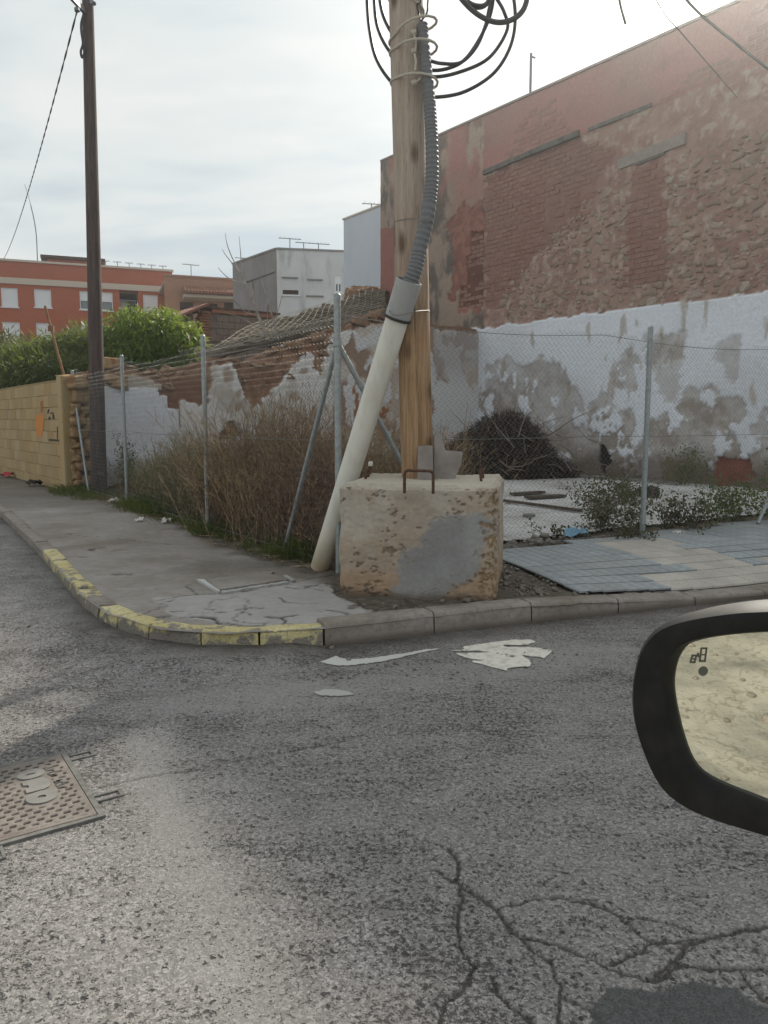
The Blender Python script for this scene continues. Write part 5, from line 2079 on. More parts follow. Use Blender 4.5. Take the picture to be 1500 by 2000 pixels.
M_KNOT = material('dark crack', (0.035, 0.022, 0.015), rough=.95)

# ---- concrete wedges at the foot of the pole
M_WEDGE = material('grey mauve concrete', lambda n: n.ramp(n.noise(8, 5, .65, n.geo('Position')), [(.3, (.225, .195, .18)), (.7, (.32, .285, .265))]), rough=.93, spec=.1)


def d_poly(pts, y):
    return [D(u, v, y) for u, v in pts]


b = MB()
b.prism(d_poly([(815, 945), (846, 945), (844, 870), (816, 871)], 5.40), (0, -.055, 0))
o = b.obj('concrete_post_stub', M_WEDGE)
tag(o, 'short square concrete stub standing against the foot of the pole', 'concrete stub')
b = MB()
b.prism(d_poly([(843, 942), (880, 942), (896, 905), (899, 882), (866, 879), (856, 851), (845, 851)], 5.50), (0.01, -.085, 0))
o = b.obj('concrete_shard', M_WEDGE)
tag(o, 'broken slanted concrete slab leaning beside the pole on the block', 'concrete shard')

# ---- white drain pipe and its grey sleeve
M_PVC = material('dirty white plastic', lambda n: n.mix(n.ramp(n.noise(3, 5, .6, n.mapping(n.geo('Position'), scale=(4, 4, 1))), [(.45, 0.0), (.75, .45)]),
                 n.ramp(n.math('ADD', n.xyz(n.geo('Position'))[2], n.math('MULTIPLY', n.noise(5, 4, .6, n.geo('Position')), .5)), [(.35, (.40, .31, .20)), (.62, (.62, .59, .50)), (.9, (.66, .645, .58))]), (.40, .36, .28)), rough=.45, spec=.4)
M_GREYP = material('grey plastic sleeve', lambda n: n.ramp(n.noise(9, 4, .6, n.geo('Position')), [(.3, (.30, .30, .295)), (.7, (.38, .375, .365))]), rough=.55)
M_HOSE = material('grey corrugated plastic', (.135, .137, .145), rough=.55, spec=.35)
F0 = G(622, 1105, .125) + Vector((.02, 0, 0))
F1 = D(799, 548, 5.30)
fd = (F1 - F0).normalized()
Fs = F0 + fd * ((F1 - F0).length - .26)
pipe = empty('drain_pipe', F0, 0, 'long dirty white plastic pipe leaning against the pole with a grey sleeve', 'pipe')


def hollow(p0, p1, r0, r1, n=28):
    p0, p1 = Vector(p0), Vector(p1)
    b = MB().tube([p0, p1], r0, n, False)
    c = MB().tube([p0, p1], r1, n, False)
    o = len(b.v)
    b.v += c.v
    b.f += [[i + o for i in f][::-1] for f in c.f]
    for base in (0, n):
        for k in range(n):
            k2 = (k + 1) % n
            b.f.append([base + k, base + k2, o + base + k2, o + base + k])
    return b


hollow(F0 - fd * .02, Fs + fd * .03, .079, .074).obj('tube', M_PVC, pipe, smooth=True)
hollow(Fs, F1, .088, .082).obj('sleeve', M_GREYP, pipe, smooth=True)
ring = MB()
c0 = Fs + fd * .0
ax = Vector((1, 0, 0)) - fd * fd.x
ax.normalize()
az = fd.cross(ax)
tp = []
for k in range(25):
    a = 2 * math.pi * k / 24
    tp.append(c0 + (ax * math.cos(a) + az * math.sin(a)) * .0895)
MB().tube(tp, .010, 6, False).obj('strap', material('black strap', (.03, .028, .028), rough=.7), pipe)

# ---- corrugated hose
hp = [F1 - fd * .12, D(809, 530, 5.30), D(821, 480, 5.30), D(831, 440, 5.30), D(839, 395, 5.31), D(844, 340, 5.32), D(843, 270, 5.34), D(838, 190, 5.36), D(831, 120, 5.38), D(827, 75, 5.39), D(825, 48, 5.4)]
sp = spline(hp, 14)
fine = []
acc = 0
pl_ = [sp[0]]
for a, c in zip(sp[:-1], sp[1:]):
    m = max(1, int((c - a).length / .006))
    for k in range(1, m + 1):
        pl_.append(a + (c - a) * k / m)
rs = [0.050 + .0016 * (1 if (i % 4) < 2 else -1) for i in range(len(pl_))]
frac = np.linspace(0, 1, len(pl_))
rs = [r * (1.06 - .36 * f) for r, f in zip(rs, frac)]
hose = MB().tube(pl_, rs, 14).obj('corrugated_hose', M_HOSE)
tag(hose, 'thick grey corrugated hose rising from the pipe along the pole', 'hose')

# ---- ropes and tie wires round the pole
M_ROPE = material('pale rope', (.46, .42, .36), rough=.95)
M_WIRE = material('thin wire', (.20, .18, .165), rough=.6, metal=.4)


def around(z, tilt, r=.118, n=26, hoseside=True, a0=0, a1=2 * math.pi):
    pts = []
    for k in range(n + 1):
        a = a0 + (a1 - a0) * k / n
        c = pole_pt(z)
        x, y = math.cos(a), math.sin(a)
        rr = r
        ext = max(0, math.cos(a - math.radians(-48))) ** 2 * .115 if hoseside else 0
        pts.append(c + Vector((x * (rr + ext), y * (rr + ext), tilt * x)))
    return pts


for (v, tilt, lab) in [(68, .05, 'pale rope tied round pole and hose just under the cable coils'), (104, .0, 'pale rope loop round pole and hose below the topmost rope'), (166, -.02, 'lowest pale rope tied round the pole and hose'), (10, -.05, 'pale rope round the pole at the upper edge beside the cables')]:
    z = D(790, v, 5.5).z
    rp = MB().tube(around(z, tilt, hoseside=v > 40), .0085, 6, False)
    c = pole_pt(z)
    if v > 40:
        kp = D(808, v - 3, 5.36)
        rp.tube([kp + Vector((-.015, 0, 0)), kp + Vector((.015, 0, .01))], .017, 7)
        nxt = D(811, v + 34, 5.35) if v < 160 else D(822, v - 14, 5.33)
        rp.tube([kp, (kp + nxt) / 2 + Vector((.01, -.01, 0)), nxt], .0075, 6)
    o = rp.obj('rope', M_ROPE, smooth=True)
    tag(o, lab, 'rope', 'ropes tied round the wooden pole')
for (v, lab) in [(430, 'thin wire tied round pole and hose halfway up'), (606, 'thin wire tied round pole and white pipe under its sleeve')]:
    z = D(790, v, 5.45).z
    pts = around(z, .0, .1135, 30, False)
    w_ = MB().tube(pts, .0035, 5, False)
    if v > 500:
        q = [D(838, v, 5.46), D(812, v + 2, 5.24), D(790, v + 8, 5.21), D(768, v + 9, 5.23), D(760, v + 1, 5.31)]
    else:
        q = [D(773, v + 2, 5.42), D(806, v - 3, 5.36), D(830, v + 3, 5.235), D(851, v - 3, 5.27)]
    w_.tube(spline(q, 5), .0035, 5, False)
    tag(w_.obj('tie_wire', M_WIRE), lab, 'wire', 'tie wires round the wooden pole')

# ---- cable coils
M_CABLE = material('dark grey cable', (.028, .030, .034), rough=.5, spec=.4)


def cable(px, y0, y1, lab, r=.0115, grp='cable coils hung on the wooden pole'):
    n = len(px)
    pts = [D(u, v, y0 + (y1 - y0) * i / (n - 1)) for i, (u, v) in enumerate(px)]
    o = MB().tube(spline(pts, 9), r, 8).obj('cable', M_CABLE, smooth=True)
    return tag(o, lab, 'cable', grp)


cable([(722, -160), (716, -80), (717, 0), (722, 60), (735, 115), (764, 160), (800, 186), (848, 190), (905, 180), (960, 147), (993, 100), (1006, 45), (1000, -20), (975, -90)], 5.66, 5.30, 'longest cable loop, hanging lowest right of the pole and passing behind it')
cable([(738, -160), (730, -70), (731, 0), (738, 55), (762, 102), (800, 135), (845, 150), (900, 140), (955, 113), (990, 60), (985, 25), (966, -10), (940, -60)], 5.64, 5.33, 'second lowest cable loop passing behind the pole')
cable([(745, -150), (738, -60), (742, 0), (752, 40), (775, 80), (806, 122), (842, 137), (880, 132), (912, 112), (945, 60), (962, 10), (965, -60)], 5.65, 5.36, 'third cable loop with its bight narrowing up to a slim neck')
cable([(838, 118), (862, 124), (900, 122), (930, 92), (948, 50), (956, 15), (975, -60)], 5.40, 5.34, 'short cable starting at the hose and rising steeply')
cable([(880, -40), (900, -4), (930, 26), (962, 42), (990, 42), (1015, 28), (1028, 4), (1034, -40)], 5.20, 5.24, 'thick cable bight at the upper edge, rightmost of the coils', .017)
cable([(895, -40), (908, -4), (930, 10), (952, 4), (962, -40)], 5.26, 5.28, 'small shallow cable bight inside the thick one at the upper edge', .012)
cable([(888, -40), (906, 2), (934, 16), (956, 2), (964, -40)], 5.30, 5.31, 'second shallow cable bight just under the smallest one', .011)
cable([(842, -60), (836, 0), (834, 24), (822, 42)], 5.42, 5.40, 'thin cable dropping into the top of the corrugated hose', .006)
cable([(816, -60), (822, 0), (815, 10), (822, 42)], 5.40, 5.41, 'bare wires entering the hose mouth beside the pole', .005)

# ================================================================== chain-link fence
M_GALV = material('galvanised steel', lambda n: n.ramp(n.noise(26, 4, .6, n.geo('Position')), [(.3, (.235, .26, .265)), (.7, (.36, .385, .39))]), rough=.5, metal=.4)
M_MESH = material('fence wire', (.175, .185, .18), rough=.5, metal=.4)
fence = empty('chain_link_fence', FENCE_C, 0, 'galvanised chain link fence turning the corner behind the concrete block', 'fence', kind='thing')


def fpt(s, h, off=0.0):
    """s<0 along the left run, s>0 along the right run."""
    d = FENCE_L * (-s) if s < 0 else FENCE_R * s
    return FENCE_C + d + Vector((0, 0, h))


posts = [(0.0, 2.06, .026), (-2.68, 2.0, .024), (-5.62, 2.0, .024), (-8.5, 1.95, .024), (3.33, 2.02, .026), (6.3, 2.0, .024)]
for i, (s, h, r) in enumerate(posts):
    p = fpt(s, 0)
    b = MB().tube([p - Vector((0, 0, .12)), p + Vector((0, 0, h))], r, 12)
    b.tube([p + Vector((0, 0, h)), p + Vector((0, 0, h + .015))], [r * 1.12, r * .6], 12)
    b.obj('post', M_GALV, fence, smooth=True)


def brace(s, ds, htop=1.72):
    a, c = fpt(s, htop), fpt(s + ds, 0.02)
    b = MB().tube([a, c], .020, 10)
    b.obj('brace', M_GALV, fence, smooth=True)
    MB().tube([fpt(s, htop - .03), fpt(s, htop + .03)], .034, 12).obj('clamp', M_GALV, fence, smooth=True)


brace(-.001, -.92)
brace(.001, 1.05)
brace(-8.5, .75, 1.75)
brace(6.3, -1.15, 1.75)


def wire_mesh(s0, s1, h0, hfun, pitch=.056, r=.0022):
    n = int(abs(s1 - s0) / pitch)
    sg = 1 if s1 > s0 else -1
    V, F = [], []
    tri = np.array([(math.cos(a), math.sin(a)) for a in (0.5, 2.6, 4.7)])
    base = 0
    for k in range(n):
        sc = s0 + sg * pitch * (k + .5)
        H = hfun(sc)
        m = int(H / (pitch * .5))
        hs = h0 + np.arange(m + 1) * pitch * .5
        zig = np.where(np.arange(m + 1) % 2 == 0, -1, 1) * pitch * .53
        dirv = FENCE_L if sg < 0 else FENCE_R
        nv = Vector((dirv.y, -dirv.x, 0))
        s = abs(sc) + zig + .012 * np.sin(hs * 3 + k * .05)
        bulge = .02 * np.sin(sc * 2.1) * np.sin(hs * 1.6) + np.where(np.arange(m + 1) % 2 == 0, 1, -1) * .002
        P = np.array(FENCE_C)[None, :] + s[:, None] * np.array(dirv)[None, :] + bulge[:, None] * np.array(nv)[None, :]
        P[:, 2] += hs
        ring = P[:, None, :] + r * (tri[None, :, 0:1] * np.array(dirv)[None, None, :] + tri[None, :, 1:2] * np.array(nv)[None, None, :])
        V.append(ring.reshape(-1, 3))
        i = np.arange(m)
        for a in range(3):
            a2 = (a + 1) % 3
            F.append(np.stack([base + i * 3 + a, base + i * 3 + a2, base + (i + 1) * 3 + a2, base + (i + 1) * 3 + a], 1))
        base += 3 * (m + 1)
    return np.concatenate(V), np.concatenate(F)


for s0, s1 in ((-.03, -8.5), (.03, 6.3)):
    hf = (lambda s: 1.93 - .10 * abs(math.sin(s * 1.15)) * (1 if s < 0 else .55) + .02 * math.sin(s * 9))
    V, F = wire_mesh(s0, s1, .03, hf)
    c = np.array(fpt((s0 + s1) / 2, 0))
    o = add('wire_mesh', np_mesh('wire_mesh', V - c, F, M_MESH), fence, Matrix.Translation(c))
    o['kind'] = 'stuff'
    sg = 1 if s1 > 0 else -1
    for hh, sag in ((1.92, .10), (1.0, .02), (.06, .01)):
        pts = []
        k = 0
        L = abs(s1)
        N = 60
        for i in range(N + 1):
            s = sg * L * i / N
            pts.append(fpt(s, hh - sag * abs(math.sin(s * 1.15)) * (1 if s < 0 else .55), 0))
        MB().tube(pts, .0024, 4, False).obj('tension_wire', M_MESH, fence)

# ================================================================== dark pole on the left
M_DWOOD = material('dark tarred wood', lambda n: {'Base Color': n.ramp(n.noise(14, 5, .65, n.mapping(n.geo('Position'), scale=(3, 3, .2))), [(.3, (.045, .034, .032)), (.55, (.10, .075, .068)), (.75, (.16, .125, .11))]),
                   'Normal': n.bump(n.noise(40, 4, .6, n.mapping(n.geo('Position'), scale=(3, 3, .2))), .4, .01)}, rough=.85, spec=.2)
LB = Vector((-4.56, 12.25, .09))
lp_ = empty('utility_pole', LB, 0, 'tall dark wooden utility pole behind the end of the fence', 'pole')
ltop = D(171, -20, 12.25)
MB().tube([LB, LB + (ltop - LB) * .5, LB + (ltop - LB) * 1.04], [.122, .102, .078], 16).obj('shaft', M_DWOOD, lp_, smooth=True)
a = D(164, 24, 12.2)
c = D(118, -26, 11.6)
b = MB()
dv = (c - a).normalized()
b.prism([a + Vector((0, 0, -.04)), a + Vector((0, 0, .04)), c + Vector((0, 0, .04)), c + Vector((0, 0, -.04))], (.05, .05, 0))
b.obj('bracket_arm', M_ANT, lp_)
MB().tube([D(178, 4, 12.1), D(184, 7, 12.0)], .03, 8).obj('bolt', M_ANT, lp_)
MB().tube([D(150, 16, 12.0), D(151, 22, 12.0)], .04, 8).obj('insulator', M_ANT, lp_)
o = MB().tube(spline([D(163, 30, 12.12), D(159, 45, 12.1), D(159, 62, 12.1), D(162, 85, 12.12), D(158, 100, 12.1), D(160, 112, 12.1), D(164, 106, 12.12), D(165, 90, 12.12)], 6), .018, 7).obj('cable_loop', M_CABLE, smooth=True)
tag(o, 'small dark cable loop hanging down the side of the dark utility pole', 'cable')
# twisted drop cable to the apartment block
p0, p1 = D(151, 20, 12.0), W4.pt(W4.at(8, 506)[0], ZR + .1, 0.1)
b = MB()
N = 260
for ph in (0, math.pi):
    pts = []
    for k in range(N + 1):
        t = k / N
        p = p0.lerp(p1, t) + Vector((0, 0, -1.6 * 4 * t * (1 - t) * .25))
        w2 = t * 190 + ph
        pts.append(p + Vector((math.cos(w2) * .008, 0, math.sin(w2) * .008)))
    b.tube(pts, .0085, 5, False)
o = b.obj('drop_cable', M_CABLE)
tag(o, 'long twisted cable running from the dark utility pole to the orange red block', 'cable')
# overhead wires by the red building
for px, y, r, lab in [([(1310, -40), (1350, 10), (1396, 52), (1500, 135), (1640, 250)], 9.0, .016, 'overhead wire crossing the upper corner of the red building'),
                      ([(1205, -30), (1212, 10), (1222, 47)], 8.0, .013, 'short loose cable end hanging in front of the sky by the red building'),
                      ([(1270, -20), (1300, 30), (1332, 66), (1440, 190)], 9.2, .006, 'thin wire slanting down beside the overhead wire')]:
    pts = [D(u, v, y) for u, v in px]
    tag(MB().tube(spline(pts, 6), r, 6).obj('overhead_wire', M_CABLE), lab, 'wire')
# leaning rusty stake
M_RUSTY = material('rusty stake', lambda n: n.ramp(n.noise(20, 4, .6, n.geo('Position')), [(.3, (.16, .075, .04)), (.7, (.27, .15, .085))]), rough=.9)
q0, q1 = D(128, 745, 13.4), D(88, 598, 13.8)
st_ = empty('leaning_stake', q0 * Vector((1, 1, 0)) + Vector((0, 0, .1)), 0, 'thin rusty stake leaning above the end of the cream wall', 'stake')
q00 = q0 + (q0 - q1).normalized() * ((q0.z - .1) / (q1.z - q0.z) * (q1 - q0).length)
MB().tube([q00, q1], .022, 8).obj('rod', M_RUSTY, st_, smooth=True)
m_ = q1.lerp(q0, .3)
MB().box(tuple(m_), (.09, .06, .09)).obj('clamp', M_RUSTY, st_)

# ================================================================== manhole cover
def f_iron(n):
    v = n.geo('Position')
    a = n.noise(12, 5, .65, v)
    c = n.ramp(a, [(.3, (.135, .112, .098)), (.6, (.19, .165, .147)), (.8, (.24, .215, .195))])
    c = n.mix(n.attr('slot'), c, (.022, .018, .016))
    return {'Base Color': c, 'Normal': n.bump(n.noise(90, 4, .6, v), .4, .003)}


M_IRON = material('rusty cast iron', f_iron, rough=.75, spec=.3)
M_IRONG = material('grey cast iron', lambda n: n.ramp(n.noise(30, 4, .6, n.geo('Position')), [(.3, (.095, .092, .085)), (.7, (.175, .168, .155))]), rough=.7)
M_LOGO = material('worn smooth iron', lambda n: n.ramp(n.noise(14, 4, .6, n.geo('Position')), [(.3, (.155, .150, .138)), (.7, (.215, .205, .19))]), rough=.65)
MO = Vector((-1.229, 2.786, 0))                       # far right corner
mx = Vector((.565, -.826, 0)).normalized()             # towards the viewer along the right edge
my = Vector((-.826, -.565, 0)).normalized()            # to the left
man = empty('manhole_cover', MO + mx * .27 + my * .37, 0, 'rusty rectangular manhole cover with raised pattern and round lettering', 'manhole cover')
LA, LBm = .54, .80
na, nb_ = 150, 222
A_, B_ = np.meshgrid(np.linspace(0, LA, na), np.linspace(0, LBm, nb_), indexing='ij')
A_, B_ = A_.ravel(), B_.ravel()
pa, pb = .027, .040
ia = np.floor(A_ / pa)
fa = A_ / pa - ia
fb = B_ / pb + .5 * (ia % 2)
fb = fb - np.floor(fb)
slot = sstep(.22, .30, fa) * sstep(.78, .70, fa) * sstep(.18, .24, fb) * sstep(.74, .68, fb)
marg = np.minimum.reduce([A_, LA - A_, B_, LBm - B_])
slot *= sstep(.015, .022, marg)
lx = polydist(A_, B_, [(.12, .125), (.34, .125)])
slot *= sstep(.050, .056, lx)
slot *= (fbm(A_ * 40, B_ * 40, 701, 2) > .22)
P = np.array(MO)[None, :] + A_[:, None] * np.array(mx)[None, :] + B_[:, None] * np.array(my)[None, :]
P[:, 2] = .010 - .006 * slot
idx = np.arange(na * nb_).reshape(na, nb_)
F = np.stack([idx[:-1, :-1].ravel(), idx[:-1, 1:].ravel(), idx[1:, 1:].ravel(), idx[1:, :-1].ravel()], 1)
c = np.array(MO + mx * .27 + my * .37)
me = np_mesh('lid', P - c, F, M_IRON, False, {'slot': slot})
add('lid', me, man, Matrix.Translation(c))


def mp(a, b, z=.010):
    return MO + mx * a + my * b + Vector((0, 0, z))


def mbar(a0, b0, a1, b1, name, mat, z0=-.005, z1=.0095):
    return MB().prism([mp(a0, b0, z0), mp(a1, b0, z0), mp(a1, b1, z0), mp(a0, b1, z0)], (0, 0, z1 - z0)).obj(name, mat, man)


mbar(-.022, -.022, LA + .022, -.003, 'frame', M_IRONG)
mbar(LA + .003, -.003, LA + .022, LBm, 'frame', M_IRONG)
mbar(-.022, -.003, -.003, LBm, 'frame', M_IRONG)
for (a, b_, w_, h_) in [(.02, -.115, .05, .09), (.40, -.115, .05, .09)]:
    for q in ((a, b_, a + .008, b_ + h_), (a + w_ - .008, b_, a + w_, b_ + h_), (a + .009, b_, a + w_ - .009, b_ + .014)):
        mbar(*q, 'hinge_lug', M_IRONG, -.005, .0065)
for (a, b_, w_, h_) in [(LA + .024, .28, .075, .085)]:
    for q in ((a, b_, a + w_, b_ + .009), (a, b_ + h_ - .009, a + w_, b_ + h_), (a + w_ - .012, b_ + .010, a + w_, b_ + h_ - .010)):
        mbar(*q, 'hinge_lug', M_IRONG, -.005, .0065)


def ringo(ca, cb, ra, rb, ha, hb, name):
    n = 28
    vs, fs = [], []
    for z in (.0105, .0145):
        for k in range(n):
            t = 2 * math.pi * k / n
            vs.append(mp(ca + ra * math.cos(t), cb + rb * math.sin(t), z))
        for k in range(n):
            t = 2 * math.pi * k / n
            vs.append(mp(ca + ha * math.cos(t), cb + hb * math.sin(t), z))
    for k in range(n):
        k2 = (k + 1) % n
        fs.append([2 * n + k, 2 * n + k2, 3 * n + k2, 3 * n + k])
        fs.append([k, k2, 2 * n + k2, 2 * n + k])
        fs.append([n + k, n + k2, 3 * n + k2, 3 * n + k])
    return MB().quadmesh(vs, fs).obj(name, M_LOGO, man)


ringo(.125, .125, .038, .046, .006, .018, 'letter_o')
ringo(.325, .125, .046, .050, .012, .014, 'letter_o')
# n: opening towards the far end of the lid
b = MB()
pts = [(.172, .163), (.172, .108), (.180, .090), (.198, .082), (.242, .082), (.260, .090), (.270, .108), (.270, .163), (.236, .163), (.230, .148), (.212, .148), (.206, .163)]
b.prism([mp(a, c_, .0105) for a, c_ in pts], (0, 0, .004))
b.obj('letter_n', M_LOGO, man)
for a0, cc in ((.10, .047), (.22, .040)):
    for k in range(4):
        a = a0 + k * .021
        mbar(a, cc, a + .004, cc + .026, 'small_letter', M_IRONG, .0105, .0125)
        mbar(a + .005, cc + (.0 if k % 2 else .021), a + .014, cc + (.005 if k % 2 else .026), 'small_letter', M_IRONG, .0105, .0125)

# ---- inspection slab in the pavement
ins = empty('inspection_slab', G(480, 1135, .12), 0, 'cracked concrete inspection slab set in the pavement with a pale rim', 'inspection slab')
M_SLAB = material('pale slab', lambda n: n.ramp(n.noise(7, 5, .65, n.geo('Position')), [(.3, (.27, .265, .25)), (.7, (.37, .365, .35))]), rough=.9)


def gp(pts, z):
    return [G(u, v, z) for u, v in pts]


for name, pts, m, zt_ in [('lid', [(402, 1132), (470, 1123), (512, 1116), (536, 1116), (530, 1121), (562, 1131), (500, 1141), (428, 1151)], M_PAVE, .1215), ('rim', [(384, 1131), (397, 1130), (430, 1153), (424, 1154)], material('pale rim', (.42, .42, .41), rough=.85), .124),
                          ('rim', [(552, 1124), (558, 1122), (578, 1132), (571, 1134)], M_SLAB, .123), ('rim', [(432, 1154), (562, 1134), (562, 1137), (433, 1157)], M_SLAB, .1225)]:
    out = []
    for k in range(len(pts)):
        a_, c_ = np.array(pts[k], float), np.array(pts[(k + 1) % len(pts)], float)
        mm = max(1, int(np.linalg.norm(c_ - a_) / 5))
        for q in range(mm):
            p_ = a_ + (c_ - a_) * q / mm
            out.append(tuple(p_ + np.array([5.0, 2.4]) * (float(fbm(p_[0] * .13, p_[1] * .3, 831, 3)) - .5)))
    MB().prism(gp(out, zt_), (0, 0, -.03)).obj(name, m, ins)

# ================================================================== spilled paint on the road
M_SPILL = material('dried cream paint', lambda n: n.mix(n.ramp(n.noise(26, 5, .65, n.geo('Position')), [(.47, 0.0), (.66, .7)]), (.64, .61, .54), (.36, .335, .30)), rough=.5)


def blob(px, z, name, mat, lab, cat, seed, amp=3.2):
    out = []
    px = [tuple(p)[:2] for p in spline([(u, v, 0) for u, v in px] + [(px[0][0], px[0][1], 0)], 5)][:-1]
    n = len(px)
    for i in range(n):
        a, c = np.array(px[i], float), np.array(px[(i + 1) % n], float)
        m = max(2, int(np.linalg.norm(c - a) / 3))
        for k in range(m):
            p = a + (c - a) * k / m
            q = p + amp * np.array([2 * (float(fbm(p[0] * .11, p[1] * .11, seed)) - .5), 1.0 * (float(fbm(p[0] * .13, p[1] * .2, seed + 7)) - .5)])
            out.append(G(q[0], q[1], z))
    o = MB().prism(out, (0, 0, -.003)).obj(name, mat)
    o = tag(o, lab, cat)
    return o


blob([(882, 1270), (906, 1268), (908, 1262), (952, 1256), (1000, 1250), (1036, 1249), (1043, 1255), (1018, 1259), (986, 1259), (990, 1263), (1050, 1265), (1060, 1268), (1076, 1270), (1065, 1284), (1058, 1283), (1040, 1281), (1020, 1280), (1032, 1288), (1034, 1300), (1010, 1302), (992, 1304), (990, 1309), (965, 1303), (940, 1296), (922, 1293), (930, 1290), (950, 1290), (930, 1287), (905, 1283), (893, 1276), (930, 1275), (955, 1273), (940, 1271)], .0075, 'paint_spill', M_SPILL,
     'large splash of dried cream paint with fingers on the asphalt', 'paint spill', 801)
blob([(626, 1292), (642, 1287), (655, 1281), (664, 1284), (690, 1287), (720, 1285), (740, 1283), (790, 1275), (850, 1266), (852, 1268), (800, 1279), (745, 1291), (690, 1298), (655, 1298)], .0065, 'paint_spill', material('thin grey paint', (.48, .47, .45), rough=.5),
     'thin streak of pale paint fading along the kerb', 'paint spill', 811)
blob([(612, 1352), (640, 1346), (676, 1349), (690, 1356), (660, 1358), (630, 1357)], .0065, 'paint_drip', material('pale drip', (.36, .35, .33), rough=.6), 'small pale paint drip on the asphalt below the streak', 'paint spill', 821)

# ================================================================== car mirror
M_MBLACK = material('black satin plastic', lambda n: {'Base Color': n.ramp(n.noise(40, 4, .6, n.coord()), [(.4, (.007, .007, .0075)), (.8, (.020, .019, .018))]), 'Normal': n.bump(n.noise(900, 2, .5, n.coord()), .08, .0005)}, rough=.5, spec=.22)
M_MGLASS = material('yellowish mirror glass', (.78, .775, .69), rough=.015, metal=1.0)
M_ICON = material('dark icon', (.10, .10, .085), rough=.5)
mc = D(1470, 1420, .64)
mn = Vector((-.63, -.775, -.02)).normalized()


def on_plane(u, v, off=0.0):
    r = ray(u, v)
    c = Vector((0, 0, EYE))
    return c + r * ((mc + mn * off - c).dot(mn) / r.dot(mn))


mirror = empty('car_mirror', mc, 0, 'black car door mirror with yellowish glass at the edge of view', 'car mirror')
OUT = [(1500, 1188), (1440, 1191), (1380, 1199), (1330, 1209), (1290, 1223), (1265, 1243), (1248, 1270), (1238, 1302), (1231, 1345), (1231, 1385), (1236, 1420), (1246, 1455), (1260, 1492), (1278, 1528), (1300, 1555), (1335, 1580), (1385, 1603), (1440, 1620), (1500, 1637), (1580, 1655), (1680, 1668), (1780, 1662), (1850, 1620), (1880, 1540), (1885, 1420), (1870, 1300), (1840, 1225), (1780, 1195), (1680, 1185), (1580, 1185)]
GL = [(1500, 1236), (1440, 1240), (1385, 1247), (1345, 1258), (1328, 1272), (1316, 1292), (1309, 1318), (1307, 1345), (1311, 1378), (1318, 1412), (1327, 1446), (1340, 1482), (1356, 1508), (1380, 1527), (1420, 1546), (1460, 1562), (1500, 1578), (1580, 1602), (1670, 1612), (1745, 1605), (1790, 1575), (1812, 1500), (1815, 1420), (1806, 1330), (1785, 1275), (1740, 1248), (1670, 1236), (1580, 1233)]


def smooth_loop(px, off, n=3):
    P = [on_plane(u, v, off) for u, v in px]
    m = len(P)
    out = []
    for i in range(m):
        p0, p1, p2, p3 = P[i - 1], P[i], P[(i + 1) % m], P[(i + 2) % m]
        for k in range(n):
            t = k / n
            out.append(0.5 * ((2 * p1) + (p2 - p0) * t + (2 * p0 - 5 * p1 + 4 * p2 - p3) * t * t + (3 * p1 - p0 - 3 * p2 + p3) * t ** 3))
    return out


def resamp_loop(P, n, start):
    m = len(P)
    d = [0]
    for i in range(m):
        d.append(d[-1] + (P[(i + 1) % m] - P[i]).length)
    out = []
    for k in range(n):
        t = d[-1] * k / n
        i = max(j for j in range(m) if d[j] <= t)
        f = (t - d[i]) / max(1e-9, d[i + 1] - d[i])
        out.append(P[i].lerp(P[(i + 1) % m], f))
    return out


NL = 96
# loops are matched by angle about the centre
def by_angle(px, off):
    P = smooth_loop(px, 0.0, 4)
    c = on_plane(1540, 1410)
    hx_ = Vector((0, 0, 1)).cross(mn).normalized()
    hz = mn.cross(hx_)
    ang = [math.atan2((p - c).dot(hz), (p - c).dot(hx_)) for p in P]
    rad = [(p - c).length for p in P]
    o_ = np.argsort(ang)
    an, rd = np.array(ang)[o_], np.array(rad)[o_]
    an = np.concatenate([an - 2 * math.pi, an, an + 2 * math.pi])
    rd = np.concatenate([rd] * 3)
    out = []
    for k in range(NL):
        a = -math.pi + 2 * math.pi * k / NL
        r = float(np.interp(a, an, rd))
        out.append(c + (hx_ * math.cos(a) + hz * math.sin(a)) * r + mn * off)
    return out, c


lo, cen = by_angle(OUT, 0.0)
lg, _ = by_angle(GL, 0.0)


def loopmix(f, off):
    return [cen + (a - cen) * 1.0 * f + (b - cen) * (1 - f) + mn * off for a, b in zip(lo, lg)]


def scaled(f, off):
    return [cen + (a - cen) * f + mn * off for a in lo]


rings = [loopmix(-.03, -.016), loopmix(-.01, -.004), loopmix(.10, .004), loopmix(.5, .006), loopmix(.88, .003), scaled(1.0, -.006), scaled(1.0, -.03), scaled(.97, -.055), scaled(.86, -.085), scaled(.62, -.108), scaled(.3, -.118)]
vs = [p for r in rings for p in r]
fs = []
for i in range(len(rings) - 1):
    for k in range(NL):
        k2 = (k + 1) % NL
        fs.append([i * NL + k, i * NL + k2, (i + 1) * NL + k2, (i + 1) * NL + k])
fs.append([(len(rings) - 1) * NL + k for k in range(NL)])
MB().quadmesh(vs, fs).obj('housing', M_MBLACK, mirror, smooth=True)
g_ = loopmix(.0, -.010)
b = MB()
b.v = [tuple(cen + mn * -.0095)]
for f_ in (.5, 1.0):
    b.v += [tuple(cen + (p - cen) * f_ + mn * -.0095) for p in loopmix(0.0, 0.0)]
b.f = [[0, 1 + k, 1 + (k + 1) % NL] for k in range(NL)] + [[1 + k, 1 + NL + k, 1 + NL + (k + 1) % NL, 1 + (k + 1) % NL] for k in range(NL)]
b.obj('glass', M_MGLASS, mirror, smooth=True)
# blind-spot pictogram
def icon(px):
    return MB().prism([on_plane(u, v, -.0090) for u, v in px], mn * .0004)


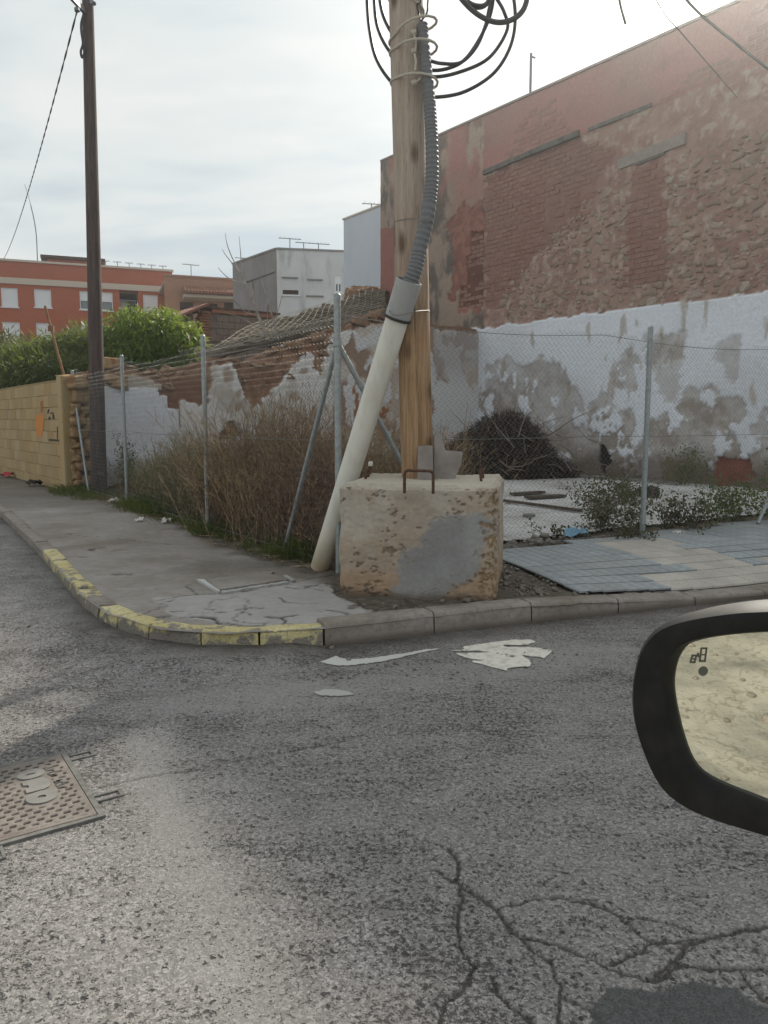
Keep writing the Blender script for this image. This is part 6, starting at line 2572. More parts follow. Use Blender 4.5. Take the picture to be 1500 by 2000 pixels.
def frame_icon(u0, v0, u1, v1, sk=3):
    b = MB()
    t = 3
    for q in [[(u0, v0), (u1, v0), (u1, v0 + t), (u0, v0 + t)], [(u0 - sk, v1 - t), (u1 - sk, v1 - t), (u1 - sk, v1), (u0 - sk, v1)], [(u0, v0 + t), (u0 + t, v0 + t), (u0 + t - sk, v1 - t), (u0 - sk, v1 - t)], [(u1 - t, v0 + t), (u1, v0 + t), (u1 - sk, v1 - t), (u1 - t - sk, v1 - t)],
              [(u0 + t, (v0 + v1) / 2 - 1), (u1 - t, (v0 + v1) / 2 - 1), (u1 - t - 1, (v0 + v1) / 2 + 1), (u0 + t - 1, (v0 + v1) / 2 + 1)]]:
        i = icon(q)
        b.quadmesh(i.v, i.f)
    return b


b = frame_icon(1368, 1265, 1381, 1293)
c2_ = frame_icon(1350, 1279, 1361, 1295)
b.quadmesh(c2_.v, c2_.f)
c2_ = icon([(1361, 1276), (1364, 1276), (1366, 1284), (1363, 1284)])
b.quadmesh(c2_.v, c2_.f)
c2_ = icon([(1373 + 9 * math.cos(2 * math.pi * k / 16), 1311 + 9 * math.sin(2 * math.pi * k / 16)) for k in range(16)])
b.quadmesh(c2_.v, c2_.f)
b.obj('pictogram', M_ICON, mirror)
# arm towards the car door (beyond the frame)
ar = on_plane(1830, 1560, -.06)
MB().tube([ar, ar + Vector((.05, -.06, -.03)), ar + Vector((.12, -.16, -.05))], [.035, .03, .04], 12).obj('arm', M_MBLACK, mirror, smooth=True)
# ================================================================== plants
def f_leaf(cols, trans=0.35, dry=None):
    m = bpy.data.materials.new('leaf')
    m.use_nodes = True
    n = NT(m.node_tree)
    b = m.node_tree.nodes['Principled BSDF']
    out = m.node_tree.nodes['Material Output']
    v = n.geo('Position')
    k = n.voro(9.0, v, 'Color')
    a = n.math('ADD', n.math('MULTIPLY', n.xyz(k)[0], 0.6), n.math('MULTIPLY', n.noise(2.2, 3, .6, v), 0.5))
    c = n.ramp(a, [(i / (len(cols) - 1) * .7 + .15, q) for i, q in enumerate(cols)])
    n.put(b.inputs['Base Color'], c)
    b.inputs['Roughness'].default_value = .5
    b.inputs['Specular IOR Level'].default_value = .35
    if trans:
        t = n.n.new('ShaderNodeBsdfTranslucent')
        n.put(t.inputs['Color'], n.mix(0.5, c, (.30, .36, .05)))
        ms = n.n.new('ShaderNodeMixShader')
        ms.inputs[0].default_value = trans
        n.l.new(b.outputs[0], ms.inputs[1])
        n.l.new(t.outputs[0], ms.inputs[2])
        n.l.new(ms.outputs[0], out.inputs['Surface'])
    return m


M_LEAFG = f_leaf([(.055, .10, .018), (.095, .165, .03), (.15, .23, .045)], .5)
M_LEAFD = f_leaf([(.045, .068, .028), (.08, .11, .045), (.13, .155, .075)], .4)
M_LEAFW = f_leaf([(.035, .034, .018), (.06, .058, .03), (.10, .088, .05)], .15)
M_GRASS = f_leaf([(.035, .055, .015), (.06, .085, .022), (.10, .11, .035)], .3)
M_DRY = material('dry brown stem', lambda n: n.ramp(n.math('ADD', n.math('MULTIPLY', n.xyz(n.voro(30, n.geo('Position'), 'Color'))[0], .55), n.math('MULTIPLY', n.noise(2.0, 3, .6, n.geo('Position')), .5)), [(.2, (.13, .085, .053)), (.5, (.25, .175, .108)), (.75, (.37, .28, .175)), (.95, (.50, .41, .27))]), rough=.9, spec=.1)
M_DRYR = material('dry reddish stem', lambda n: n.ramp(n.xyz(n.voro(30, n.geo('Position'), 'Color'))[0], [(.1, (.115, .068, .05)), (.5, (.22, .14, .095)), (.9, (.36, .26, .175))]), rough=.9, spec=.1)
M_OLIVE = material('dry olive stem', lambda n: n.ramp(n.xyz(n.voro(30, n.geo('Position'), 'Color'))[0], [(.1, (.11, .095, .048)), (.5, (.22, .185, .098)), (.9, (.37, .315, .185))]), rough=.9, spec=.1)
M_BRUSH = material('dead dark brush', lambda n: n.ramp(n.xyz(n.voro(24, n.geo('Position'), 'Color'))[0], [(.1, (.034, .026, .023)), (.6, (.075, .058, .050)), (.95, (.14, .112, .092))]), rough=.95, spec=.05)
M_BARK = material('grey bark', lambda n: n.ramp(n.noise(20, 5, .65, n.geo('Position')), [(.3, (.13, .10, .08)), (.7, (.25, .21, .175))]), rough=.9)
M_PALEBARK = material('pale bare twig', lambda n: n.ramp(n.noise(8, 4, .6, n.geo('Position')), [(.3, (.20, .165, .145)), (.7, (.40, .355, .32))]), rough=.9)


def ribbons(paths, widths, rs):
    """paths (N,K,3) -> flat ribbons with random facing."""
    N, K, _ = paths.shape
    t = np.gradient(paths, axis=1)
    r = rs.normal(size=(N, 1, 3))
    s = np.cross(t, np.repeat(r, K, 1))
    s /= np.maximum(np.linalg.norm(s, axis=2, keepdims=True), 1e-6)
    w_ = widths[:, :, None] * .5
    V = np.stack([paths - s * w_, paths + s * w_], 2).reshape(-1, 3)
    i = np.arange(N * K).reshape(N, K)
    a, b = i[:, :-1].ravel(), i[:, 1:].ravel()
    F = np.stack([a * 2, a * 2 + 1, b * 2 + 1, b * 2], 1)
    return V, F


def leaves(C, Dr, L, Wd, rs, fold=.25):
    """kite-shaped leaves: centre bases C, directions Dr (N,3), lengths, widths."""
    N = len(C)
    Dr = Dr / np.linalg.norm(Dr, axis=1, keepdims=True)
    r = rs.normal(size=(N, 3))
    s = np.cross(Dr, r)
    s /= np.maximum(np.linalg.norm(s, axis=1, keepdims=True), 1e-6)
    nn = np.cross(s, Dr)
    L, Wd = L[:, None], Wd[:, None]
    V = np.stack([C, C + Dr * L * .45 + s * Wd * .5 + nn * Wd * fold, C + Dr * L, C + Dr * L * .45 - s * Wd * .5 + nn * Wd * fold], 1).reshape(-1, 3)
    F = np.arange(N * 4).reshape(N, 4)
    return V, F


def joinm(parts):
    V, F, b = [], [], 0
    for v, f in parts:
        V.append(v)
        F.append(f + b)
        b += len(v)
    return np.concatenate(V), np.concatenate(F)


def dry_shrub_mesh(seed, h, rad, n, mat, dens=5):
    rs = np.random.RandomState(seed)
    K = 6
    a = rs.uniform(0, 2 * math.pi, n)
    lean = np.abs(rs.normal(0, .42, n))
    hh = h * rs.uniform(.45, 1.05, n) * np.clip(1.05 - .25 * lean, .4, 1)
    root = np.stack([rs.normal(0, rad * .32, n), rs.normal(0, rad * .32, n), np.zeros(n)], 1)
    d = np.stack([np.cos(a) * lean, np.sin(a) * lean, np.ones(n)], 1)
    d /= np.linalg.norm(d, axis=1, keepdims=True)
    t = np.linspace(0, 1, K)[None, :, None]
    bend = rs.normal(0, .16, (n, 1, 3)) * np.array([1, 1, .15])
    P = root[:, None, :] + d[:, None, :] * t * hh[:, None, None] + bend * t ** 2 * hh[:, None, None] + rs.normal(0, .012, (n, K, 3))
    W_ = np.repeat((np.linspace(.0065, .0022, K))[None, :], n, 0)
    parts = [ribbons(P, W_, rs)]
    # side twigs, fine and upright
    m = n * dens
    who = rs.randint(0, n, m)
    f = rs.uniform(.25, .98, m)
    x = f * (K - 1)
    i0 = np.minimum(x.astype(int), K - 2)
    B = P[who, i0] + (P[who, i0 + 1] - P[who, i0]) * (x - i0)[:, None]
    td = (P[who, i0 + 1] - P[who, i0])
    td /= np.maximum(np.linalg.norm(td, axis=1, keepdims=True), 1e-6)
    td = td + rs.normal(0, .55, (m, 3))
    td[:, 2] += .25
    td /= np.linalg.norm(td, axis=1, keepdims=True)
    ln = h * rs.uniform(.05, .19, m)
    K2 = 4
    t2 = np.linspace(0, 1, K2)[None, :, None]
    Q = B[:, None, :] + td[:, None, :] * t2 * ln[:, None, None] + rs.normal(0, .10, (m, 1, 3)) * t2 ** 2 * ln[:, None, None]
    parts.append(ribbons(Q, np.repeat(np.linspace(.0042, .002, K2)[None, :], m, 0), rs))
    # seed heads
    q = int(m * 1.1)
    who = rs.randint(0, m, q)
    C = Q[who, rs.randint(1, K2, q)]
    parts.append(leaves(C, rs.normal(0, 1, (q, 3)) + np.array([0, 0, .6]), rs.uniform(.008, .02, q), rs.uniform(.005, .010, q), rs))
    V, F = joinm(parts)
    V[:, 2] = np.maximum(V[:, 2], 0)
    return np_mesh('stems', V, F, mat)


SHR = [
    # s along left fence, inward, height, radius, stems, material, label
    (-.50, .42, .62, .50, 260, M_DRYR, 'low reddish dry shrub closest to the white drain pipe'),
    (-1.02, .40, 1.08, .60, 420, M_DRYR, 'reddish brown dry shrub crossing the lower end of the left fence brace'),
    (-1.62, .55, 1.42, .80, 560, M_DRY, 'tall brown dry shrub just left of the slanted fence brace'),
    (-2.25, .50, 1.52, .80, 560, M_DRY, 'tallest feathery brown dry shrub in the middle of the fence'),
    (-2.95, .50, 1.05, .62, 420, M_DRYR, 'mid height brown dry shrub behind the second fence post'),
    (-3.75, .55, .98, .65, 420, M_OLIVE, 'olive brown dry shrub between the second and third fence posts'),
    (-4.65, .60, 1.05, .70, 420, M_OLIVE, 'olive dry shrub in front of the right edge of the white panel'),
    (-5.45, .60, .88, .60, 340, M_OLIVE, 'pale olive dry shrub beside the third fence post'),
    (-6.6, .75, .62, .50, 240, M_OLIVE, 'small dry shrub at the foot of the white panel'),
    (-3.2, 1.6, 1.15, .9, 420, M_DRY, 'dry shrub standing deeper in the lot before the brown earth patch'),
    (-1.4, 1.7, 1.2, .9, 420, M_DRY, 'dry shrub deeper in the lot behind the tallest feathery one'),
]
for i, (s, inn, h, rad, n, mt, lab) in enumerate(SHR):
    p = FENCE_C + FENCE_L * (-s) + IN_L * inn
    o = add('dry_shrub', dry_shrub_mesh(900 + i, h, rad, n, mt, 10), None, Matrix.Translation((p.x, p.y, .09)))
    tag(o, lab, 'shrub', 'dry shrubs behind the left run of the fence')

# ---- grass along the fence foot
rs = np.random.RandomState(77)


def grass_patch(spots, hmul=1.0, nmul=1.0):
    parts = []
    for (x, y, r, h, n) in spots:
        n = int(n * nmul)
        a = rs.uniform(0, 2 * math.pi, n)
        q = np.sqrt(rs.uniform(0, 1, n)) * r
        root = np.stack([x + np.cos(a) * q, y + np.sin(a) * q, np.full(n, .095)], 1)
        K = 4
        t = np.linspace(0, 1, K)[None, :, None]
        d = np.stack([rs.normal(0, .45, n), rs.normal(0, .45, n), np.ones(n)], 1)
        hh = h * rs.uniform(.4, 1.1, n)
        P = root[:, None, :] + d[:, None, :] * t * hh[:, None, None]
        P[:, :, 2] -= (.35 * t[:, :, 0] ** 2 * hh[:, None])
        parts.append(ribbons(P, np.repeat(np.array([.006, .006, .0045, .001])[None, :], n, 0), rs))
    return joinm(parts)


sp_ = []
for s, inn, r, h, n in [(-.65, .10, .22, .38, 340), (-.9, .05, .25, .26, 260), (-2.0, .02, .2, .14, 160), (-2.45, -.02, .22, .22, 260), (-2.75, .0, .2, .2, 240), (-3.1, .1, .25, .22, 240), (-4.4, .05, .3, .3, 300), (-4.9, .05, .35, .36, 380),
                        (-5.4, .05, .3, .26, 300), (-6.9, -.1, .35, .2, 260), (-7.6, -.15, .4, .24, 340), (-8.1, -.15, .4, .22, 340), (-8.5, -.1, .3, .2, 260), (-3.7, .05, .3, .16, 160), (-1.3, .03, .3, .16, 160)]:
    p = FENCE_C + FENCE_L * (-s) + IN_L * inn
    sp_.append((p.x, p.y, r, h, n))
V, F = grass_patch(sp_)
o = add('grass', np_mesh('grass', V, F, M_GRASS))
o['kind'] = 'stuff'
tag(o, 'green grass tufts growing along the foot of the left fence')

# dry litter twigs along the fence foot
n = 900
ss_ = rs.uniform(.2, 8.6, n)
base = np.array(FENCE_C)[None, :] + np.array(FENCE_L)[None, :] * ss_[:, None] + np.array(IN_L)[None, :] * rs.normal(.05, .16, n)[:, None]
base[:, 2] = .125
d = rs.normal(0, 1, (n, 3)) * np.array([1, 1, .25])
V, F = ribbons(base[:, None, :] + d[:, None, :] * np.linspace(0, .09, 3)[None, :, None], np.full((n, 3), .004), rs)
o = add('dry_litter', np_mesh('dry_litter', V, F, M_DRY))
o['kind'] = 'stuff'
tag(o, 'dry stems scattered along the fence foot')

# dead leaves gathered at the kerb
n = 260
pc = G(395, 1250, 0)
C = np.stack([pc.x + rs.normal(0, .10, n), pc.y + rs.normal(0, .045, n) + .03, .006 + np.abs(rs.normal(0, .022, n))], 1)
V, F = leaves(C, rs.normal(0, 1, (n, 3)) * np.array([1, 1, .4]), rs.uniform(.02, .045, n), rs.uniform(.01, .02, n), rs)
o = add('dead_leaves', np_mesh('dead_leaves', V, F, M_DRYR))
o['kind'] = 'stuff'
tag(o, 'small heap of dead brown leaves against the yellow kerb')

# ---- dark brush pile in the lot
def brush(c, rx, ry, h, n, mat, seed, name, lab, wd=.007):
    r_ = np.random.RandomState(seed)
    th_ = r_.uniform(0, 2 * math.pi, n)
    ph = np.arccos(r_.uniform(0, 1, n))
    rr = r_.uniform(.35, 1.0, n) ** .6
    C = np.stack([np.cos(th_) * np.sin(ph) * rx * rr, np.sin(th_) * np.sin(ph) * ry * rr, np.cos(ph) * h * rr], 1)
    C *= (1 + .25 * (fbm(th_ * 1.6, ph * 2.5, seed, 3) - .5))[:, None]
    d = r_.normal(0, 1, (n, 3)) + C / np.array([rx, ry, h]) * .8
    d /= np.linalg.norm(d, axis=1, keepdims=True)
    L = r_.uniform(.10, .32, n)
    K = 4
    t = np.linspace(-.5, .5, K)[None, :, None]
    P = C[:, None, :] + d[:, None, :] * t * L[:, None, None] + r_.normal(0, .03, (n, 1, 3)) * (t ** 2)
    P[:, :, 2] = np.maximum(P[:, :, 2], .0)
    V, F = ribbons(P, np.repeat(np.array([wd, wd, wd * .8, wd * .3])[None, :], n, 0), r_)
    q = int(n * .8)
    C2 = P[r_.randint(0, n, q), r_.randint(0, K, q)]
    parts = [(V, F), leaves(C2, r_.normal(0, 1, (q, 3)), r_.uniform(.02, .05, q), r_.uniform(.012, .025, q), r_)]
    V, F = joinm(parts)
    o = add(name, np_mesh(name, V, F, mat), None, Matrix.Translation(c))
    return tag(o, lab, 'brush pile')


brush((2.45, 15.6, .10), 1.08, .95, 1.32, 16000, M_BRUSH, 951, 'brush_pile', 'big dark heap of dead brush against the peeling white wall', .011)
brush((1.75, 15.2, .10), .75, .7, .95, 5500, M_BRUSH, 952, 'brush_pile', 'lower dark brush heap at the left side of the big one', .011)
brush((3.45, 15.5, .10), .5, .5, .38, 1700, M_BRUSH, 953, 'brush_pile', 'flat trailing dark brush right of the big heap', .010)

for o_, nn_ in (((2.45, 15.2, .1), 42), ((3.5, 15.0, .1), 16), ((1.8, 14.9, .1), 14)):
    b = MB()
    r_ = random.Random(nn_)
    for k in range(nn_):
        a = r_.uniform(0, 6.28)
        p = Vector(o_) + Vector((math.cos(a) * r_.uniform(.1, .8), math.sin(a) * r_.uniform(.1, .6), r_.uniform(.05, .9)))
        d = Vector((r_.gauss(0, 1), r_.gauss(0, .8), r_.gauss(.35, .5))).normalized() * r_.uniform(.4, 1.1)
        b.tube(spline([p, p + d * .5 + Vector((0, 0, r_.uniform(-.08, .08))), p + d], 3), list(np.linspace(.014, .004, 7)), 5)
    b.v = [(x, y, max(z, .11)) for x, y, z in b.v]
    o = b.obj('dead_branches', M_BARK)
    o['kind'] = 'stuff'
    tag(o, 'bare dead branches sticking out of the dark brush')

# ---- leafy weeds
def weed(c, h, rad, n, mat, seed, lab, leafl=(.03, .07), cat='weed', name='leafy_weed', grp=None, stems=None):
    r_ = np.random.RandomState(seed)
    w_ = empty(name, c, 0, lab, cat, grp)
    ns = stems or max(7, n // 60)
    a = r_.uniform(0, 2 * math.pi, ns)
    ln = np.abs(r_.normal(.45, .35, ns))
    K = 6
    t = np.linspace(0, 1, K)[None, :, None]
    d = np.stack([np.cos(a) * ln * rad / max(h, .1), np.sin(a) * ln * rad / max(h, .1), np.ones(ns)], 1)
    hh = h * r_.uniform(.5, 1.0, ns)
    root = np.stack([r_.normal(0, rad * .22, ns), r_.normal(0, rad * .22, ns), np.zeros(ns)], 1)
    P = root[:, None, :] + d[:, None, :] * t * hh[:, None, None] + r_.normal(0, .02, (ns, K, 3)) * t
    V, F = ribbons(P, np.repeat(np.linspace(.010, .003, K)[None, :], ns, 0), r_)
    add('stems', np_mesh('stems', V, F, M_DRYR), w_, Matrix.Translation(c))
    x = r_.uniform(.8, K - 1.01, n)
    who = r_.randint(0, ns, n)
    i0 = x.astype(int)
    B = P[who, i0] + (P[who, i0 + 1] - P[who, i0]) * (x - i0)[:, None] + r_.normal(0, rad * .10, (n, 3))
    B[:, 2] = np.maximum(B[:, 2], .01)
    V, F = leaves(B, r_.normal(0, 1, (n, 3)) + np.array([0, 0, .35]), r_.uniform(*leafl, n), r_.uniform(leafl[0] * .4, leafl[1] * .45, n), r_)
    add('foliage', np_mesh('foliage', V, F, mat), w_, Matrix.Translation(c))
    return w_


def gz(u, v, z=.12):
    p = G(u, v, z)
    return (p.x, p.y, z - .02)


weed(gz(1195, 1035), .42, .55, 900, M_LEAFW, 961, 'dark leafy weed growing at the fence just left of the right hand post')
weed(gz(1165, 1000), .50, .7, 1100, M_LEAFW, 962, 'broad olive weed on the slab behind the fence')
weed(gz(1225, 985), .40, .6, 700, M_LEAFW, 963, 'olive weed by the dark rock on the slab')
weed(gz(1330, 1035), .40, .6, 900, M_LEAFW, 964, 'scrubby weed right of the right hand fence post')
weed(gz(1440, 1015), .55, .8, 1300, M_LEAFD, 965, 'dark green bushy weed near the slanted brace on the right')
weed(gz(1545, 1000), .75, .8, 1300, M_LEAFD, 966, 'tall dark weed at the extreme right of the fence')
weed(gz(1250, 1050), .16, .45, 300, M_LEAFW, 967, 'low dry tuft at the foot of the right hand post')
weed(gz(1110, 1045), .12, .35, 200, M_LEAFW, 968, 'thin low weed spreading over the slab edge')
weed((-.15, 10.0, .1), .95, .7, 1300, M_LEAFD, 969, 'dark green weed seen between the drain pipe and the wooden pole')
weed((.35, 11.2, .1), .75, .6, 800, M_LEAFD, 970, 'green weed behind the foot of the wooden pole')
weed((-4.3, 12.7, .1), .95, .5, 900, M_LEAFD, 971, 'dark leafy plant right beside the dark utility pole')
weed((-.95, 9.1, .1), .8, .6, 700, M_LEAFD, 972, 'green weed among the dry shrubs left of the corner post')
weed((5.4, 13.6, .1), .75, .7, 900, M_LEAFD, 973, 'bushy weed against the red bricks of the white wall')

# ---- trees
def limb_tubes(base, tops, r0):
    b = MB()
    for tpp in tops:
        base_, t = Vector(base), Vector(tpp)
        m = base_.lerp(t, .5) + Vector((random.uniform(-.15, .15), random.uniform(-.15, .15), .15))
        b.tube(spline([base_, m, t], 4), list(np.linspace(r0, r0 * .25, 9)), 7)
    return b


def leafy(base, clumps, n, L, Wd, droop, mat, seed, lab, cat='tree', trunk_h=1.2, name='tree', r0=.10):
    r_ = np.random.RandomState(seed)
    random.seed(seed)
    t = empty(name, base, 0, lab, cat)
    base = Vector(base)
    top = base + Vector((0, 0, trunk_h))
    MB().tube([base - Vector((0, 0, .1)), base.lerp(top, .5) + Vector((.05, 0, 0)), top], [r0 * 1.2, r0, r0 * .85], 9).obj('trunk', M_BARK, t, smooth=True)
    lb = limb_tubes(top, [c for c, _ in clumps], r0 * .6)
    lb.obj('limbs', M_BARK, t, smooth=True)
    wts = np.array([q[0] * q[1] * q[2] for _, q in clumps]) ** .75
    which = r_.choice(len(clumps), n, p=wts / wts.sum())
    Cc = np.array([c for c, _ in clumps])[which]
    Rc = np.array([q for _, q in clumps])[which]
    d = r_.normal(0, 1, (n, 3))
    d /= np.linalg.norm(d, axis=1, keepdims=True)
    rad = r_.uniform(.25, 1.0, n) ** .45
    rad = rad * (.75 + .6 * fbm(d[:, 0] * 2.5 + which * 3.7, d[:, 2] * 2.5 + d[:, 1] * 2, seed, 3))
    P = Cc + d * Rc * rad[:, None]
    dirs = r_.normal(0, .55, (n, 3)) + d * .5 + np.array([0, 0, -droop])
    V, F = leaves(P, dirs, r_.uniform(.6, 1.2, n) * L, r_.uniform(.6, 1.2, n) * Wd, r_)
    o = add('crown', np_mesh('crown', V, F, mat), t)
    return t


def cl(u, v, y, rx, rz, ry=None):
    p = D(u, v, y)
    return (tuple(p), (rx, ry or rx, rz))


leafy((-5.35, 18.2, .1), [cl(255, 655, 17.8, .75, .55), cl(300, 650, 17.6, .75, .55), cl(345, 668, 17.6, .65, .6), cl(372, 690, 17.8, .35, .55), cl(285, 695, 17.5, .85, .45), cl(335, 705, 17.5, .7, .4), cl(240, 690, 17.8, .5, .4), cl(262, 620, 18, .35, .3), cl(318, 628, 18, .4, .3)],
      9500, .17, .042, .9, M_LEAFG, 1001, 'bright green tree with drooping leaves behind the broken wall', trunk_h=1.6)
leafy((-7.6, 18.6, .1), [cl(195, 690, 18, .75, .6), cl(150, 700, 18, .8, .55), cl(215, 720, 17.5, .6, .5), cl(160, 665, 18.5, .5, .4), cl(180, 735, 17, .8, .4)],
      7500, .20, .034, .35, M_LEAFD, 1002, 'dark bushy oleander behind the dark utility pole', 'bush', .8, 'oleander_bush', .05)
leafy((-9.0, 18.8, .1), [cl(60, 715, 17.5, .9, .55), cl(110, 708, 17.8, .8, .6), cl(20, 725, 17.3, .8, .5), cl(85, 735, 17, .9, .45), cl(140, 728, 17, .6, .4)],
      8000, .22, .030, .15, M_LEAFD, 1003, 'grey green reedy bush rising over the cream wall', 'bush', .8, 'reed_bush', .05)
leafy((-11.4, 20, .1), [cl(-20, 705, 18.5, 1.1, .7), cl(-70, 720, 18.5, 1.0, .6), cl(12, 690, 19.5, .7, .5)],
      5000, .22, .030, .15, M_LEAFW, 1004, 'pale reedy bush at the far end of the cream wall', 'bush', .8, 'reed_bush', .05)

# bare sapling over the netted roof
sap = empty('bare_tree', D(545, 760, 16.8) * Vector((1, 1, 0)) + Vector((0, 0, .1)), 0, 'bare leafless sapling with pale twigs in front of the netted roof', 'tree')
def br(px, y, r0, r1=.006):
    pts = [D(u, v, y + .2 * math.sin(i * 1.7)) for i, (u, v) in enumerate(px)]
    s_ = spline(pts, 5)
    return s_, list(np.linspace(r0, r1, len(s_)))


g0 = D(547, 745, 16.9)
groot = Vector((g0.x, g0.y, .05))
b = MB()
b.tube([groot, D(545, 720, 16.9), D(512, 636, 16.9), D(485, 565, 16.9), D(470, 535, 16.9)], [.045, .04, .032, .024, .018], 7)
b.tube([D(560, 745, 16.9), D(545, 668, 16.9), D(520, 575, 16.9), D(508, 540, 16.9)], [.03, .022, .014, .006], 6)
b.obj('trunk', M_PALEBARK, sap, smooth=True)
for px, r in [([(470, 535), (452, 500), (443, 475), (440, 455)], .014), ([(474, 542), (455, 516), (440, 497), (434, 486)], .012), ([(480, 555), (450, 545), (432, 530), (426, 522)], .012), ([(473, 535), (471, 510), (469, 485), (467, 462)], .011),
              ([(491, 580), (495, 565), (492, 548)], .010), ([(505, 615), (480, 610), (460, 590), (453, 583)], .014), ([(498, 600), (486, 608), (478, 620)], .009), ([(515, 640), (500, 615), (498, 600)], .008),
              ([(524, 590), (522, 620), (524, 680), (520, 700)], .014), ([(532, 640), (545, 600), (552, 575)], .009), ([(535, 660), (520, 650), (505, 640)], .008), ([(540, 690), (538, 660), (545, 640)], .010),
              ([(505, 640), (470, 620), (445, 612), (430, 600)], .010), ([(548, 700), (540, 680), (537, 655)], .014)]:
    s_, rr = br(px, 16.9, r * 1.15, .004)
    MB().tube(s_, rr, 5).obj('branch', M_PALEBARK, sap)
# ================================================================== litter, rubble and other small things
rng = random.Random(90)
M_RUB = material('pale rubble', f_rand([(.20, .178, .155), (.27, .245, .215), (.15, .13, .11)], 30), rough=.95, spec=.1)
rub_var = [stone_mesh(1100 + k, 4, 1, 1, 1, .35, .55, M_RUB) for k in range(5)]


def heap(name, lab, spots, n, amin, amax, zfun):
    vs, fs, base = [], [], 0
    for k in range(n):
        u0, v0, du, dv = rng.choice(spots)
        p = G(u0 + rng.gauss(0, du), v0 + rng.gauss(0, dv), .12)
        z = zfun(p.x, p.y)
        a = rng.uniform(amin, amax) * (1.8 if rng.random() < .08 else 1)
        me = rng.choice(rub_var)
        co = np.array([v.co for v in me.vertices])
        M = np.array(Matrix.Rotation(rng.uniform(0, 6), 3, 'Z') @ Matrix.Rotation(rng.uniform(-.5, .5), 3, 'X'))
        co = (co * np.array([a, a * .8, a * .6])) @ M.T + np.array([p.x, p.y, z + a * .18])
        vs.append(co)
        fs += [[base + i for i in q.vertices] for q in me.polygons]
        base += len(co)
    V = np.concatenate(vs)
    c = V.mean(0) * np.array([1, 1, 0])
    o = add(name, np_mesh(name, V - c, fs, M_RUB, True), None, Matrix.Translation(c))
    o['kind'] = 'stuff'
    return tag(o, lab)


zp_ = lambda x, y: float(z_pave(x, y)) - .01
heap('rubble', 'grey rubble heaped beside the right face of the concrete block', [(1000, 1138, 14, 10), (1015, 1150, 22, 7), (1040, 1150, 18, 5), (990, 1120, 8, 8)], 120, .008, .036, zp_)
heap('rubble', 'loose stones along the soil strip below the fence', [(1010, 1098, 20, 8), (1060, 1125, 25, 8), (1110, 1150, 25, 6), (800, 1182, 60, 5), (930, 1172, 20, 4)], 110, .008, .028, zp_)
heap('rubble', 'pebbles lying along the edge of the lot slab', [(1010, 1060, 22, 3), (1060, 1056, 30, 3), (1130, 1050, 30, 4), (1000, 1070, 12, 3)], 90, .02, .055, lambda x, y: .11)
heap('gravel', 'scattered grit on the road beside the kerb', [(500, 1262, 60, 6), (300, 1262, 40, 6), (640, 1275, 30, 6), (800, 1262, 90, 8), (1000, 1235, 60, 6)], 130, .006, .018, lambda x, y: .002)

# single stones and bits on the slab
M_DROCK = material('dark rock', (.045, .042, .042), rough=.9)
M_GREYS = material('grey stone', (.20, .195, .18), rough=.95)


def rock(u, v, z, s, mat, lab, name='rock', cat='rock', seed=1):
    p = G(u, v, z)
    o = add(name, stone_mesh(seed, 5, *s, .25, .5, mat, name), None, Matrix.Translation((p.x, p.y, z + s[2] * .4)))
    return tag(o, lab, cat)


rock(1267, 972, .12, (.30, .25, .2), M_DROCK, 'dark rock lying on the slab right of the fence post', seed=1201)
rock(1033, 1010, .125, (.16, .10, .05), M_GREYS, 'small flat grey stone alone on the pale slab', seed=1202)
rock(648, 1268, .0, (.03, .025, .02), M_RUB, 'tiny pale stone at the joint of yellow and grey kerbs', seed=1203)
rock(1063, 1058 - 8, .12, (.1, .08, .05), M_RUB, 'pale pebble at the edge of the slab below the fence', seed=1204)
M_PLANK = material('dark old plank', lambda n: n.ramp(n.noise(8, 5, .65, n.geo('Position')), [(.3, (.055, .042, .034)), (.7, (.12, .095, .078))]), rough=.95)
for (u0, v0, u1, v1, wd, lab) in [(1000, 967, 1060, 963, .12, 'short dark plank lying on the slab before the brush heap'), (1030, 974, 1100, 970, .16, 'wide dark board lying flat beside the short plank'),
                                  (985, 980, 1135, 1000, .05, 'long thin batten lying across the pale slab'), (1115, 930, 1330, 946, .09, 'long pale timber lying along the foot of the white wall')]:
    a, c = G(u0, v0, .14), G(u1, v1, .14)
    t = (c - a).normalized()
    nn = Vector((-t.y, t.x, 0)) * wd / 2
    o = MB().prism([a - nn, c - nn, c + nn, a + nn], (0, 0, .035)).obj('plank', M_PLANK if 'pale' not in lab.split('timber')[0] or 'batten' in lab else M_GREYS)
    tag(o, lab, 'plank')

# crumpled paper and plastic
M_PAPER = material('crumpled white paper', (.55, .53, .49), rough=.8)
M_BLUEP = material('blue plastic', (.16, .30, .42), rough=.45)
M_REDP = material('red plastic', (.38, .03, .04), rough=.5)
M_DKP = material('dark rag', (.045, .035, .03), rough=.9)


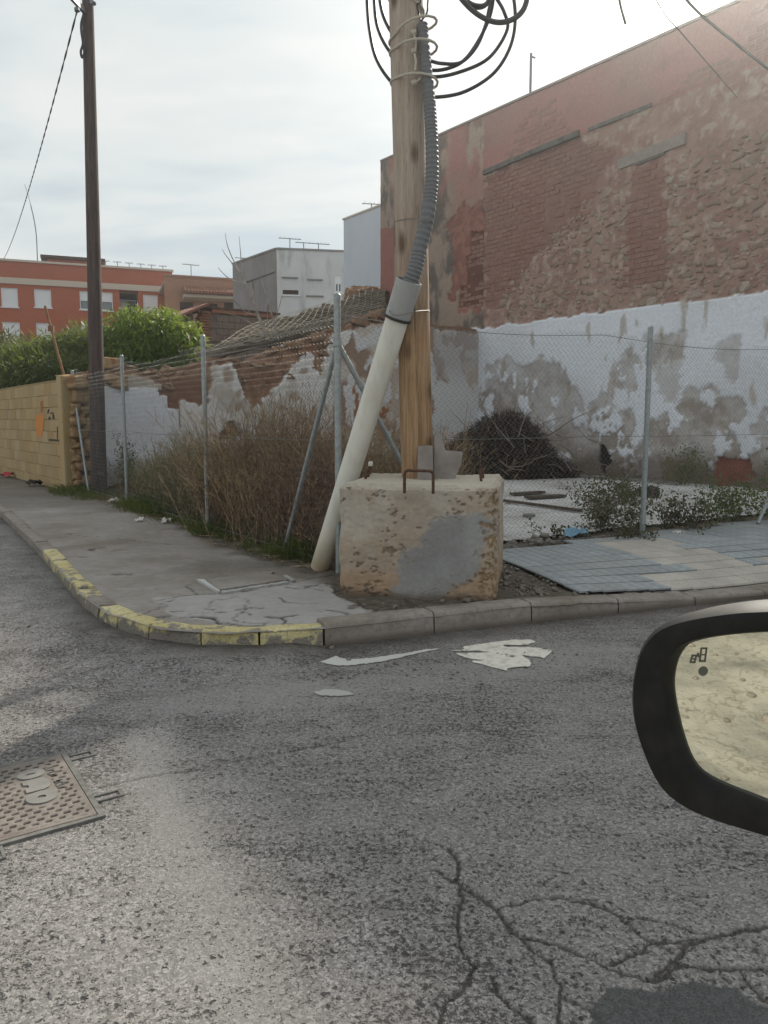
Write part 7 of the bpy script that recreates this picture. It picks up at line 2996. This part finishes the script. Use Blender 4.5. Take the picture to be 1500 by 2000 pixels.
def litter(u, v, z, s, mat, lab, cat, name, seed):
    r_ = np.random.RandomState(seed)
    n = 9
    xx, yy = np.meshgrid(np.linspace(-.5, .5, n), np.linspace(-.5, .5, n), indexing='ij')
    zz = fbm(xx * 4 + seed, yy * 4, seed, 3) * s * .75 * (1 - .5 * (xx ** 2 + yy ** 2))
    k = 1 + .5 * (fbm(xx * 3 + seed * 2, yy * 3, seed + 3, 2) - .5)
    V = np.stack([xx * s * k, yy * s * .8 * k, zz - zz.min()], -1).reshape(-1, 3)
    idx = np.arange(n * n).reshape(n, n)
    F = np.stack([idx[:-1, :-1].ravel(), idx[1:, :-1].ravel(), idx[1:, 1:].ravel(), idx[:-1, 1:].ravel()], 1)
    p = G(u, v, z)
    o = add(name, np_mesh(name, V, F, mat), None, Matrix.Translation((p.x, p.y, z)) @ Matrix.Rotation(r_.uniform(0, 3), 4, 'Z'))
    return tag(o, lab, cat)


litter(222, 982, .12, .16, M_PAPER, 'crumpled white paper near the foot of the third fence post', 'litter', 'crumpled_paper', 1)
litter(273, 1017, .12, .10, M_PAPER, 'small white scrap on the pavement between the fence posts', 'litter', 'paper_scrap', 2)
litter(326, 1020, .12, .13, M_PAPER, 'crumpled white packet under the dry shrubs by the pavement', 'litter', 'crumpled_packet', 3)
litter(1125, 1051, .12, .22, M_BLUEP, 'piece of blue plastic lying by the fence foot', 'litter', 'plastic_scrap', 4)
litter(1325, 1043, .12, .10, M_PAPER, 'white scrap at the fence foot right of the post', 'litter', 'paper_scrap', 5)
litter(14, 931, .12, .24, M_REDP, 'red plastic rag on the far pavement', 'litter', 'plastic_rag', 6)
litter(68, 948, .12, .26, M_DKP, 'dark twig bundle on the far pavement near the cream wall', 'litter', 'dark_rag', 7)
litter(48, 1231, .0, .07, M_DKP, 'small brown leaf scrap on the sunlit road', 'litter', 'leaf_scrap', 8)
litter(1152, 1158, .10, .03, M_DKP, 'tiny dark scrap on the beige tactile tiles', 'litter', 'dark_scrap', 9)
# stray loose brick on the broken wall
s, z = W1.at(225, 714)
o = add('loose_brick', dims(MB().box((0, 0, 0), (.30, .2, .2), ch=.02).mesh('loose_brick', M_OCHRE)), None, W1.matrix(s, top1(s) + .13, -.2, .05))
tag(o, 'single pinkish block left on top of the broken wall', 'brick')

# stones on the pale ground across the street
vs, fs, base = [], [], 0
for k in range(160):
    x, y = rng.uniform(-3.2, -0.9), rng.uniform(-2.2, -0.1)
    a = rng.choice([.01, .015, .02, .03, .05])
    me = rng.choice(rub_var)
    co = np.array([v.co for v in me.vertices]) * np.array([a * 1.2, a, a * .5]) + np.array([x, y, .02 + a * .12])
    vs.append(co)
    fs += [[base + i for i in q.vertices] for q in me.polygons]
    base += len(co)
o = add('gravel', np_mesh('gravel', np.concatenate(vs), fs, M_RUB, True))
o['kind'] = 'stuff'
tag(o, 'loose stones on the pale dry ground seen in the car mirror')
# ================================================================== added thin haze volume, standing in for windscreen glare
M_GLARE_HAZE = bpy.data.materials.new('thin haze')
M_GLARE_HAZE.use_nodes = True
_t = M_GLARE_HAZE.node_tree
_t.nodes.remove(_t.nodes['Principled BSDF'])
_v = _t.nodes.new('ShaderNodeVolumePrincipled')
_v.inputs['Color'].default_value = (.93, .95, .96, 1)
_v.inputs['Density'].default_value = .0021
_v.inputs['Anisotropy'].default_value = .85
_t.links.new(_v.outputs[0], _t.nodes['Material Output'].inputs['Volume'])
b = MB().box((0, 95, 7.1), (320, 330, 16.4))
o = b.obj('glare_haze', M_GLARE_HAZE)
o['kind'] = 'stuff'
